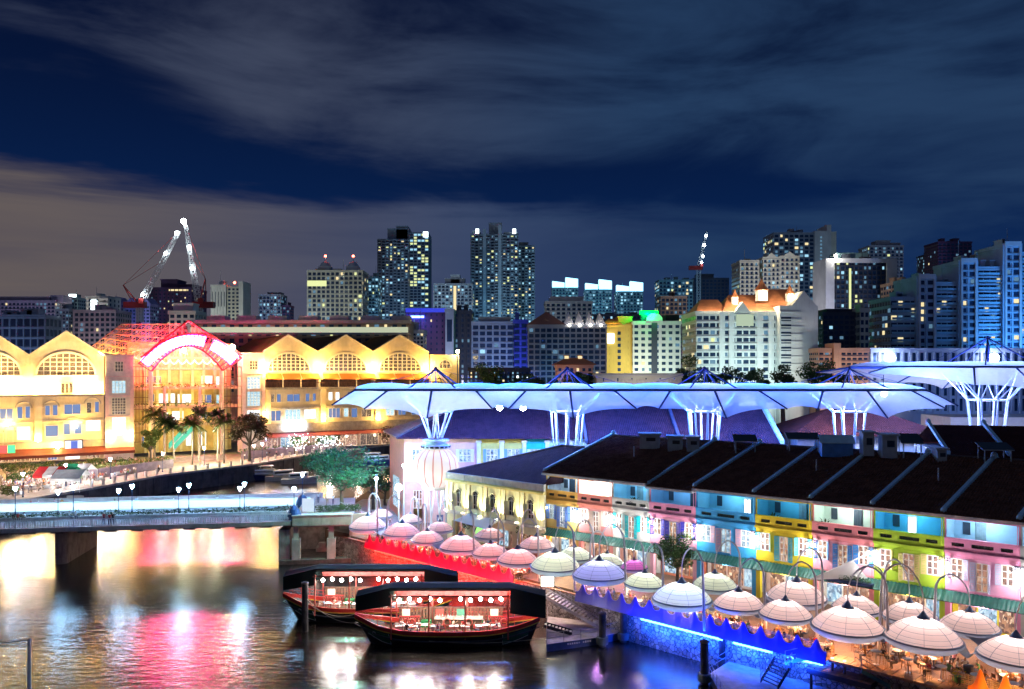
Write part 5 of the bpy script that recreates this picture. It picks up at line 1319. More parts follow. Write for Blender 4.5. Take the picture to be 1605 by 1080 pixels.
P = [(.1+2.9*math.sin(PI/2*k/8)*1.0, .0-1.6*math.sin(PI*k/8)-0.0) for k in range(9)]
for a, b_ in zip(P[:-1], P[1:]): mb.prism([a, b_, (b_[0]-.02, b_[1]+.5), (a[0]-.02, a[1]+.5)], -1.5, 3.2)
mb.build('drum_wall', stone_mat(), t)
mb = MB()
for a, b_ in zip(P[:-1], P[1:]): mb.prism([(a[0], a[1]-.1), (b_[0], b_[1]-.1), (b_[0], b_[1]+.6), (a[0], a[1]+.6)], 3.2, 3.4)
mb.build('coping', mat('coping_brick'), t)
# lamp posts
lm_post = mat('lamp_post_blue', (.02, .05, .14), .45, .4)
def lamp_post(p, h, col, e, label, group, first={}):
    key = (round(h, 1), col)
    if key not in first:
        t = thing('lamp_post', label, 'lamp post', p, 0, group)
        mb = MB(); mb.lathe([(.16, 0), (.16, .15), (.09, .3), (.08, .9), (.06, 1.0), (.045, h-.75), (.09, h-.7), (.03, h-.66), (.03, h-.62)], 8); mb.build('post', lm_post, t)
        mb = MB(); mb.lathe([(.03, h-.64), (.16, h-.42), (.30, h-.12), (.26, h-.02), (.05, h+.08)], 10); mb.build('lantern', glow('lantern_'+str(col), col, 90), t)
        mb = MB(); mb.lathe([(.31, h-.11), (.14, h+.10), (.03, h+.16), (.02, h+.3), (.001, h+.32)], 10); mb.build('lantern_cap', lm_post, t)
        lamp('post_light', 'POINT', (0, 0, h-.25), e, col, .28, parent=t)
        first[key] = t; return t
    return dup(first[key], p, 0, label, group)
CB = (.34, .66, 1)
gl = 'lamp posts on the bridge'
ORD = ['first', 'second', 'third', 'fourth', 'fifth', 'sixth']
def on_b(px, y):
    # bridge point on the line at depth y that falls at this column
    k = (px-CX)/FOC; o = B(0, y, 0); d = Matrix.Rotation(BRA, 3, 'Z') @ Vector((1, 0, 0))
    s = (k*o.y-o.x)/(d.x-k*d.y); return o+d*s+Vector((0, 0, ZD))
for i, px in enumerate((91, 186, 280, 376)): lamp_post(on_b(px, 7.0), 4.1, CB, 420, ORD[i]+' lamp post from the left along the hedge of the bridge', gl)
for i, px in enumerate((24, 115, 207, 296, 383)): lamp_post(on_b(px, 11.6), 4.1, CB, 230, ORD[i]+' lamp post from the left in the far row by the lit parapet', gl)
# bell-domed end pillars with a lamp
def dome_pillar(px, y, label, h):
    p = on_b(px, y); t = thing('domed_pillar', label, 'pillar', p)
    dm = mat('dome_blue', (.025, .07, .20), .4, .2, var=.1)
    mb = MB(); mb.lathe([(.75, 0), (.75, .5), (.98, .55), (.98, .7), (.92, 1.1), (.7, 1.6), (.36, 1.95), (.12, 2.1), (.05, 2.5), (.045, h-.6), (.09, h-.55), (.02, h-.5)], 16); mb.smooth = True; mb.build('dome', dm, t)
    mb = MB(); mb.lathe([(.03, h-.52), (.26, h-.15), (.22, h), (.03, h+.12)], 10); mb.build('lantern', glow('lantern_'+str(CB), CB, 9), t)
    lamp('post_light', 'POINT', (0, 0, h-.2), 170, CB, .25, parent=t)
dome_pillar(474, 11.5, 'dark blue bell-domed pillar with a lit lantern, at the far end of the lit parapet', 5.3)
dome_pillar(461, 1.0, 'dark blue bell-domed pillar at the near corner of the abutment', 4.6)
b = on_b(483, 2.2)+Vector((0, 0, .85)); t = thing('banner_board', 'white lit upright board between the domed pillars and the hedge', 'board', b); mb = MB(); mb.box(-.85, .85, -.06, .06, .15, 2.0); mb.build('panel', glow('board_glow', (.75, .85, 1), .32), t); mb = MB(); mb.box(-.92, -.86, -.05, .05, 0, 2.05); mb.box(.86, .92, -.05, .05, 0, 2.05); mb.build('frame', lm_post, t)
# hedge in the trough, shrub by shrub mass
leaf_d = mat('leaf_dark', (.030, .062, .022), .6, var=.5, vs=2.0, transl=.2)
leaf_g = mat('leaf_green', (.045, .10, .028), .55, var=.45, vs=1.5, transl=.25)
leaf_y = mat('leaf_yellow_green', (.10, .13, .025), .55, var=.4, vs=1.5, transl=.25)
def leaves(mb, rnd, c, r, n, size, flat=.75):
    for _ in range(n):
        while True:
            x, y, z = rnd.uniform(-1, 1), rnd.uniform(-1, 1), rnd.uniform(-1, 1)
            d = x*x+y*y+z*z
            if d <= 1 and (d > .25 or rnd.random() < .4): break
        p = Vector((c[0]+x*r[0], c[1]+y*r[1], c[2]+z*r[2])); s = size*rnd.uniform(.6, 1.3)
        a = Vector((rnd.uniform(-1, 1), rnd.uniform(-1, 1), rnd.uniform(-.6, .6))).normalized(); b_ = a.orthogonal().normalized(); b_.rotate(Matrix.Rotation(rnd.uniform(0, 6.28), 3, a))
        q = [p-a*s*.5, p+b_*s*.28, p+a*s*.5, p-b_*s*.28]; mb.add(q, [(0, 1, 2, 3)])
rr = random.Random(21)
mb = MB(); k = x0+1
while k < -.8:
    hh = rr.uniform(.25, .6)
    leaves(mb, rr, (k, 6.9, ZD+.5+hh*.4), (.75, .5, hh), 60, .30); k += rr.uniform(.9, 1.5)
h_ = mb.build('hedge', leaf_d, None, BO, BRA); tag(h_, 'ragged low dark hedge running along the planter trough of the bridge', 'hedge')
h_.location = BO
for i, (px, lab, y) in enumerate(((163, 'person in a red top leaning at the near railing of the bridge', .9), (172, 'person in dark clothes beside the one in red at the bridge railing', .9), (177, 'tall person in dark clothes farthest right at the bridge railing', 1.2))):
    o = person(on_b(px, y)+Vector((0, 0, .03)), 0, lab, 'people on the bridge', False, me=STANDM[i % 3])
for px, lab in ((20, 'dark seated figure at the left end of the bridge hedge'), (28, 'figure in a red top near the left end of the bridge hedge'), (40, 'figure in pale clothes on the hedge kerb of the bridge'), (108, 'figure sitting near the third lamp post on the bridge'), (118, 'pale figure sitting beside the far lamp post on the bridge')):
    person(on_b(px, 5.9)+Vector((0, 0, .03)), prs.uniform(0, 6), lab, 'people on the bridge', True)
for px in (48, 60, 85, 97, 180, 214, 272, 340):
    person(on_b(px, 15.5), prs.uniform(0, 6), 'pedestrian in {c} on the far footway of the bridge, seen over the lit parapet', 'pedestrians on the far footway', False)
for px, y, lab in ((499, 11, 'person standing astride on the ledge near the tree'), (513, 9, 'person in blue standing by the tree trunk, left'), (522, 9, 'person in pale blue standing closest to the tree trunk')):
    person(on_b(px, y)+Vector((0, 0, .8)), .5, lab, 'people by the tree', False)
# street lamp on the near bank
t = thing('street_lamp', 'plain white cantilever lamp standing alone at the bottom left', 'street lamp', (-35.5, 61, 3.0))
mb = MB(); mb.tube((0, 0, 0), (0, 0, 4.25), .16, .11, 10); mb.build('post', mat('white_steel', (.66, .70, .72), .45, .1, var=.04), t)
mb = MB(); mb.tube((0, 0, 4.15), (-2.6, 0, 3.85), .045, n=6); mb.tube((0, 0, 3.9), (-2.6, 0, 3.6), .03, n=6); mb.box(-3.4, -2.5, -.2, .2, 3.62, 3.86); mb.build('arm', MATS['white_steel'], t)
# ================================================================== riverside mall on the left bank
mall = thing('riverside_mall', 'long floodlit riverside mall with steep gables, arched windows and a central open-framed arch', 'shopping mall', R(0, 0, 0), RANG)
mw_ = mat('mall_render', (.64, .52, .33), .75, var=.14, vs=.35, bump=.06, wear=.25)
mdark = mat('mall_band', (.38, .33, .27), .8, var=.2, wear=.4)
mroof = roofmat('mall_roof_tiles', (.12, .055, .028), (.22, .10, .05), RANG, 2.2)
mcream = mat('mall_cream_trim', (.70, .62, .46), .6, var=.08)
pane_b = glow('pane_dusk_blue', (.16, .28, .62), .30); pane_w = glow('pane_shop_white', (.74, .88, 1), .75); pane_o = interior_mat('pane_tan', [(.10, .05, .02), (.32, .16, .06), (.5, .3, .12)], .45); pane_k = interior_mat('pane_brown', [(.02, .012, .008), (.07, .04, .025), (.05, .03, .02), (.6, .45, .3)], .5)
pane_c = interior_mat('pane_cyan', [(.25, .55, .7), (.6, .9, 1), (.75, .9, 1)], .42)
FZ = 4.9
def sz(px, py): return rs(px), rz(px, py)
def rect(x0, x1, y0, y1):
    return (rs(x0), rs(x1), rz((x0+x1)/2, y1), rz((x0+x1)/2, y0))
def win(parent, r, pane, y=0.0, nx=2, nz=1, trim=mcream, depth=.25, proud=.12):
    a, b, c, d = r
    mb = MB(); t = .12
    mb.box(a-t, a, y-proud, y+depth, c-t, d+t); mb.box(b, b+t, y-proud, y+depth, c-t, d+t); mb.box(a, b, y-proud, y+depth, d, d+t); mb.box(a, b, y-proud-.06, y+depth, c-t, c)
    for k in range(1, nx): x = a+(b-a)*k/nx; mb.box(x-.05, x+.05, y+.02, y+depth-.06, c, d)
    for k in range(1, nz): z = c+(d-c)*k/nz; mb.box(a, b, y+.03, y+depth-.07, z-.05, z+.05)
    w_ = mb.build('window', trim, parent)
    mb = MB(); mb.box(a, b, y+depth-.05, y+depth, c, d); mb.build('pane', pane, w_); return w_
def gable(parent, pl, pr, pa, yl, yr, ya, ysill, ac, ahw, atop, pane, roof_len=44, dark=True):
    sl_, zl = sz(pl, yl); sr, zr_ = sz(pr, yr); sa, za = sz(pa, ya); sc_ = rs(ac); zs = rz(ac, ysill); zt = rz(ac, atop); hw = (rs(ac+ahw)-rs(ac-ahw))/2
    zl = zr_ = (zl+zr_)/2; n = 16
    arc = [(sc_+hw*math.cos(PI*k/n), zs+(zt-zs)*math.sin(PI*k/n)) for k in range(n+1)]
    mb = MB(); mb.slab([(sl_, zs), (arc[-1][0], zs)]+arc[::-1][1:]+[(sr, zs), (sr, zr_), (sa, za), (sl_, zl)], 0, .6)
    g = mb.build('gable', mw_, parent)
    # copings along the rake
    mb = MB(); 
    for p, q in (((sl_, zl), (sa, za)), ((sa, za), (sr, zr_))):
        mb.add([(p[0], -.25, p[1]-.1), (q[0], -.25, q[1]-.1), (q[0], .9, q[1]-.1), (p[0], .9, p[1]-.1), (p[0], -.25, p[1]+.35), (q[0], -.25, q[1]+.35), (q[0], .9, q[1]+.35), (p[0], .9, p[1]+.35)], [(3,2,1,0),(4,5,6,7),(0,1,5,4),(1,2,6,5),(2,3,7,6),(3,0,4,7)])
    mb.build('rake_coping', mcream, g)
    # moulding and window
    mb = MB()
    for a, b in zip(arc[:-1], arc[1:]): 
        a2 = (sc_+(a[0]-sc_)*1.07, zs+(a[1]-zs)*1.10); b2 = (sc_+(b[0]-sc_)*1.07, zs+(b[1]-zs)*1.10)
        mb.add([(a[0], -.2, a[1]), (b[0], -.2, b[1]), (b2[0], -.2, b2[1]), (a2[0], -.2, a2[1]), (a[0], .3, a[1]), (b[0], .3, b[1]), (b2[0], 0, b2[1]), (a2[0], 0, a2[1])], [(3, 2, 1, 0), (2, 3, 7, 6), (0, 1, 5, 4)])
    mb.box(sc_-hw*1.1, sc_+hw*1.1, -.3, .3, zs-.35, zs)
    mb.build('arch_moulding', mcream, g)
    mb = MB()
    nv = 9
    for k in range(1, nv):
        x = sc_-hw+2*hw*k/nv; h = (zt-zs)*math.sqrt(max(0, 1-((x-sc_)/hw)**2)); mb.box(x-.11, x+.11, .12, .38, zs, zs+h)
    for k in range(1, 5):
        z = zs+(zt-zs)*k/5; ww_ = hw*math.sqrt(1-((z-zs)/(zt-zs))**2); mb.box(sc_-ww_, sc_+ww_, .14, .36, z-.09, z+.09)
    wd = mb.build('arched_window', mcream, g)
    mb = MB(); mb.slab([(sc_-hw, zs)]+[(x, z) for x, z in arc[::-1]][1:-1]+[(sc_+hw, zs)], .40, .46); mb.f[0] = tuple(reversed(mb.f[0])); mb.build('pane', pane, wd)
    # roof going inland
    mb = MB(); mb.sheet([(sl_, .9, zl+.05), (sa, .9, za+.05), (sa, roof_len, za+.05), (sl_, roof_len, zl+.05)], (0, 0, 1), .2); mb.sheet([(sa, .9, za+.05), (sr, .9, zr_+.05), (sr, roof_len, zr_+.05), (sa, roof_len, za+.05)], (0, 0, 1), .2)
    mb.build('roof', mroof, parent)
    return g
# --- left wing
lwing = mall
# the wing carries on past the left edge of the picture
for (pl, pr, pa, ac) in ((-71, 46, -13, -13), (46, 163, 104, 104)):
    gable(lwing, pl, pr, pa, 557.5, 557.5, 520, 588, ac, 45, 554, pane_o)
Lops = [(0, 20, 641, 657, pane_b, 2), (27, 35, 638, 656, pane_b, 1), (40, 47, 637, 655, pane_b, 1), (71, 78, 636, 651, pane_b, 1), (83, 90, 635, 651, pane_b, 1), (101, 126, 634, 649, pane_b, 2), (136, 143, 631, 647, pane_k, 1), (149, 155, 630, 646, pane_b, 1),
        (-2, 5, 679, 697, pane_b, 1), (10, 20, 675, 697, pane_b, 1), (27, 47, 669, 689, pane_w, 1), (71, 91, 667, 684, pane_b, 1), (100, 110, 664, 681, pane_b, 1), (117, 128, 663, 680, pane_b, 1), (135, 157, 659, 675, pane_w, 1), (96, 114, 601, 616, pane_o, 3),
        (-40, -20, 645, 662, pane_b, 2), (-40, -15, 690, 708, pane_w, 1)]
sW0 = rs(-71); sW1 = rs(163)
def storey_wall(name, s0, s1, z0, z1, boxes, y0=0.0, y1=.6, m=mw_):
    ops = []
    for (x0, x1, ya, yb, *_r) in boxes:
        a, b, c, d = rect(x0, x1, ya, yb)
        if c >= z0-.01 and d <= z1+.01: ops.append((a, b, c, d))
    mb = MB(); wall_open(mb, s0, s1, z0, z1, y0, y1, ops); return mb.build(name, m, mall)
zA = rz(104, 588); zB = rz(104, 618); zC = rz(104, 658); zD_ = rz(104, 690)
storey_wall('wall', sW0, sW1, zB, zA, Lops); storey_wall('wall', sW0, sW1, zC, zB, Lops); storey_wall('wall', sW0, sW1, zD_, zC, Lops); storey_wall('wall', sW0, sW1, rz(104, 704), zD_, [])
for (x0, x1, ya, yb, pn, nx) in Lops: win(mall, rect(x0, x1, ya, yb), pn, 0, nx, 1)
mb = MB(); mb.box(sW0, sW1+.2, -1.7, 0, zB-.45, zB); mb.build('ledge', mdark, mall)
mb = MB(); mb.box(sW0, sW1+.2, -.35, 0, zC-.3, zC); mb.box(sW0, sW1+.2, -.3, 0, zD_-.3, zD_); mb.build('string_course', mdark, mall)
for px in (60, 131, 8):
    a = rs(px-6); b = rs(px+6); mb = MB()
    if px == 60: mb.box(a, b, -.6, 0, zD_, zB-.45); mb.build('pilaster', mw_, mall)
# segmental dark hoods above the paired windows
for (x0, x1, y) in ((24, 50, 634), (68, 93, 632), (132, 158, 627), (97, 131, 659), (6, 24, 671)):
    a, b = rs(x0), rs(x1); z = rz((x0+x1)/2, y); mb = MB()
    for k in range(8):
        u0 = PI*k/8; u1 = PI*(k+1)/8; f = lambda u, g=1.0: ((a+b)/2-(b-a)/2*math.cos(u)*g, -.15, z-.9+1.6*math.sin(u)*g)
        p, q = f(u0), f(u1); mb.tube(p, q, .16, n=5)
    mb.build('window_hood', mdark, mall)
# --- the towers flanking the entrance
def tower(x0, x1, ytop, ws, label):
    a, b = rs(x0), rs(x1); zt = rz((x0+x1)/2, ytop)
    mb = MB(); ops = [rect(w_[0], w_[1], w_[2], w_[3]) for w_ in ws]
    # stack the storeys so that every opening is cut
    lv = [FZ]+[(ops[k][3]+ops[k-1][2])/2 for k in range(len(ops)-1, 0, -1)]+[zt]
    for k in range(len(lv)-1):
        o = [q for q in ops if q[2] >= lv[k] and q[3] <= lv[k+1]]; wall_open(mb, a, b, lv[k], lv[k+1], -1.2, -.6, o)
    mb.box(a, a+.6, -.6, 5, FZ, zt); mb.box(b-.6, b, -.6, 5, FZ, zt); mb.box(a-.3, b+.3, -1.5, 5.2, zt, zt+.5)
    tw = mb.build('tower', mat('tower_render', (.60, .48, .42), .75, var=.12, wear=.2), mall)
    mb = MB()
    for z in lv[1:-1]: mb.box(a-.15, b+.15, -1.4, -1.2, z-.25, z+.05)
    mb.box(a-.12, a+.7, -1.35, -1.2, FZ, lv[-2]); mb.box(b-.7, b+.12, -1.35, -1.2, FZ, lv[-2])
    mb.build('quoin', mat('tower_pink', (.66, .42, .38), .7, var=.1), tw)
    for w_, o in zip(ws, ops):
        wn = win(tw, o, w_[4], -1.2, w_[5], w_[6])
tower(165, 208, 559, [(180, 192, 567, 582, pane_k, 3, 3), (175, 196, 597, 616, pane_c, 4, 4), (175, 196, 624, 649, pane_k, 5, 6), (175, 196, 654, 682, pane_w, 5, 6)], '')
tower(379, 413, 556, [(390, 402, 566, 579, pane_k, 3, 3), (386, 406, 591, 609, pane_c, 4, 4), (386, 406, 614, 636, pane_c, 4, 5), (386, 406, 643, 668, pane_w, 4, 5)], '')
def arc_curve(pts, n=24):
    (x0, y0), (x1, y1), (x2, y2) = pts
    P = []
    for k in range(n+1):
        t_ = k/n; px = (1-t_)**2*x0+2*t_*(1-t_)*(2*x1-.5*(x0+x2))+t_*t_*x2; py = (1-t_)**2*y0+2*t_*(1-t_)*(2*y1-.5*(y0+y2))+t_*t_*y2
        P.append(Vector((rs(px), 0, rz(px, py))))
    return P
inner_ = arc_curve([(236, 582), (293, 543), (347, 581)])
# --- atrium between the towers
a0, a1 = rs(208), rs(379); yb_ = 13.0
ylw = mat('atrium_yellow', (.56, .40, .14), .7, var=.2, vs=.5)
zf = [FZ, rz(290, 664), rz(290, 636), rz(290, 606), rz(290, 577)]
mb = MB(); mb.box(a0, a1, yb_, yb_+.5, FZ, rz(290, 535)); mb.build('rear_wall', ylw, mall)
mb = MB()
for z in zf[1:4]: mb.box(a0, a1, 4.5, yb_, z-.8, z)
mb.build('gallery', mat('gallery_cream', (.66, .55, .28), .7, var=.12), mall)
mb = MB()
for z in zf[1:4]:
    mb.box(a0, a1, 4.42, 4.48, z+1.05, z+1.15)
    n = int((a1-a0)/1.2)
    for k in range(n): x = a0+1.2*k; mb.box(x, x+.08, 4.43, 4.47, z, z+1.1)
mb.build('gallery_rail', mat('gallery_rail_m', (.35, .28, .14), .5), mall)
rr = random.Random(9); mb = MB()
for z in zf[1:4]:
    x = a0+1
    while x < a1-1: leaves(mb, rr, (x, 4.1, z+.3), (.9, .5, .6), 26, .5); x += rr.uniform(1.2, 2.6)
mb.build('trailing_plants', leaf_y, mall)
for (x0, x1, ya, yb, pn) in ((243, 252, 620, 632, pane_b), (260, 286, 619, 634, pane_w), (291, 316, 620, 634, pane_w), (330, 346, 621, 634, pane_b), (240, 263, 591, 602, pane_k), (330, 347, 590, 602, pane_w), (352, 366, 591, 604, pane_w), (270, 276, 650, 661, pane_w), (282, 300, 648, 662, pane_w), (325, 338, 650, 660, pane_w), (305, 313, 684, 704, pane_w), (325, 337, 682, 704, pane_w), (232, 246, 690, 706, pane_b), (352, 366, 650, 662, pane_b), (352, 366, 621, 636, pane_c)):
    r_ = rect(x0, x1, ya, yb); win(mall, r_, pn, yb_-.5, 2, 1, mcream, .3, .1)
# roof trusses and light garlands inside the arch
for yy in (2.5, 7.5):
    mb = MB()
    for k in range(1, 24): mb.tube((inner_[k].x, yy, inner_[k].z), (inner_[k+1].x if k < 23 else inner_[k].x, yy, inner_[k+1].z if k < 23 else inner_[k].z), .14, n=4)
    for k in range(2, 23, 2): mb.tube((inner_[k].x, yy, inner_[k].z), (inner_[k].x, yy, rz(290, 579)), .07, n=4); mb.tube((inner_[k].x, yy, inner_[k].z), (inner_[min(23, k+2)].x, yy, rz(290, 579)), .05, n=4)
    mb.tube((inner_[1].x, yy, rz(290, 579)), (inner_[23].x, yy, rz(290, 579)), .12, n=4)
    mb.build('roof_truss', mat('truss_cream', (.55, .42, .22), .6), mall)
mb = MB()
for j in range(8):
    xa_, xb_ = rs(242+j*13), rs(255+j*13)
    for q in range(13): u = q/12; mb.ball((xa_+(xb_-xa_)*u, 1.8, rz(290, 564)-2.0*4*u*(1-u)*.5), .16, 5, 3)
stuff(mb.build('light_garland', glow('garland', (1, .85, .5), 2.2), mall))
mb = MB()
for k in range(9): x_ = a0+(a1-a0)*(k+.5)/9; mb.box(x_-.35, x_+.35, yb_-.5, yb_, FZ, rz(290, 545))
for y_ in (547, 560, 578): mb.box(a0, a1, yb_-.6, yb_, rz(290, y_)-.3, rz(290, y_)+.3)
mb.build('rear_pier', mat('gallery_cream'), mall)
for px in (236, 347, 318, 262):
    x = rs(px); mb = MB(); big = px in (236, 347); y = -.4 if big else 4.6
    mb.tube((x, y, FZ), (x, y, rz(px, 580 if big else 606)), .55 if big else .4, n=10); mb.build('column', mat('column_cream', (.66, .52, .36), .6, var=.1), mall)
# glazed screens either side of the arch
for (x0, x1) in ((208, 233), (350, 378)):
    a, b = rs(x0), rs(x1); mb = MB()
    for k in range(6): x = a+(b-a)*k/5; mb.box(x-.06, x+.06, -.1, .05, rz(290, 690), rz(290, 575))
    for y in (575, 590, 606, 622, 640, 658, 676, 690): z = rz(290, y); mb.box(a, b, -.08, .03, z-.07, z+.07)
    mb.build('glazing_frame', mat('frame_brown', (.20, .10, .06), .5), mall)
# escalators
for (xa, ya, xb, yb) in ((268, 706, 298, 674), (276, 708, 306, 677)):
    p = Vector((rs(xa), 3.2, rz(xa, ya))); q = Vector((rs(xb), 3.2, rz(xb, yb))); mb = MB()
    mb.sheet([(p.x, 2.6, p.z), (q.x, 2.6, q.z), (q.x, 3.9, q.z), (p.x, 3.9, p.z)], (0, 0, 1), .4)
    e_ = mb.build('escalator', mat('escalator_grey', (.35, .4, .38), .4, .3), mall)
    for y in (2.5, 3.95):
        mb = MB(); mb.sheet([(p.x, y, p.z+.4), (q.x, y, q.z+.4), (q.x, y+.06, q.z+.4), (p.x, y+.06, p.z+.4)], (0, 0, 1), 1.1); mb.build('balustrade', glow('escalator_glass', (.05, .55, .35), .5), e_)
mb = MB()
for k in range(5): mb.box(rs(232), rs(350), -5.5+k*.8, 0, FZ-.9+k*.18, FZ-.9+(k+1)*.18)
mb.build('steps', mat('step_stone', (.46, .38, .32), .8, var=.15), mall)
# arch truss with red light
redst = mat('red_steel', (.50, .05, .06), .5, .2)
outer = arc_curve([(216, 570), (296, 523), (376, 562)]); inner = arc_curve([(236, 582), (293, 543), (347, 581)]); mid_o = arc_curve([(219, 565), (296, 526), (372, 558)]); mid_i = arc_curve([(231, 574), (295, 540.5), (359, 571)])
y = -1.6
mb = MB()
for P in (outer, inner):
    for yy in (y-.7, y+.7): mb.path([(p.x, yy, p.z) for p in P], .16, 5)
for k in range(0, 25):
    for yy in (y-.7, y+.7):
        mb.tube((outer[k].x, yy, outer[k].z), (inner[k].x, yy, inner[k].z), .09, n=4)
        if k < 24: mb.tube((outer[k].x, yy, outer[k].z), (inner[k+1].x, yy, inner[k+1].z), .07, n=4)
mb.build('arch_truss', redst, mall)
neon = glow('arch_neon', (1, .030, .25), 62)
for (k0, k1) in ((0, 16), (18, 24)):
    mb = MB(); mb.smooth = True
    for j in range(6):
        u = (j+.3)/5.6
        mb.path([(mid_o[k].lerp(mid_i[k], u).x, y-.1, mid_o[k].lerp(mid_i[k], u).z) for k in range(k0, k1+1)], .15, 6)
    mb.build('neon_band', neon, mall)
# gable frame above the arch
apx = Vector((rs(293), 0, rz(293, 503))); gl_ = Vector((rs(220), 0, rz(220, 560))); gr = Vector((rs(376), 0, rz(376, 556)))
mb = MB()
for yy in (y-.8, y+.8):
    mb.tube((gl_.x, yy, gl_.z), (apx.x, yy, apx.z), .2, n=5); mb.tube((apx.x, yy, apx.z), (gr.x, yy, gr.z), .2, n=5)
    for k in range(1, 12):
        for (e0, e1) in ((gl_, apx), (apx, gr)):
            p = e0.lerp(e1, k/12); z2 = min((o for o in outer), key=lambda o: abs(o.x-p.x)).z
            if p.z > z2+.3: mb.tube((p.x, yy, p.z), (p.x, yy, z2), .08, n=4)
            q = e0.lerp(e1, (k+1)/12); zq = min((o for o in outer), key=lambda o: abs(o.x-q.x)).z
            if p.z > z2+.3: mb.tube((p.x, yy, p.z), (q.x, yy, zq), .06, n=4)
mb.build('gable_frame', redst, mall)
# open lattice roof over the left of the entrance
lat = mat('lattice_cream', (.60, .40, .20), .6, var=.1)
E0, E1, R0, R1 = Vector((rs(140), 1.0, rz(140, 546))), Vector((rs(232), 1.0, rz(232, 566))), Vector((rs(196), 9, rz(196, 506))), Vector((rs(292), 9, rz(292, 505)))
mb = MB()
for j in range(6):
    u = j/5; p = E0.lerp(R0, u); q = E1.lerp(R1, u); mb.tube(p, q, .13, n=5); mb.tube(p+Vector((0, 1.2, -1.3)), q+Vector((0, 1.2, -1.3)), .06, n=4)
NB = 9
for i in range(NB+1):
    v = i/NB
    p = E0.lerp(E1, v); q = R0.lerp(R1, v); mb.tube(p, q, .09, n=4)
    if i < NB:
        v2 = (i+1)/NB
        for j in range(5):
            u, u2 = j/5, (j+1)/5
            A = E0.lerp(E1, v).lerp(R0.lerp(R1, v), u); Bq = E0.lerp(E1, v2).lerp(R0.lerp(R1, v2), u2); C_ = E0.lerp(E1, v2).lerp(R0.lerp(R1, v2), u); D_ = E0.lerp(E1, v).lerp(R0.lerp(R1, v), u2)
            mb.tube(A, Bq, .055, n=4); mb.tube(C_, D_, .055, n=4)
mb.build('roof_lattice', lat, mall)
# --- right wing
for (pl, pr, pa, ac, pn) in ((413, 499, 452, 453, pane_k), (499, 585.5, 542, 542, pane_k), (585.5, 672, 627, 627.5, pane_k)):
    gable(mall, pl, pr, pa, 552.3, 552.3, 526, 581, ac, 32, 554.5, pn)
s0, s1 = rs(413), rs(674); zS = rz(542, 581); zT = rz(542, 594); zU = rz(542, 606.5); zV = rz(542, 637); zW = rz(542, 660); zX = rz(542, 674)
mb = MB(); mb.box(s0, s1, 0, .6, zT+.0, zS); mb.build('wall', mw_, mall)
mb = MB(); mb.box(s0, s1, 3.2, 3.6, zU, zT); mb.build('loggia_wall', mat('loggia_brown', (.16, .10, .07), .8, var=.3), mall)
mb = MB(); mb.box(s0, s1, -.4, 3.6, zU-.5, zU); mb.build('ledge', mdark, mall)
mb = MB(); mb.box(s0, s1, -.42, -.34, zU+1.3, zU+1.45); n = int((s1-s0)/.7)
for k in range(n): mb.box(s0+.7*k, s0+.7*k+.09, -.41, -.35, zU, zU+1.3)
mb.build('balustrade', mat('frame_brown'), mall)
for px in (499, 585, 443, 471, 530, 558, 613, 642):
    x = rs(px); mb = MB(); mb.box(x-.5, x+.5, -.3, .5, zU, zT) if px in (499, 585) else mb.lathe([(.18, zU), (.18, zU+1.9), (.45, zU+2.5), (.55, zU+3.0), (.3, zU+3.1)], 8, (x, -.45, 0)); mb.build('pier' if px in (499, 585) else 'urn', mcream, mall)
for (pa, pb) in ((416, 441), (441.5, 470), (470.5, 500), (505, 530), (531, 560), (561, 587), (592, 617), (618, 645), (646, 672)):
    a, b = rs(pa), rs(pb); mb = MB(); mb.sheet([(a+.1, -1.9, rz((pa+pb)/2, 593.5)), (b-.1, -1.9, rz((pa+pb)/2, 593.5)), (b-.1, -.02, rz((pa+pb)/2, 586)), (a+.1, -.02, rz((pa+pb)/2, 586))], (0, -.5, 1), .1); mb.add([(a+.1, -1.9, rz((pa+pb)/2, 593.5)), (b-.1, -1.9, rz((pa+pb)/2, 593.5)), (b-.1, -1.9, rz((pa+pb)/2, 595)), (a+.1, -1.9, rz((pa+pb)/2, 595))], [(3, 2, 1, 0)]); mb.build('awning', mat('orange_awning', (.55, .20, .05), .7, var=.1, transl=.3), mall)
Rops = [(424, 430, 618, 630, pane_k, 1), (434, 440, 618, 630, pane_b, 1), (450, 470, 618, 629, pane_b, 2), (479, 485, 617, 629, pane_b, 1), (490, 495, 617, 628, pane_b, 1), (515, 521, 615, 627, pane_w, 1), (526, 532, 615, 627, pane_w, 1), (545, 563, 615, 626, pane_b, 2), (572, 578, 614, 625, pane_b, 1), (600, 606, 613, 624, pane_b, 1), (622, 640, 612, 623, pane_b, 2), (655, 661, 611, 622, pane_b, 1),
        (424, 440, 644, 659.5, pane_b, 2), (447, 471, 642, 658, pane_c, 4), (477, 495, 642, 656, pane_w, 2), (515, 533, 640, 654.5, pane_b, 3), (539, 546, 640, 653, pane_c, 1), (551, 560, 640, 654, pane_b, 1), (567, 582, 642, 653, pane_k, 2), (605, 618, 640, 651, pane_c, 2), (624, 636, 640, 650, pane_b, 2), (645, 660, 640, 650, pane_b, 2)]
def clampbox(z0, z1, o): return (o[0], o[1], max(o[2], z0+.05), min(o[3], z1-.05))
mb = MB(); wall_open(mb, s0, s1, zV, zU-.5, 0, .6, [clampbox(zV, zU-.5, rect(*o[:4])) for o in Rops if o[2] < 632]); mb.build('wall', mw_, mall)
mb = MB(); wall_open(mb, s0, s1, zW, zV, 0, .6, [clampbox(zW, zV, rect(*o[:4])) for o in Rops if o[2] > 632]); mb.build('wall', mw_, mall)
for o in Rops:
    z0, z1 = (zV, zU-.5) if o[2] < 632 else (zW, zV); win(mall, clampbox(z0, z1, rect(*o[:4])), o[4], 0, o[5], 1)
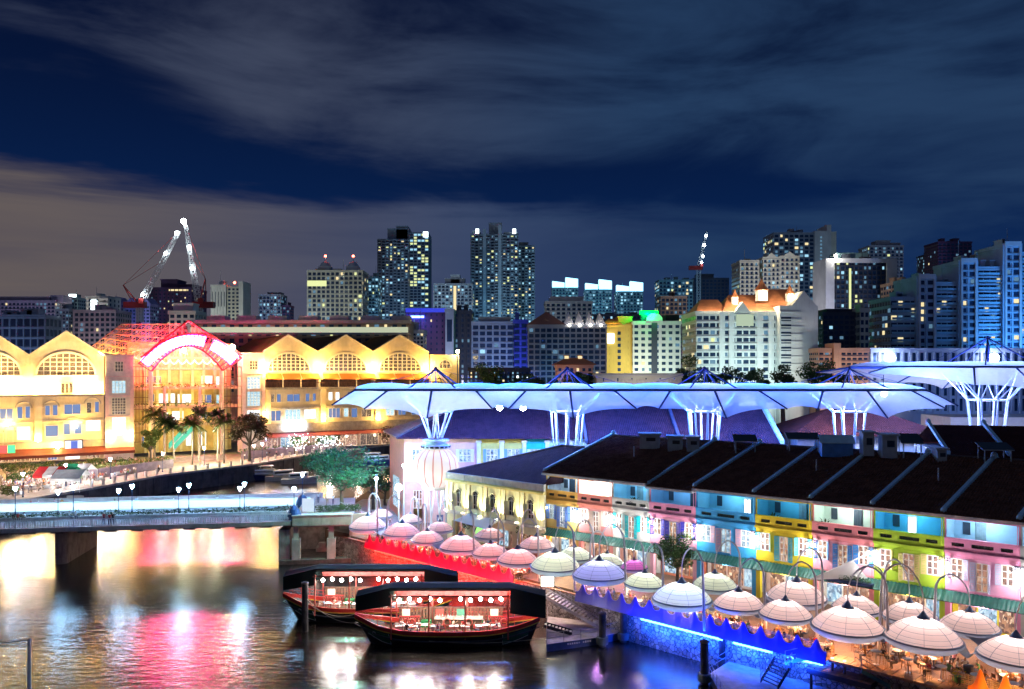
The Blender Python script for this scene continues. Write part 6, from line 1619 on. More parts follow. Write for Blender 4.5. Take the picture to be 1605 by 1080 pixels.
mb = MB(); mb.box(s0, s1, -.4, 0, zV-.4, zV+.1); mb.box(s0, s1, -1.0, .6, zX, zW); mb.build('band_course', mdark, mall)
for px in (506, 592, 420): a, b = rs(px-4), rs(px+4); mb = MB(); mb.box(a, b, -.55, 0, zW, zU-.5); mb.build('pilaster', mw_, mall)
mb = MB(); mb.box(rs(674), rs(719), -.2, .6, FZ, rz(700, 556)); xx = mb.build('end_bay', mw_, mall)
a_, b_, c_, d_ = rect(686, 707, 564, 577); mb = MB(); n = 10; arc = [((a_+b_)/2+(b_-a_)/2*math.cos(PI*k/n), c_+(d_-c_)*math.sin(PI*k/n)) for k in range(n+1)]
mb.slab([(x, z) for x, z in arc[::-1]], -.26, -.22); wd = mb.build('arched_window', pane_k, xx); mb = MB()
for p, q in zip(arc[:-1], arc[1:]): mb.tube((p[0], -.3, p[1]), (q[0], -.3, q[1]), .18, n=4)
for k in (2, 4, 6, 8): mb.box(arc[k][0]-.07, arc[k][0]+.07, -.32, -.27, c_, arc[k][1])
mb.box(a_-.2, b_+.2, -.4, -.21, c_-.3, c_); mb.box(a_, b_, -.33, -.28, (c_+d_)/2-.06, (c_+d_)/2+.06); mb.build('muntin', mcream, wd)
# --- ground floor
mb = MB(); mb.box(sW0, rs(208), 4.0, 4.4, FZ, rz(104, 704)); mb.box(rs(413), rs(719), 4.0, 4.4, FZ, zX); mb.build('shop_front', mat('mall_shop_wall', (.34, .24, .16), .7, var=.3), mall)
for (x0, x1, pn) in ((-5, 22, warm_room), (26, 46, pane_o), (50, 62, pane_o), (76, 90, pane_b), (104, 126, pane_w), (140, 158, warm_room), (176, 192, pane_o), (197, 205, pane_o), (416, 440, warm_room), (446, 468, cool_room), (474, 500, warm_room), (506, 532, pane_w), (540, 566, warm_room), (572, 600, pane_k), (606, 630, warm_room)):
    r_ = (rs(x0), rs(x1), FZ+.3, FZ+3.6); win(mall, r_, pn, 3.75, 3, 1, mcream, .2, .05)
mb = MB(); mb.sheet([(sW0, -3.6, rz(100, 712)), (rs(209), -3.6, rz(209, 703.5)-.2), (rs(209), 0, rz(209, 699)+.2), (sW0, 0, rz(100, 704)+.3)], (0, 0, 1), .12); mb.add([(sW0, -3.6, rz(100, 712)-.5), (rs(209), -3.6, rz(209, 703.5)-.7), (rs(209), -3.6, rz(209, 703.5)), (sW0, -3.6, rz(100, 712)+.1)], [(0, 1, 2, 3)])
mb.build('awning', mat('red_awning', (.16, .030, .016), .7, var=.15, transl=.15), mall)
mb = MB(); mb.sheet([(rs(416), -3.4, zX-1.2), (rs(610), -3.4, zX-1.0), (rs(610), 0, zX), (rs(416), 0, zX)], (0, 0, 1), .12); mb.build('awning', mat('maroon_awning', (.18, .03, .05), .7, var=.15), mall)
mb = MB(); z = rz(115, 697); a, b, c, d = rect(100, 130, 689, 705); mb.box(a, b, -.5, -.3, c, d); sg = mb.build('sign_board', mat('sign_dark', (.05, .05, .07), .5), mall)
mb = MB(); mb.box(a+.25, b-.25, -.56, -.505, c+.25, d-.25); mb.build('sign_face', glow('sign_white', (.75, .82, .95), .75), sg)
mb = MB(); mb.box(a+(b-a)*.36, a+(b-a)*.72, -.6, -.565, c+.3, d-.3); mb.build('sign_logo', glow('sign_blue', (.05, .10, .45), .6), sg)
a, b, c, d = rect(442, 477, 660, 674); mb = MB(); mb.box(a, b, -1.5, -1.15, c+.2, d); mb.build('lit_sign', glow('sign_hot', (.75, .85, 1), 9), mall)
a, b, c, d = rect(0, 24, 696, 708); mb = MB(); mb.box(a, (a+b)/2, -4.2, -3.8, c, d); mb.build('flag_sign', glow('sign_red', (.9, .06, .05), 1.0), mall); mb = MB(); mb.box((a+b)/2+.02, b, -4.2, -3.8, c, d); mb.build('flag_sign', glow('sign_green', (.05, .65, .2), 1.0), mall)
# --- the mall's floodlights
AM = (1, .66, .2)
for px in (-40, -12, 10, 32, 58, 82, 126, 148): lamp('ledge_light', 'POINT', (rs(px), -1.15, rz(px, 609)), 2100, AM, .3, parent=mall)
for px, tx in ((22, -13), (75, 104), (133, 104), (158, 130), (-20, -13)): aim(lamp('gable_spot', 'SPOT', (rs(px), -3.4, rz(px, 612)), 4600, (1, .70, .28), .4, spot=75, parent=mall, blend=.9), (rs(tx), 0, rz(tx, 545)))
for px in (414, 499, 585, 671): lamp('valley_light', 'POINT', (rs(px), -2.4, rz(px, 577)), 3300, (1, .60, .14), .4, parent=mall)
for px in (440, 470, 527, 557, 612, 643): lamp('gable_light', 'POINT', (rs(px), -3.0, rz(px, 592)), 200, (1, .60, .20), .4, parent=mall)
fl = glow('flood_lens', (1, .82, .45), 40)
for px, py in ((59, 689), (118, 668), (12, 664), (90, 700), (170, 686), (204, 683), (506, 656), (592, 655), (414, 652), (-30, 700)):  # includes extra floodlights added to brighten the lower walls
    x = rs(px); z = rz(px, py); yo = -2.0 if px in (170, 204) else -1.0
    mb = MB(); mb.ball((x, yo, z), .42, 8, 6); mb.build('floodlight', fl, mall)
    lamp('wall_flood', 'POINT', (x, yo-.9, z+.6), 820, (1, .58, .10), .35, parent=mall)
mb = MB(); mb.tube((rs(716), -.5, FZ), (rs(716), -.5, rz(716, 553)), .15); mb.build('mast', lm_post, mall); mb = MB(); mb.ball((rs(716), -.5, rz(716, 551)), .6, 8, 6); mb.build('mast_lamp', glow('mast_lens', (1, .75, .3), 30), mall)
lamp('mast_light', 'POINT', (rs(716), -2, rz(716, 553)), 900, (1, .75, .35), .4, parent=mall)
for px, py, e, c in ((250, 560, 2200, (1, .75, .25)), (293, 556, 2600, (1, .8, .35)), (335, 560, 2200, (1, .75, .25)), (262, 595, 900, (1, .7, .2)), (320, 595, 900, (1, .7, .2)), (262, 626, 700, (1, .8, .3)), (320, 626, 700, (1, .8, .3)), (262, 655, 800, (1, .85, .3)), (320, 655, 800, (1, .85, .3)), (250, 690, 500, (1, .85, .35)), (300, 690, 500, (1, .9, .5)), (350, 690, 500, (1, .8, .3))):
    lamp('atrium_light', 'POINT', (rs(px), 3.0 if py < 570 else 8.5, rz(px, py)), e*.42, c, .5, parent=mall)
x = rs(360); z = rz(360, 545); mb = MB(); mb.ball((x, -3.2, z), .8, 8, 6); mb.build('floodlight', glow('flood_hot', (1, .9, .6), 60), mall); lamp('side_flood', 'POINT', (x, -4.2, z), 3500, (1, .78, .4), .5, parent=mall)
x = rs(289); z = rz(289, 549); mb = MB(); mb.ball((x, 1.0, z), .6, 8, 6); mb.build('floodlight', MATS['flood_hot'], mall)
for px, py in ((180, 545), (215, 552), (160, 553)): lamp('lattice_light', 'POINT', (rs(px), -.5, rz(px, py)), 600, (1, .5, .12), .4, parent=mall)
for px in (230, 262, 296, 330, 362): lamp('arch_spill', 'POINT', (rs(px), -2.6, rz(px, 545+abs(px-296)*.35)), 240, (1, .06, .16), .5, parent=mall)
for px, c in ((10, (1, .6, .3)), (60, (1, .5, .25)), (110, (.9, .95, 1)), (160, (1, .75, .4)), (430, (.7, .6, 1)), (470, (1, .8, .7)), (515, (1, .9, .8)), (560, (1, .75, .6)), (605, (1, .7, .4))): lamp('shop_light', 'POINT', (rs(px), -1.2, FZ+2.6), 420, c, .3, parent=mall)
# ================================================================== street canopy on funnel columns
fab = mat('etfe_fabric', (.80, .84, .92), .3, var=.12, vs=.9, bump=.6, bs=1.4, transl=.6)
fab_top = mat('etfe_cushion', (.55, .68, .90), .3, var=.2, vs=.8, bump=.6, bs=1.6, transl=.6)
for fm, tf in ((fab, .30), (fab_top, .18)):
    t_ = fm.node_tree; o_ = t_.nodes['Material Output']; src = o_.inputs[0].links[0].from_socket; tp = N(t_, 'ShaderNodeBsdfTransparent'); mx_ = N(t_, 'ShaderNodeMixShader'); mx_.inputs[0].default_value = tf; L(t_, src, mx_.inputs[1]); L(t_, tp.outputs[0], mx_.inputs[2]); L(t_, mx_.outputs[0], o_.inputs[0])
beam_m = mat('canopy_steel_blue', (.03, .06, .20), .45, .3, var=.05)
tube_m = mat('canopy_tube_white', (.66, .70, .80), .45, .1, var=.04)
def canopy(name, label, xs, Dc, zb, half, xa, xb, tip_dx, zt0, zt1, apex_dz, leg, ring_r, ring_z, hub, zg=ZQ, tipL=None, tipR=None, up_r=5.6):
    root = thing(name, label, 'canopy', (xs[0], Dc, zg)); O = Vector((xs[0], Dc, zg))
    def P(x, y, z): return (x-O.x, y, z-O.z)
    for side in (-1, 1):
        yb = side*half
        mb = MB(); mb.tube(P(xa, yb, zb), P(xb, yb, zb), .22, n=8); mb.build('edge_beam', beam_m, root)
        tops = []; tips = []
        if tipL: tops.append(xa); tips.append((tipL[0], side*(half+tipL[1]), tipL[2]))
        for c in xs:
            for dx, tx, zt, oy in ((-6.0, -8.4, zt1, 4.6), (0, 0, zt0, 6.2), (6.0, 8.4, zt1, 4.6)):
                if xa-.2 <= c+dx <= xb+.2: tops.append(c+dx); tips.append((c+tx, side*(half+oy), zt))
        if tipR: tops.append(xb); tips.append((tipR[0], side*(half+tipR[1]), tipR[2]))
        for t_, q in zip(tops, tips): mb = MB(); mb.tube(P(t_, yb, zb), P(*q), .17, .12, 6); mb.build('rib', beam_m, root)
        for i in range(len(tops)-1):
            a0, a1, b0, b1 = Vector(P(tops[i], yb, zb)), Vector(P(tops[i+1], yb, zb)), Vector(P(*tips[i])), Vector(P(*tips[i+1]))
            nu, nv = 10, 5; vs = []; sag = min(1.3, (b1-b0).length*.14)
            for u_ in range(nu+1):
                u = u_/nu; A = a0.lerp(a1, u); Bq = b0.lerp(b1, u); arc = 4*u*(1-u); Bq = Bq+(A-Bq)*.15*arc
                for v_ in range(nv+1):
                    v = v_/nv; p = A.lerp(Bq, v); p.z += .35*math.sin(PI*v)*arc; vs.append(tuple(p))
            fs = [(u_*(nv+1)+v_, (u_+1)*(nv+1)+v_, (u_+1)*(nv+1)+v_+1, u_*(nv+1)+v_+1) for u_ in range(nu) for v_ in range(nv)]
            mb = MB(); mb.smooth = True; mb.add(vs, fs); mb.build('skirt_panel', fab, root)
    # pillow roof between the two beams
    n = max(4, round((xb-xa)/6.5))
    for i in range(n):
        x0, x1 = xa+(xb-xa)*i/n, xa+(xb-xa)*(i+1)/n; vs = []; m = 8
        for u_ in range(m+1):
            for v_ in range(m+1):
                u, v = u_/m, v_/m; z = zb+.2+.75*(math.sin(PI*v)**.7)*(.6+.4*math.sin(PI*u)**.6)
                vs.append(P(x0+(x1-x0)*u, -half+2*half*v, z))
        mb = MB(); mb.smooth = True; mb.add(vs, [(u_*(m+1)+v_, (u_+1)*(m+1)+v_, (u_+1)*(m+1)+v_+1, u_*(m+1)+v_+1) for u_ in range(m) for v_ in range(m)]); mb.build('roof_cushion', fab_top, root)
    for c in xs:
        ap = P(c, 0, zb+apex_dz); mb = MB(); mb.ball(ap, .32, 8, 5)
        for sx in (-1, 1):
            for sy in (-1, 1): mb.tube(ap, P(c+sx*leg, sy*half*.92, zb+.2), .12, .11, 6)
        for sx in (-.35, .35):
            for sy in (-1, 1): mb.tube(ap, P(c+sx*leg, sy*half*.5, zb+.9), .05, n=4)
        mb.tube(ap, P(c, 0, zb-.5), .10, n=6)
        for sx in (-2.1, 2.1): mb.tube(ap, P(c+sx*leg, 0, zb+1.1), .035, n=4)
        mb.build('mast_frame', beam_m, root)
        mb = MB()
        N_ = 8
        for k in range(N_):
            a = 2*PI*k/N_; a2 = 2*PI*(k+.5)/N_; a3 = 2*PI*(k-.5)/N_
            rp = (c+ring_r*math.cos(a), ring_r*math.sin(a)*.9, ring_z); rq = (c+ring_r*math.cos(a2*1), ring_r*math.sin(a2)*.9, ring_z)
            mb.tube(P(*rp), P(c+ring_r*math.cos(2*PI*(k+1)/N_), ring_r*math.sin(2*PI*(k+1)/N_)*.9, ring_z), .10, n=6)
            for aa in (a2, a3): mb.tube(P(*rp), P(c+up_r*math.cos(aa), min(half, up_r)*math.sin(aa), zb-.3), .10, .07, 6)
            mb.tube(P(*rp), P(c+.95*math.cos(a+.35), .95*math.sin(a+.35), zg+(0 if hub != c else 13.6)), .13, .12, 6)
            if k % 2 == 0: mb.tube(P(*rp), P(c+.95*math.cos(a-.5), .95*math.sin(a-.5), zg+(0 if hub != c else 13.6)), .09, .09, 6)
        mb.build('funnel_column', tube_m, root)
    return root
def X(px, D): return (px-CX)/FOC*D
DC = 119.5
xs = [X(683, DC), X(889, DC), X(1104, DC), X(1331, DC)]
canopy('street_canopy', 'long blue-lit canopy of white fabric over the market street, on four funnel columns', xs, DC, 24.2, 6.0, X(556, 113.5), X(1452, 113.5), 2.4, 20.8, 21.9, 3.0, 3.3, 2.35, 21.0, xs[0], tipL=(X(517, 108), 4.2, 22.4), tipR=(X(1508, 108), 4.5, 22.3))
D2 = 127.0
canopy('tall_canopy', 'taller blue-lit canopy rising behind the right end of the long one', [X(1548, D2), X(1548, D2)+22], D2, 27.4, 7.0, X(1392, 120), X(1548, D2)+38, 2.4, 23.8, 24.9, 4.5, 4.0, 3.0, 22.4, None, tipL=(X(1366, 116), 3.2, 26.6), up_r=6.8)
# lights of the canopy
CBL = (.02, .17, 1)
for px in (575, 640, 730, 790, 850, 940, 990, 1045, 1160, 1215, 1270, 1390, 1435): lamp('canopy_light', 'POINT', (X(px, DC), DC-.5, 22.9), 2300, CBL if px < 1250 else (.14, .30, 1), .4)
for px, e in ((683, 260), (889, 1000), (1104, 1000), (1331, 1000)): lamp('canopy_core_light', 'POINT', (X(px, DC), DC, 20.9), e, (.78, .84, 1), .4)
for px in (1420, 1480, 1548, 1600): lamp('tall_canopy_light', 'POINT', (X(px, D2), D2, 24.6), 2200, (.16, .26, 1), .5)
for px in (1525, 1572): lamp('plaza_light', 'POINT', (X(px, D2), D2+4, 15.5), 2600, (.85, .90, 1), .5)
for px in (640, 980, 1210): lamp('roof_wash', 'POINT', (X(px, 118), 118, 21.2), 700, (.14, .16, 1), .4)
for px, lab in ((783, 'left of the two dazzling blue-white floodlights under the long canopy'), (820, 'right of the two dazzling blue-white floodlights under the long canopy'), (1385, 'single dazzling floodlight under the right end of the long canopy')):
    p = ray(px, 639 if px < 1000 else 617, 115.5); t = thing('floodlight', lab, 'floodlight', p)
    mb = MB(); mb.ball((0, -.1, 0), .42, 10, 6); mb.build('lens', glow('canopy_flood', (.75, .92, 1), 60), t); mb = MB(); mb.lathe([(.1, .5), (.5, .35), (.5, .2)], 10); mb.tube((0, 0, .4), (0, 0, 2.6), .05); mb.build('housing', beam_m, t)
    lamp('flood_beam', 'POINT', (0, -1.0, -.6), 70, (.30, .72, 1), .3, parent=t)
# giant striped lantern at the head of the street
lc = Vector((xs[0], DC, 0)); t = thing('giant_lantern', 'giant glowing balloon-shaped lantern with pink stripes under the left end of the canopy', 'lantern', (lc.x, lc.y, 12.9))
Rl, n = 3.3, 16
for k in range(n):
    if k < 2:
        a0_, a1_ = 2*PI*k/n+(.05 if k else 0), 2*PI*(k+1)/n
        mb = MB(); mb.smooth = True; mb.lathe([(.55*Rl, -2.6), (.86*Rl, -1.8), (.99*Rl, -.6), (1.0*Rl, .3), (.93*Rl, 1.4), (.72*Rl, 2.3), (.52*Rl, 2.75)], 4, (0, 0, 0), 0 if not k else 0, 2*PI/n*.86 if not k else 2*PI/n*.14)
        o = mb.build('gore' if not k else 'stripe', glow('lantern_white', (1, .93, .90), .36, False) if not k else glow('lantern_pink', (.85, .28, .24), .33), t); o.rotation_euler = (0, 0, 0 if not k else 2*PI/n*.86)
        (globals().__setitem__('G0', o) if not k else globals().__setitem__('G1', o))
for k in range(1, n):
    for g in (G0, G1): c = dup(g, parent=t); c.rotation_euler = (0, 0, g.rotation_euler.z+2*PI*k/n)
mb = MB(); mb.lathe([(1.5, 2.7), (2.1, 2.9), (2.1, 3.3), (1.5, 3.4), (1.5, 3.8), (1.9, 3.9), (1.9, 4.1), (1.2, 4.15)], 20); mb.build('collar', mat('lantern_collar', (.75, .76, .8), .4, var=.03), t)
mb = MB()
for k in range(18): a = 2*PI*k/18; mb.obox((2.12*math.cos(a), 2.12*math.sin(a), 3.1), .06, .5, .26, a)
mb.build('collar_vent', mat('vent_dark'), t)
mb = MB(); mb.lathe([(1.8, -2.6), (2.0, -2.75), (1.9, -3.0), (1.2, -3.05)], 20); mb.build('base_ring', MATS['lantern_collar'], t)
mb = MB()
for k in range(8): a = 2*PI*k/8+.2; mb.tube((1.5*math.cos(a), 1.5*math.sin(a), -2.9), (1.7*math.cos(a+.4), 1.7*math.sin(a+.4), -9.3), .12, n=6)
mb.build('leg', tube_m, t)
lamp('lantern_glow', 'POINT', (-.8, -5.2, -1.5), 70, (1, .90, .90), .8, parent=t)
lamp('lantern_glow', 'POINT', (0, 0, -4.2), 130, (.85, .95, 1), .5, parent=t)
# bright lamp mast in front of the peach corner
for px, py, D, e, lab in ((625, 764, 117, 520, 'dazzling white lamp on a tall slim mast before the peach corner'), (590, 750, 121, 200, 'smaller white lamp on a mast just left of the dazzling one'), (633, 730, 124, 160, 'white lamp high on the peach corner wall')):
    p = ray(px, py, D); t = thing('lamp_mast', lab, 'lamp', (p.x, p.y, ZQ)); h = p.z-ZQ
    mb = MB(); mb.tube((0, 0, 0), (0, 0, h-.3), .14, .08, 8); mb.build('post', tube_m, t); mb = MB(); mb.ball((0, 0, h), .5 if e > 500 else .25, 10, 6); mb.build('globe', glow('mast_globe', (.9, .96, 1), 45), t)
    lamp('mast_light', 'POINT', (0, -.8, h), e*1.5, (.85, .95, 1), .4, parent=t)
# glowing block added for the white and orange glow behind the tall canopy
p = ray(1560, 660, 165); t = thing('plaza_glow_block', 'added white glowing block standing in for the plaza glow behind the tall canopy', 'building', (X(1490, 165), 165, ZQ))
mb = MB(); mb.box(0, 30, 0, 12, 0, 14); mb.build('wall', white_paint, t); mb = MB()
for k in range(9): mb.box(1+k*3.2, 3.6+k*3.2, -.2, -.02, 1, 5); mb.box(1+k*3.2, 3.6+k*3.2, -.2, -.02, 7.5, 11.5)
mb.build('shop_window', glow('plaza_glow', (.9, .95, 1), 2.2), t); mb = MB(); mb.box(8, 16, -.6, -.25, 5.4, 6.9); mb.build('orange_glow_panel', glow('plaza_orange', (1, .45, .12), 2.0), t)  # window and orange panels here only supply the added glow
# ================================================================== city behind
GZ = 2.4
winD = mat('far_window_dark', (.022, .045, .095), .15, var=.3, vs=.2)
LIT = {'w': glow('far_lit_warm', (1, .80, .42), .42), 'c': glow('far_lit_cool', (.40, .78, 1), .40), 'y': glow('far_lit_yellow', (.85, .92, .42), .40), 'd': glow('far_lit_dim', (.20, .42, .62), .20), 'h': glow('far_lit_hot', (.80, .97, 1), 2.0)}
def fmat(key, c, v=.12): return mat('far_'+key, c, .75, var=v, vs=.12, wear=.25)
sk = random.Random(77)
def block(px0, px1, ytop, D, name, label, wm, lit=.15, fw=6.0, fh=5.4, depth=18, style='grid', mix='wcyd', ww=.62, wh=.58, tops=(), floods=None, group=None, cat='building', yaw=0.0, sides=True, ybase=None, wtop=None):
    """front face spans px0..px1 at distance D; windows fw x fh photo pixels apart"""
    x0, x1 = X(px0, D), X(px1, D); zt = CAMH-(ytop-YH)*D/FOC; W = x1-x0; sc = D/FOC
    root = thing(name, label, cat, (x0, D, GZ), yaw, group); H = zt-GZ
    mb = MB(); mb.box(0, W, 0, depth, 0, H); body_ = mb.build('wall', wm, root)
    wx, wz = fw*sc, fh*sc
    nx = max(1, round(W/wx)); nz = max(1, int((H-2)/wz)); wx = W/nx
    zlo = max(0, H-nz*wz-.3); k0 = max(0, int(((CAMH-(600-YH)*sc)-GZ-zlo)/wz)-1)
    bins = {'dark': MB()}
    led = MB(); fin = MB()
    def put(face, i, j, nxf, wxf):
        r = sk.random(); key = 'dark'
        colw = 1.0
        if r < lit: key = sk.choice(mix+'ddd')
        m_ = bins.setdefault(key, MB())
        q_ = ww*(1 if key == 'dark' else sk.uniform(.55, 1.05)); a = wxf*(i+.5-q_/2); b = wxf*(i+.5+q_/2); c = zlo+wz*(j+.5-wh/2); d = zlo+wz*(j+.5+wh/2)
        if face == 'f': m_.add([(a, -.09, c), (b, -.09, c), (b, -.09, d), (a, -.09, d), (a, 0, c), (b, 0, c), (b, 0, d), (a, 0, d)], [(0,1,2,3), (1,5,6,2), (3,2,6,7), (4,0,3,7), (4,5,1,0)])
        elif face == 'r': m_.add([(W+.09, a, c), (W+.09, b, c), (W+.09, b, d), (W+.09, a, d)], [(0,1,2,3)])
        else: m_.add([(-.09, b, c), (-.09, a, c), (-.09, a, d), (-.09, b, d)], [(0,1,2,3)])
    vis_side = 'r' if (px0+px1)/2 < CX else 'l'
    nd = max(1, round(depth/wx/1.0)) if sides else 0
    for j in range(k0, nz):
        for i in range(nx): put('f', i, j, nx, wx)
        for i in range(nd): put(vis_side, i, j, nd, depth/nd)
        z = zlo+wz*(j+1)
        if style in ('slab', 'grid', 'balcony'): led.box(-.02, W+.02, -(.55 if style != 'balcony' else 1.2), 0, z-wz*.16, z+wz*.04)
        if style == 'balcony':
            for i in range(nx):
                if (i % 2) == 0: led.box(wx*i+.1, wx*(i+1)-.1, -1.2, -1.05, z+wz*.04, z+wz*.32)
    if style in ('grid', 'fins', 'balcony'):
        for i in range(nx+1): x = wx*i; fin.box(x-wx*.09, x+wx*.09, -.45, 0, zlo+wz*k0, H)
    for key, m_ in bins.items():
        if m_.v: stuff(m_.build('window' if key == 'dark' else 'lit_window', winD if key == 'dark' else LIT[key], root))
    if led.v: stuff(led.build('floor_ledge', wm, root))
    if fin.v: stuff(fin.build('pier', wm, root))
    mb = MB(); mb.box(-.3, W+.3, -.4, 0, H-.6, H+.7); mb.box(W, W+.3, 0, depth, H-.6, H+.7); mb.box(-.3, 0, 0, depth, H-.6, H+.7); mb.build('roof_parapet', wm, root)
    if D > 285 and style != 'plain' and not tops:
        for q in range(sk.randint(2, 4)):
            mb = MB(); a = W*sk.uniform(.08, .75); b = a+W*sk.uniform(.08, .2); h = sk.uniform(1.2, 3.2); mb.box(a, b, 2, min(depth-1, 7), H+.02, H+h); mb.box(a-.15, b+.15, 1.8, min(depth-.8, 7.2), H+h, H+h+.25); mb.build('roof_plant', wm, root)
        mb = MB(); a = W*sk.uniform(.2, .8); mb.tube((a, 4, H), (a, 4, H+sk.uniform(4, 9)), .18, .08, 5); mb.build('antenna', wm, root)
    for (ta, tb, ty, tm, tn) in tops:
        a = X(ta, D)-x0; b = X(tb, D)-x0; h = CAMH-(ty-YH)*D/FOC-GZ; mb = MB(); mb.box(a, b, depth*.15, depth*.7, H, h); mb.box(a-.2, b+.2, depth*.12, depth*.73, h, h+.6); mb.build(tn, tm or wm, root)
    if floods:
        e, c = floods; R_ = 13 if 'tent' in label else max(25, H*.55)
        aim(lamp('facade_fill', 'SPOT', (W*.5, -R_, min(H*.4, 20)), e*R_*R_*60, c, 3.0, spot=min(120, 2.3*math.degrees(math.atan(max(W, H)*.62/R_))), parent=root, blend=.9), (W*.5, 0, H*.55))  # unseen spot added before each facade to brighten and tint its wall
    root['h'] = 0; del root['h']
    return root, W, H, sc, x0
mau = fmat('mauve', (.42, .36, .46)); greyb = fmat('greyblue', (.36, .42, .50)); palew = fmat('palewhite', (.58, .57, .55)); dk = fmat('darkglass', (.045, .055, .085)); purp = fmat('darkpurple', (.10, .05, .12)); teal = fmat('teal', (.20, .34, .38)); blu = fmat('bluehdb', (.34, .50, .66)); crm = fmat('cream', (.58, .56, .46)); mid = fmat('midgrey', (.30, .33, .38)); tow = fmat('towergrey', (.22, .27, .34)); brn = fmat('brown', (.30, .22, .18)); purpb = fmat('purpleblue', (.20, .19, .42)); ochre = fmat('ochre', (.62, .44, .10)); white = fmat('hotelwhite', (.66, .68, .66)); peach = fmat('peachlow', (.62, .36, .26)); wconc = fmat('whiteconc', (.66, .66, .62))
B1 = (.13, (.36, .54, 1)); Bm = (.16, (.62, .58, 1)); Bd = (.08, (.2, .45, 1)); Bb = (.26, (.25, .40, 1)); Bt = (.18, (.18, .60, 1))
# left
block(-60, 86, 473, 430, 'slab_block', 'long mauve slab block with a flat stepped roof at the far left', mau, .13, 6, 5.6, 16, 'slab', 'cwd', floods=Bm, tops=((-40, 74, 466, None, 'roof_storey'), (76, 95, 464, None, 'stair_tower')), group='far city blocks')
block(-40, 71, 496, 330, 'white_grid_block', 'low block with a white grid front and dark panels in front of the mauve slab', greyb, .05, 11.5, 16, 12, 'grid', 'cd', ww=.7, wh=.7, floods=B1)
block(88, 108, 486, 400, 'small_block', 'narrow dark block right of the mauve slab', mid, .22, 5.5, 5.2, 14, 'grid', 'cwd', floods=B1)
r, W, H, sc, x0 = block(106, 122, 468, 460, 'small_tower', 'small dark teal tower with a lit crown sign', teal, .25, 5.3, 5.4, 12, 'grid', 'cd', floods=B1)
mb = MB(); mb.box(W*.15, W*.85, -.3, 0, H+.8, H+2.4); mb.build('crown_sign', LIT['h'], r)
r, W, H, sc, x0 = block(135, 170, 466, 450, 'white_block', 'white block with a bright glazed stair in its middle', wconc, .0, 12, 7, 14, 'slab', 'c', ww=.3, floods=(.3, (1, .9, .8)))
mb = MB(); mb.box(W*.22, W*.5, -.3, -.1, H-9, H-1.5); mb.build('glazed_stair', LIT['h'], r)
for k in range(4): mb = MB(); mb.box(W*.62, W*1.04, -1.4, 0, H-1.6-k*2.4, H-.6-k*2.4); mb.build('balcony', wconc, r)
block(116, 181, 488, 380, 'office_block', 'pale low office block with a row of dark square windows', mau, .08, 8, 8, 16, 'grid', 'wd', ww=.6, floods=(.16, (1, .88, .8)))
for (a, b, y, lab) in ((173, 190, 476, 'blue-purple gabled block farthest left of three'), (197, 213, 478, 'blue-purple gabled block in the middle of three'), (222, 235, 478, 'blue-purple gabled block beside the dark tower')):
    r, W, H, sc, x0 = block(a, b, y, 480, 'gabled_block', lab, purpb, .1, 5.6, 5.5, 12, 'fins', 'cd', floods=Bb, group='blue-purple gabled blocks')
    mb = MB(); mb.slab([(-.5, H+.7), (W+.5, H+.7), (W/2, H+4.2)], -.4, 12); mb.build('gable_roof', purpb, r)
r, W, H, sc, x0 = block(235, 300, 452, 520, 'dark_tower', 'dark purple stepped tower with a few yellow windows behind the cranes', purp, .14, 6.4, 5.6, 26, 'fins', 'wwy', ww=.4, wh=.36, floods=(.05, (.8, .5, 1)), tops=((248, 274, 438, None, 'roof_block'), (274, 299, 446, None, 'roof_shoulder')))
mb = MB(); mb.box(X(265, 520)-x0, X(295, 520)-x0, -.4, -.1, H-1.6, H-.6); mb.build('light_line', LIT['w'], r)
r, W, H, sc, x0 = block(265, 306, 490, 300, 'plant_house', 'white concrete roof house with a taller stage tower', wconc, 0, 10, 9, 10, 'plain', 'c', floods=(.2, (1, .85, .8)), tops=((269, 300, 477, None, 'stage_tower'),))
r, W, H, sc, x0 = block(331, 354, 448, 470, 'white_tower', 'white windowless slab tower with a striped beige wing and a red beacon', wconc, 0, 5, 40, 16, 'fins', 'c', ww=.2, floods=(.24, (.9, 1, .92)))
mb = MB(); a = X(354, 470)-x0; b = X(374, 470)-x0; mb.box(a+.02, b, 1, 15, 0, H-.3); mb.build('wing', crm, r); mb = MB()
for k in range(12):
    for q in (0, 1, 2): z = H-2.5-k*2.1; mb.box(a+1+q*2.3, a+2.3+q*2.3, .85, 1.0, z, z+1.1)
stuff(mb.build('window', winD, r)); mb = MB(); mb.box(b+.02, X(381, 470)-x0, 0, 14, 0, H+2.6); mb.build('lift_tower', wconc, r); mb = MB(); mb.ball((X(364, 470)-x0, 4, H+2.2), .7); mb.build('beacon', glow('red_beacon', (1, .10, .05), 12), r)
block(406, 440, 463, 520, 'small_block', 'small dark block with a bright cool window band, left of the twin domes', mid, .45, 6, 5.5, 14, 'grid', 'ccd', floods=B1, tops=((418, 438, 459, None, 'roof_storey'),))
block(443, 454, 480, 520, 'small_block', 'tiny dark block just right of the one with the bright band', purp, .1, 5, 5, 10, 'grid', 'd', floods=Bd)
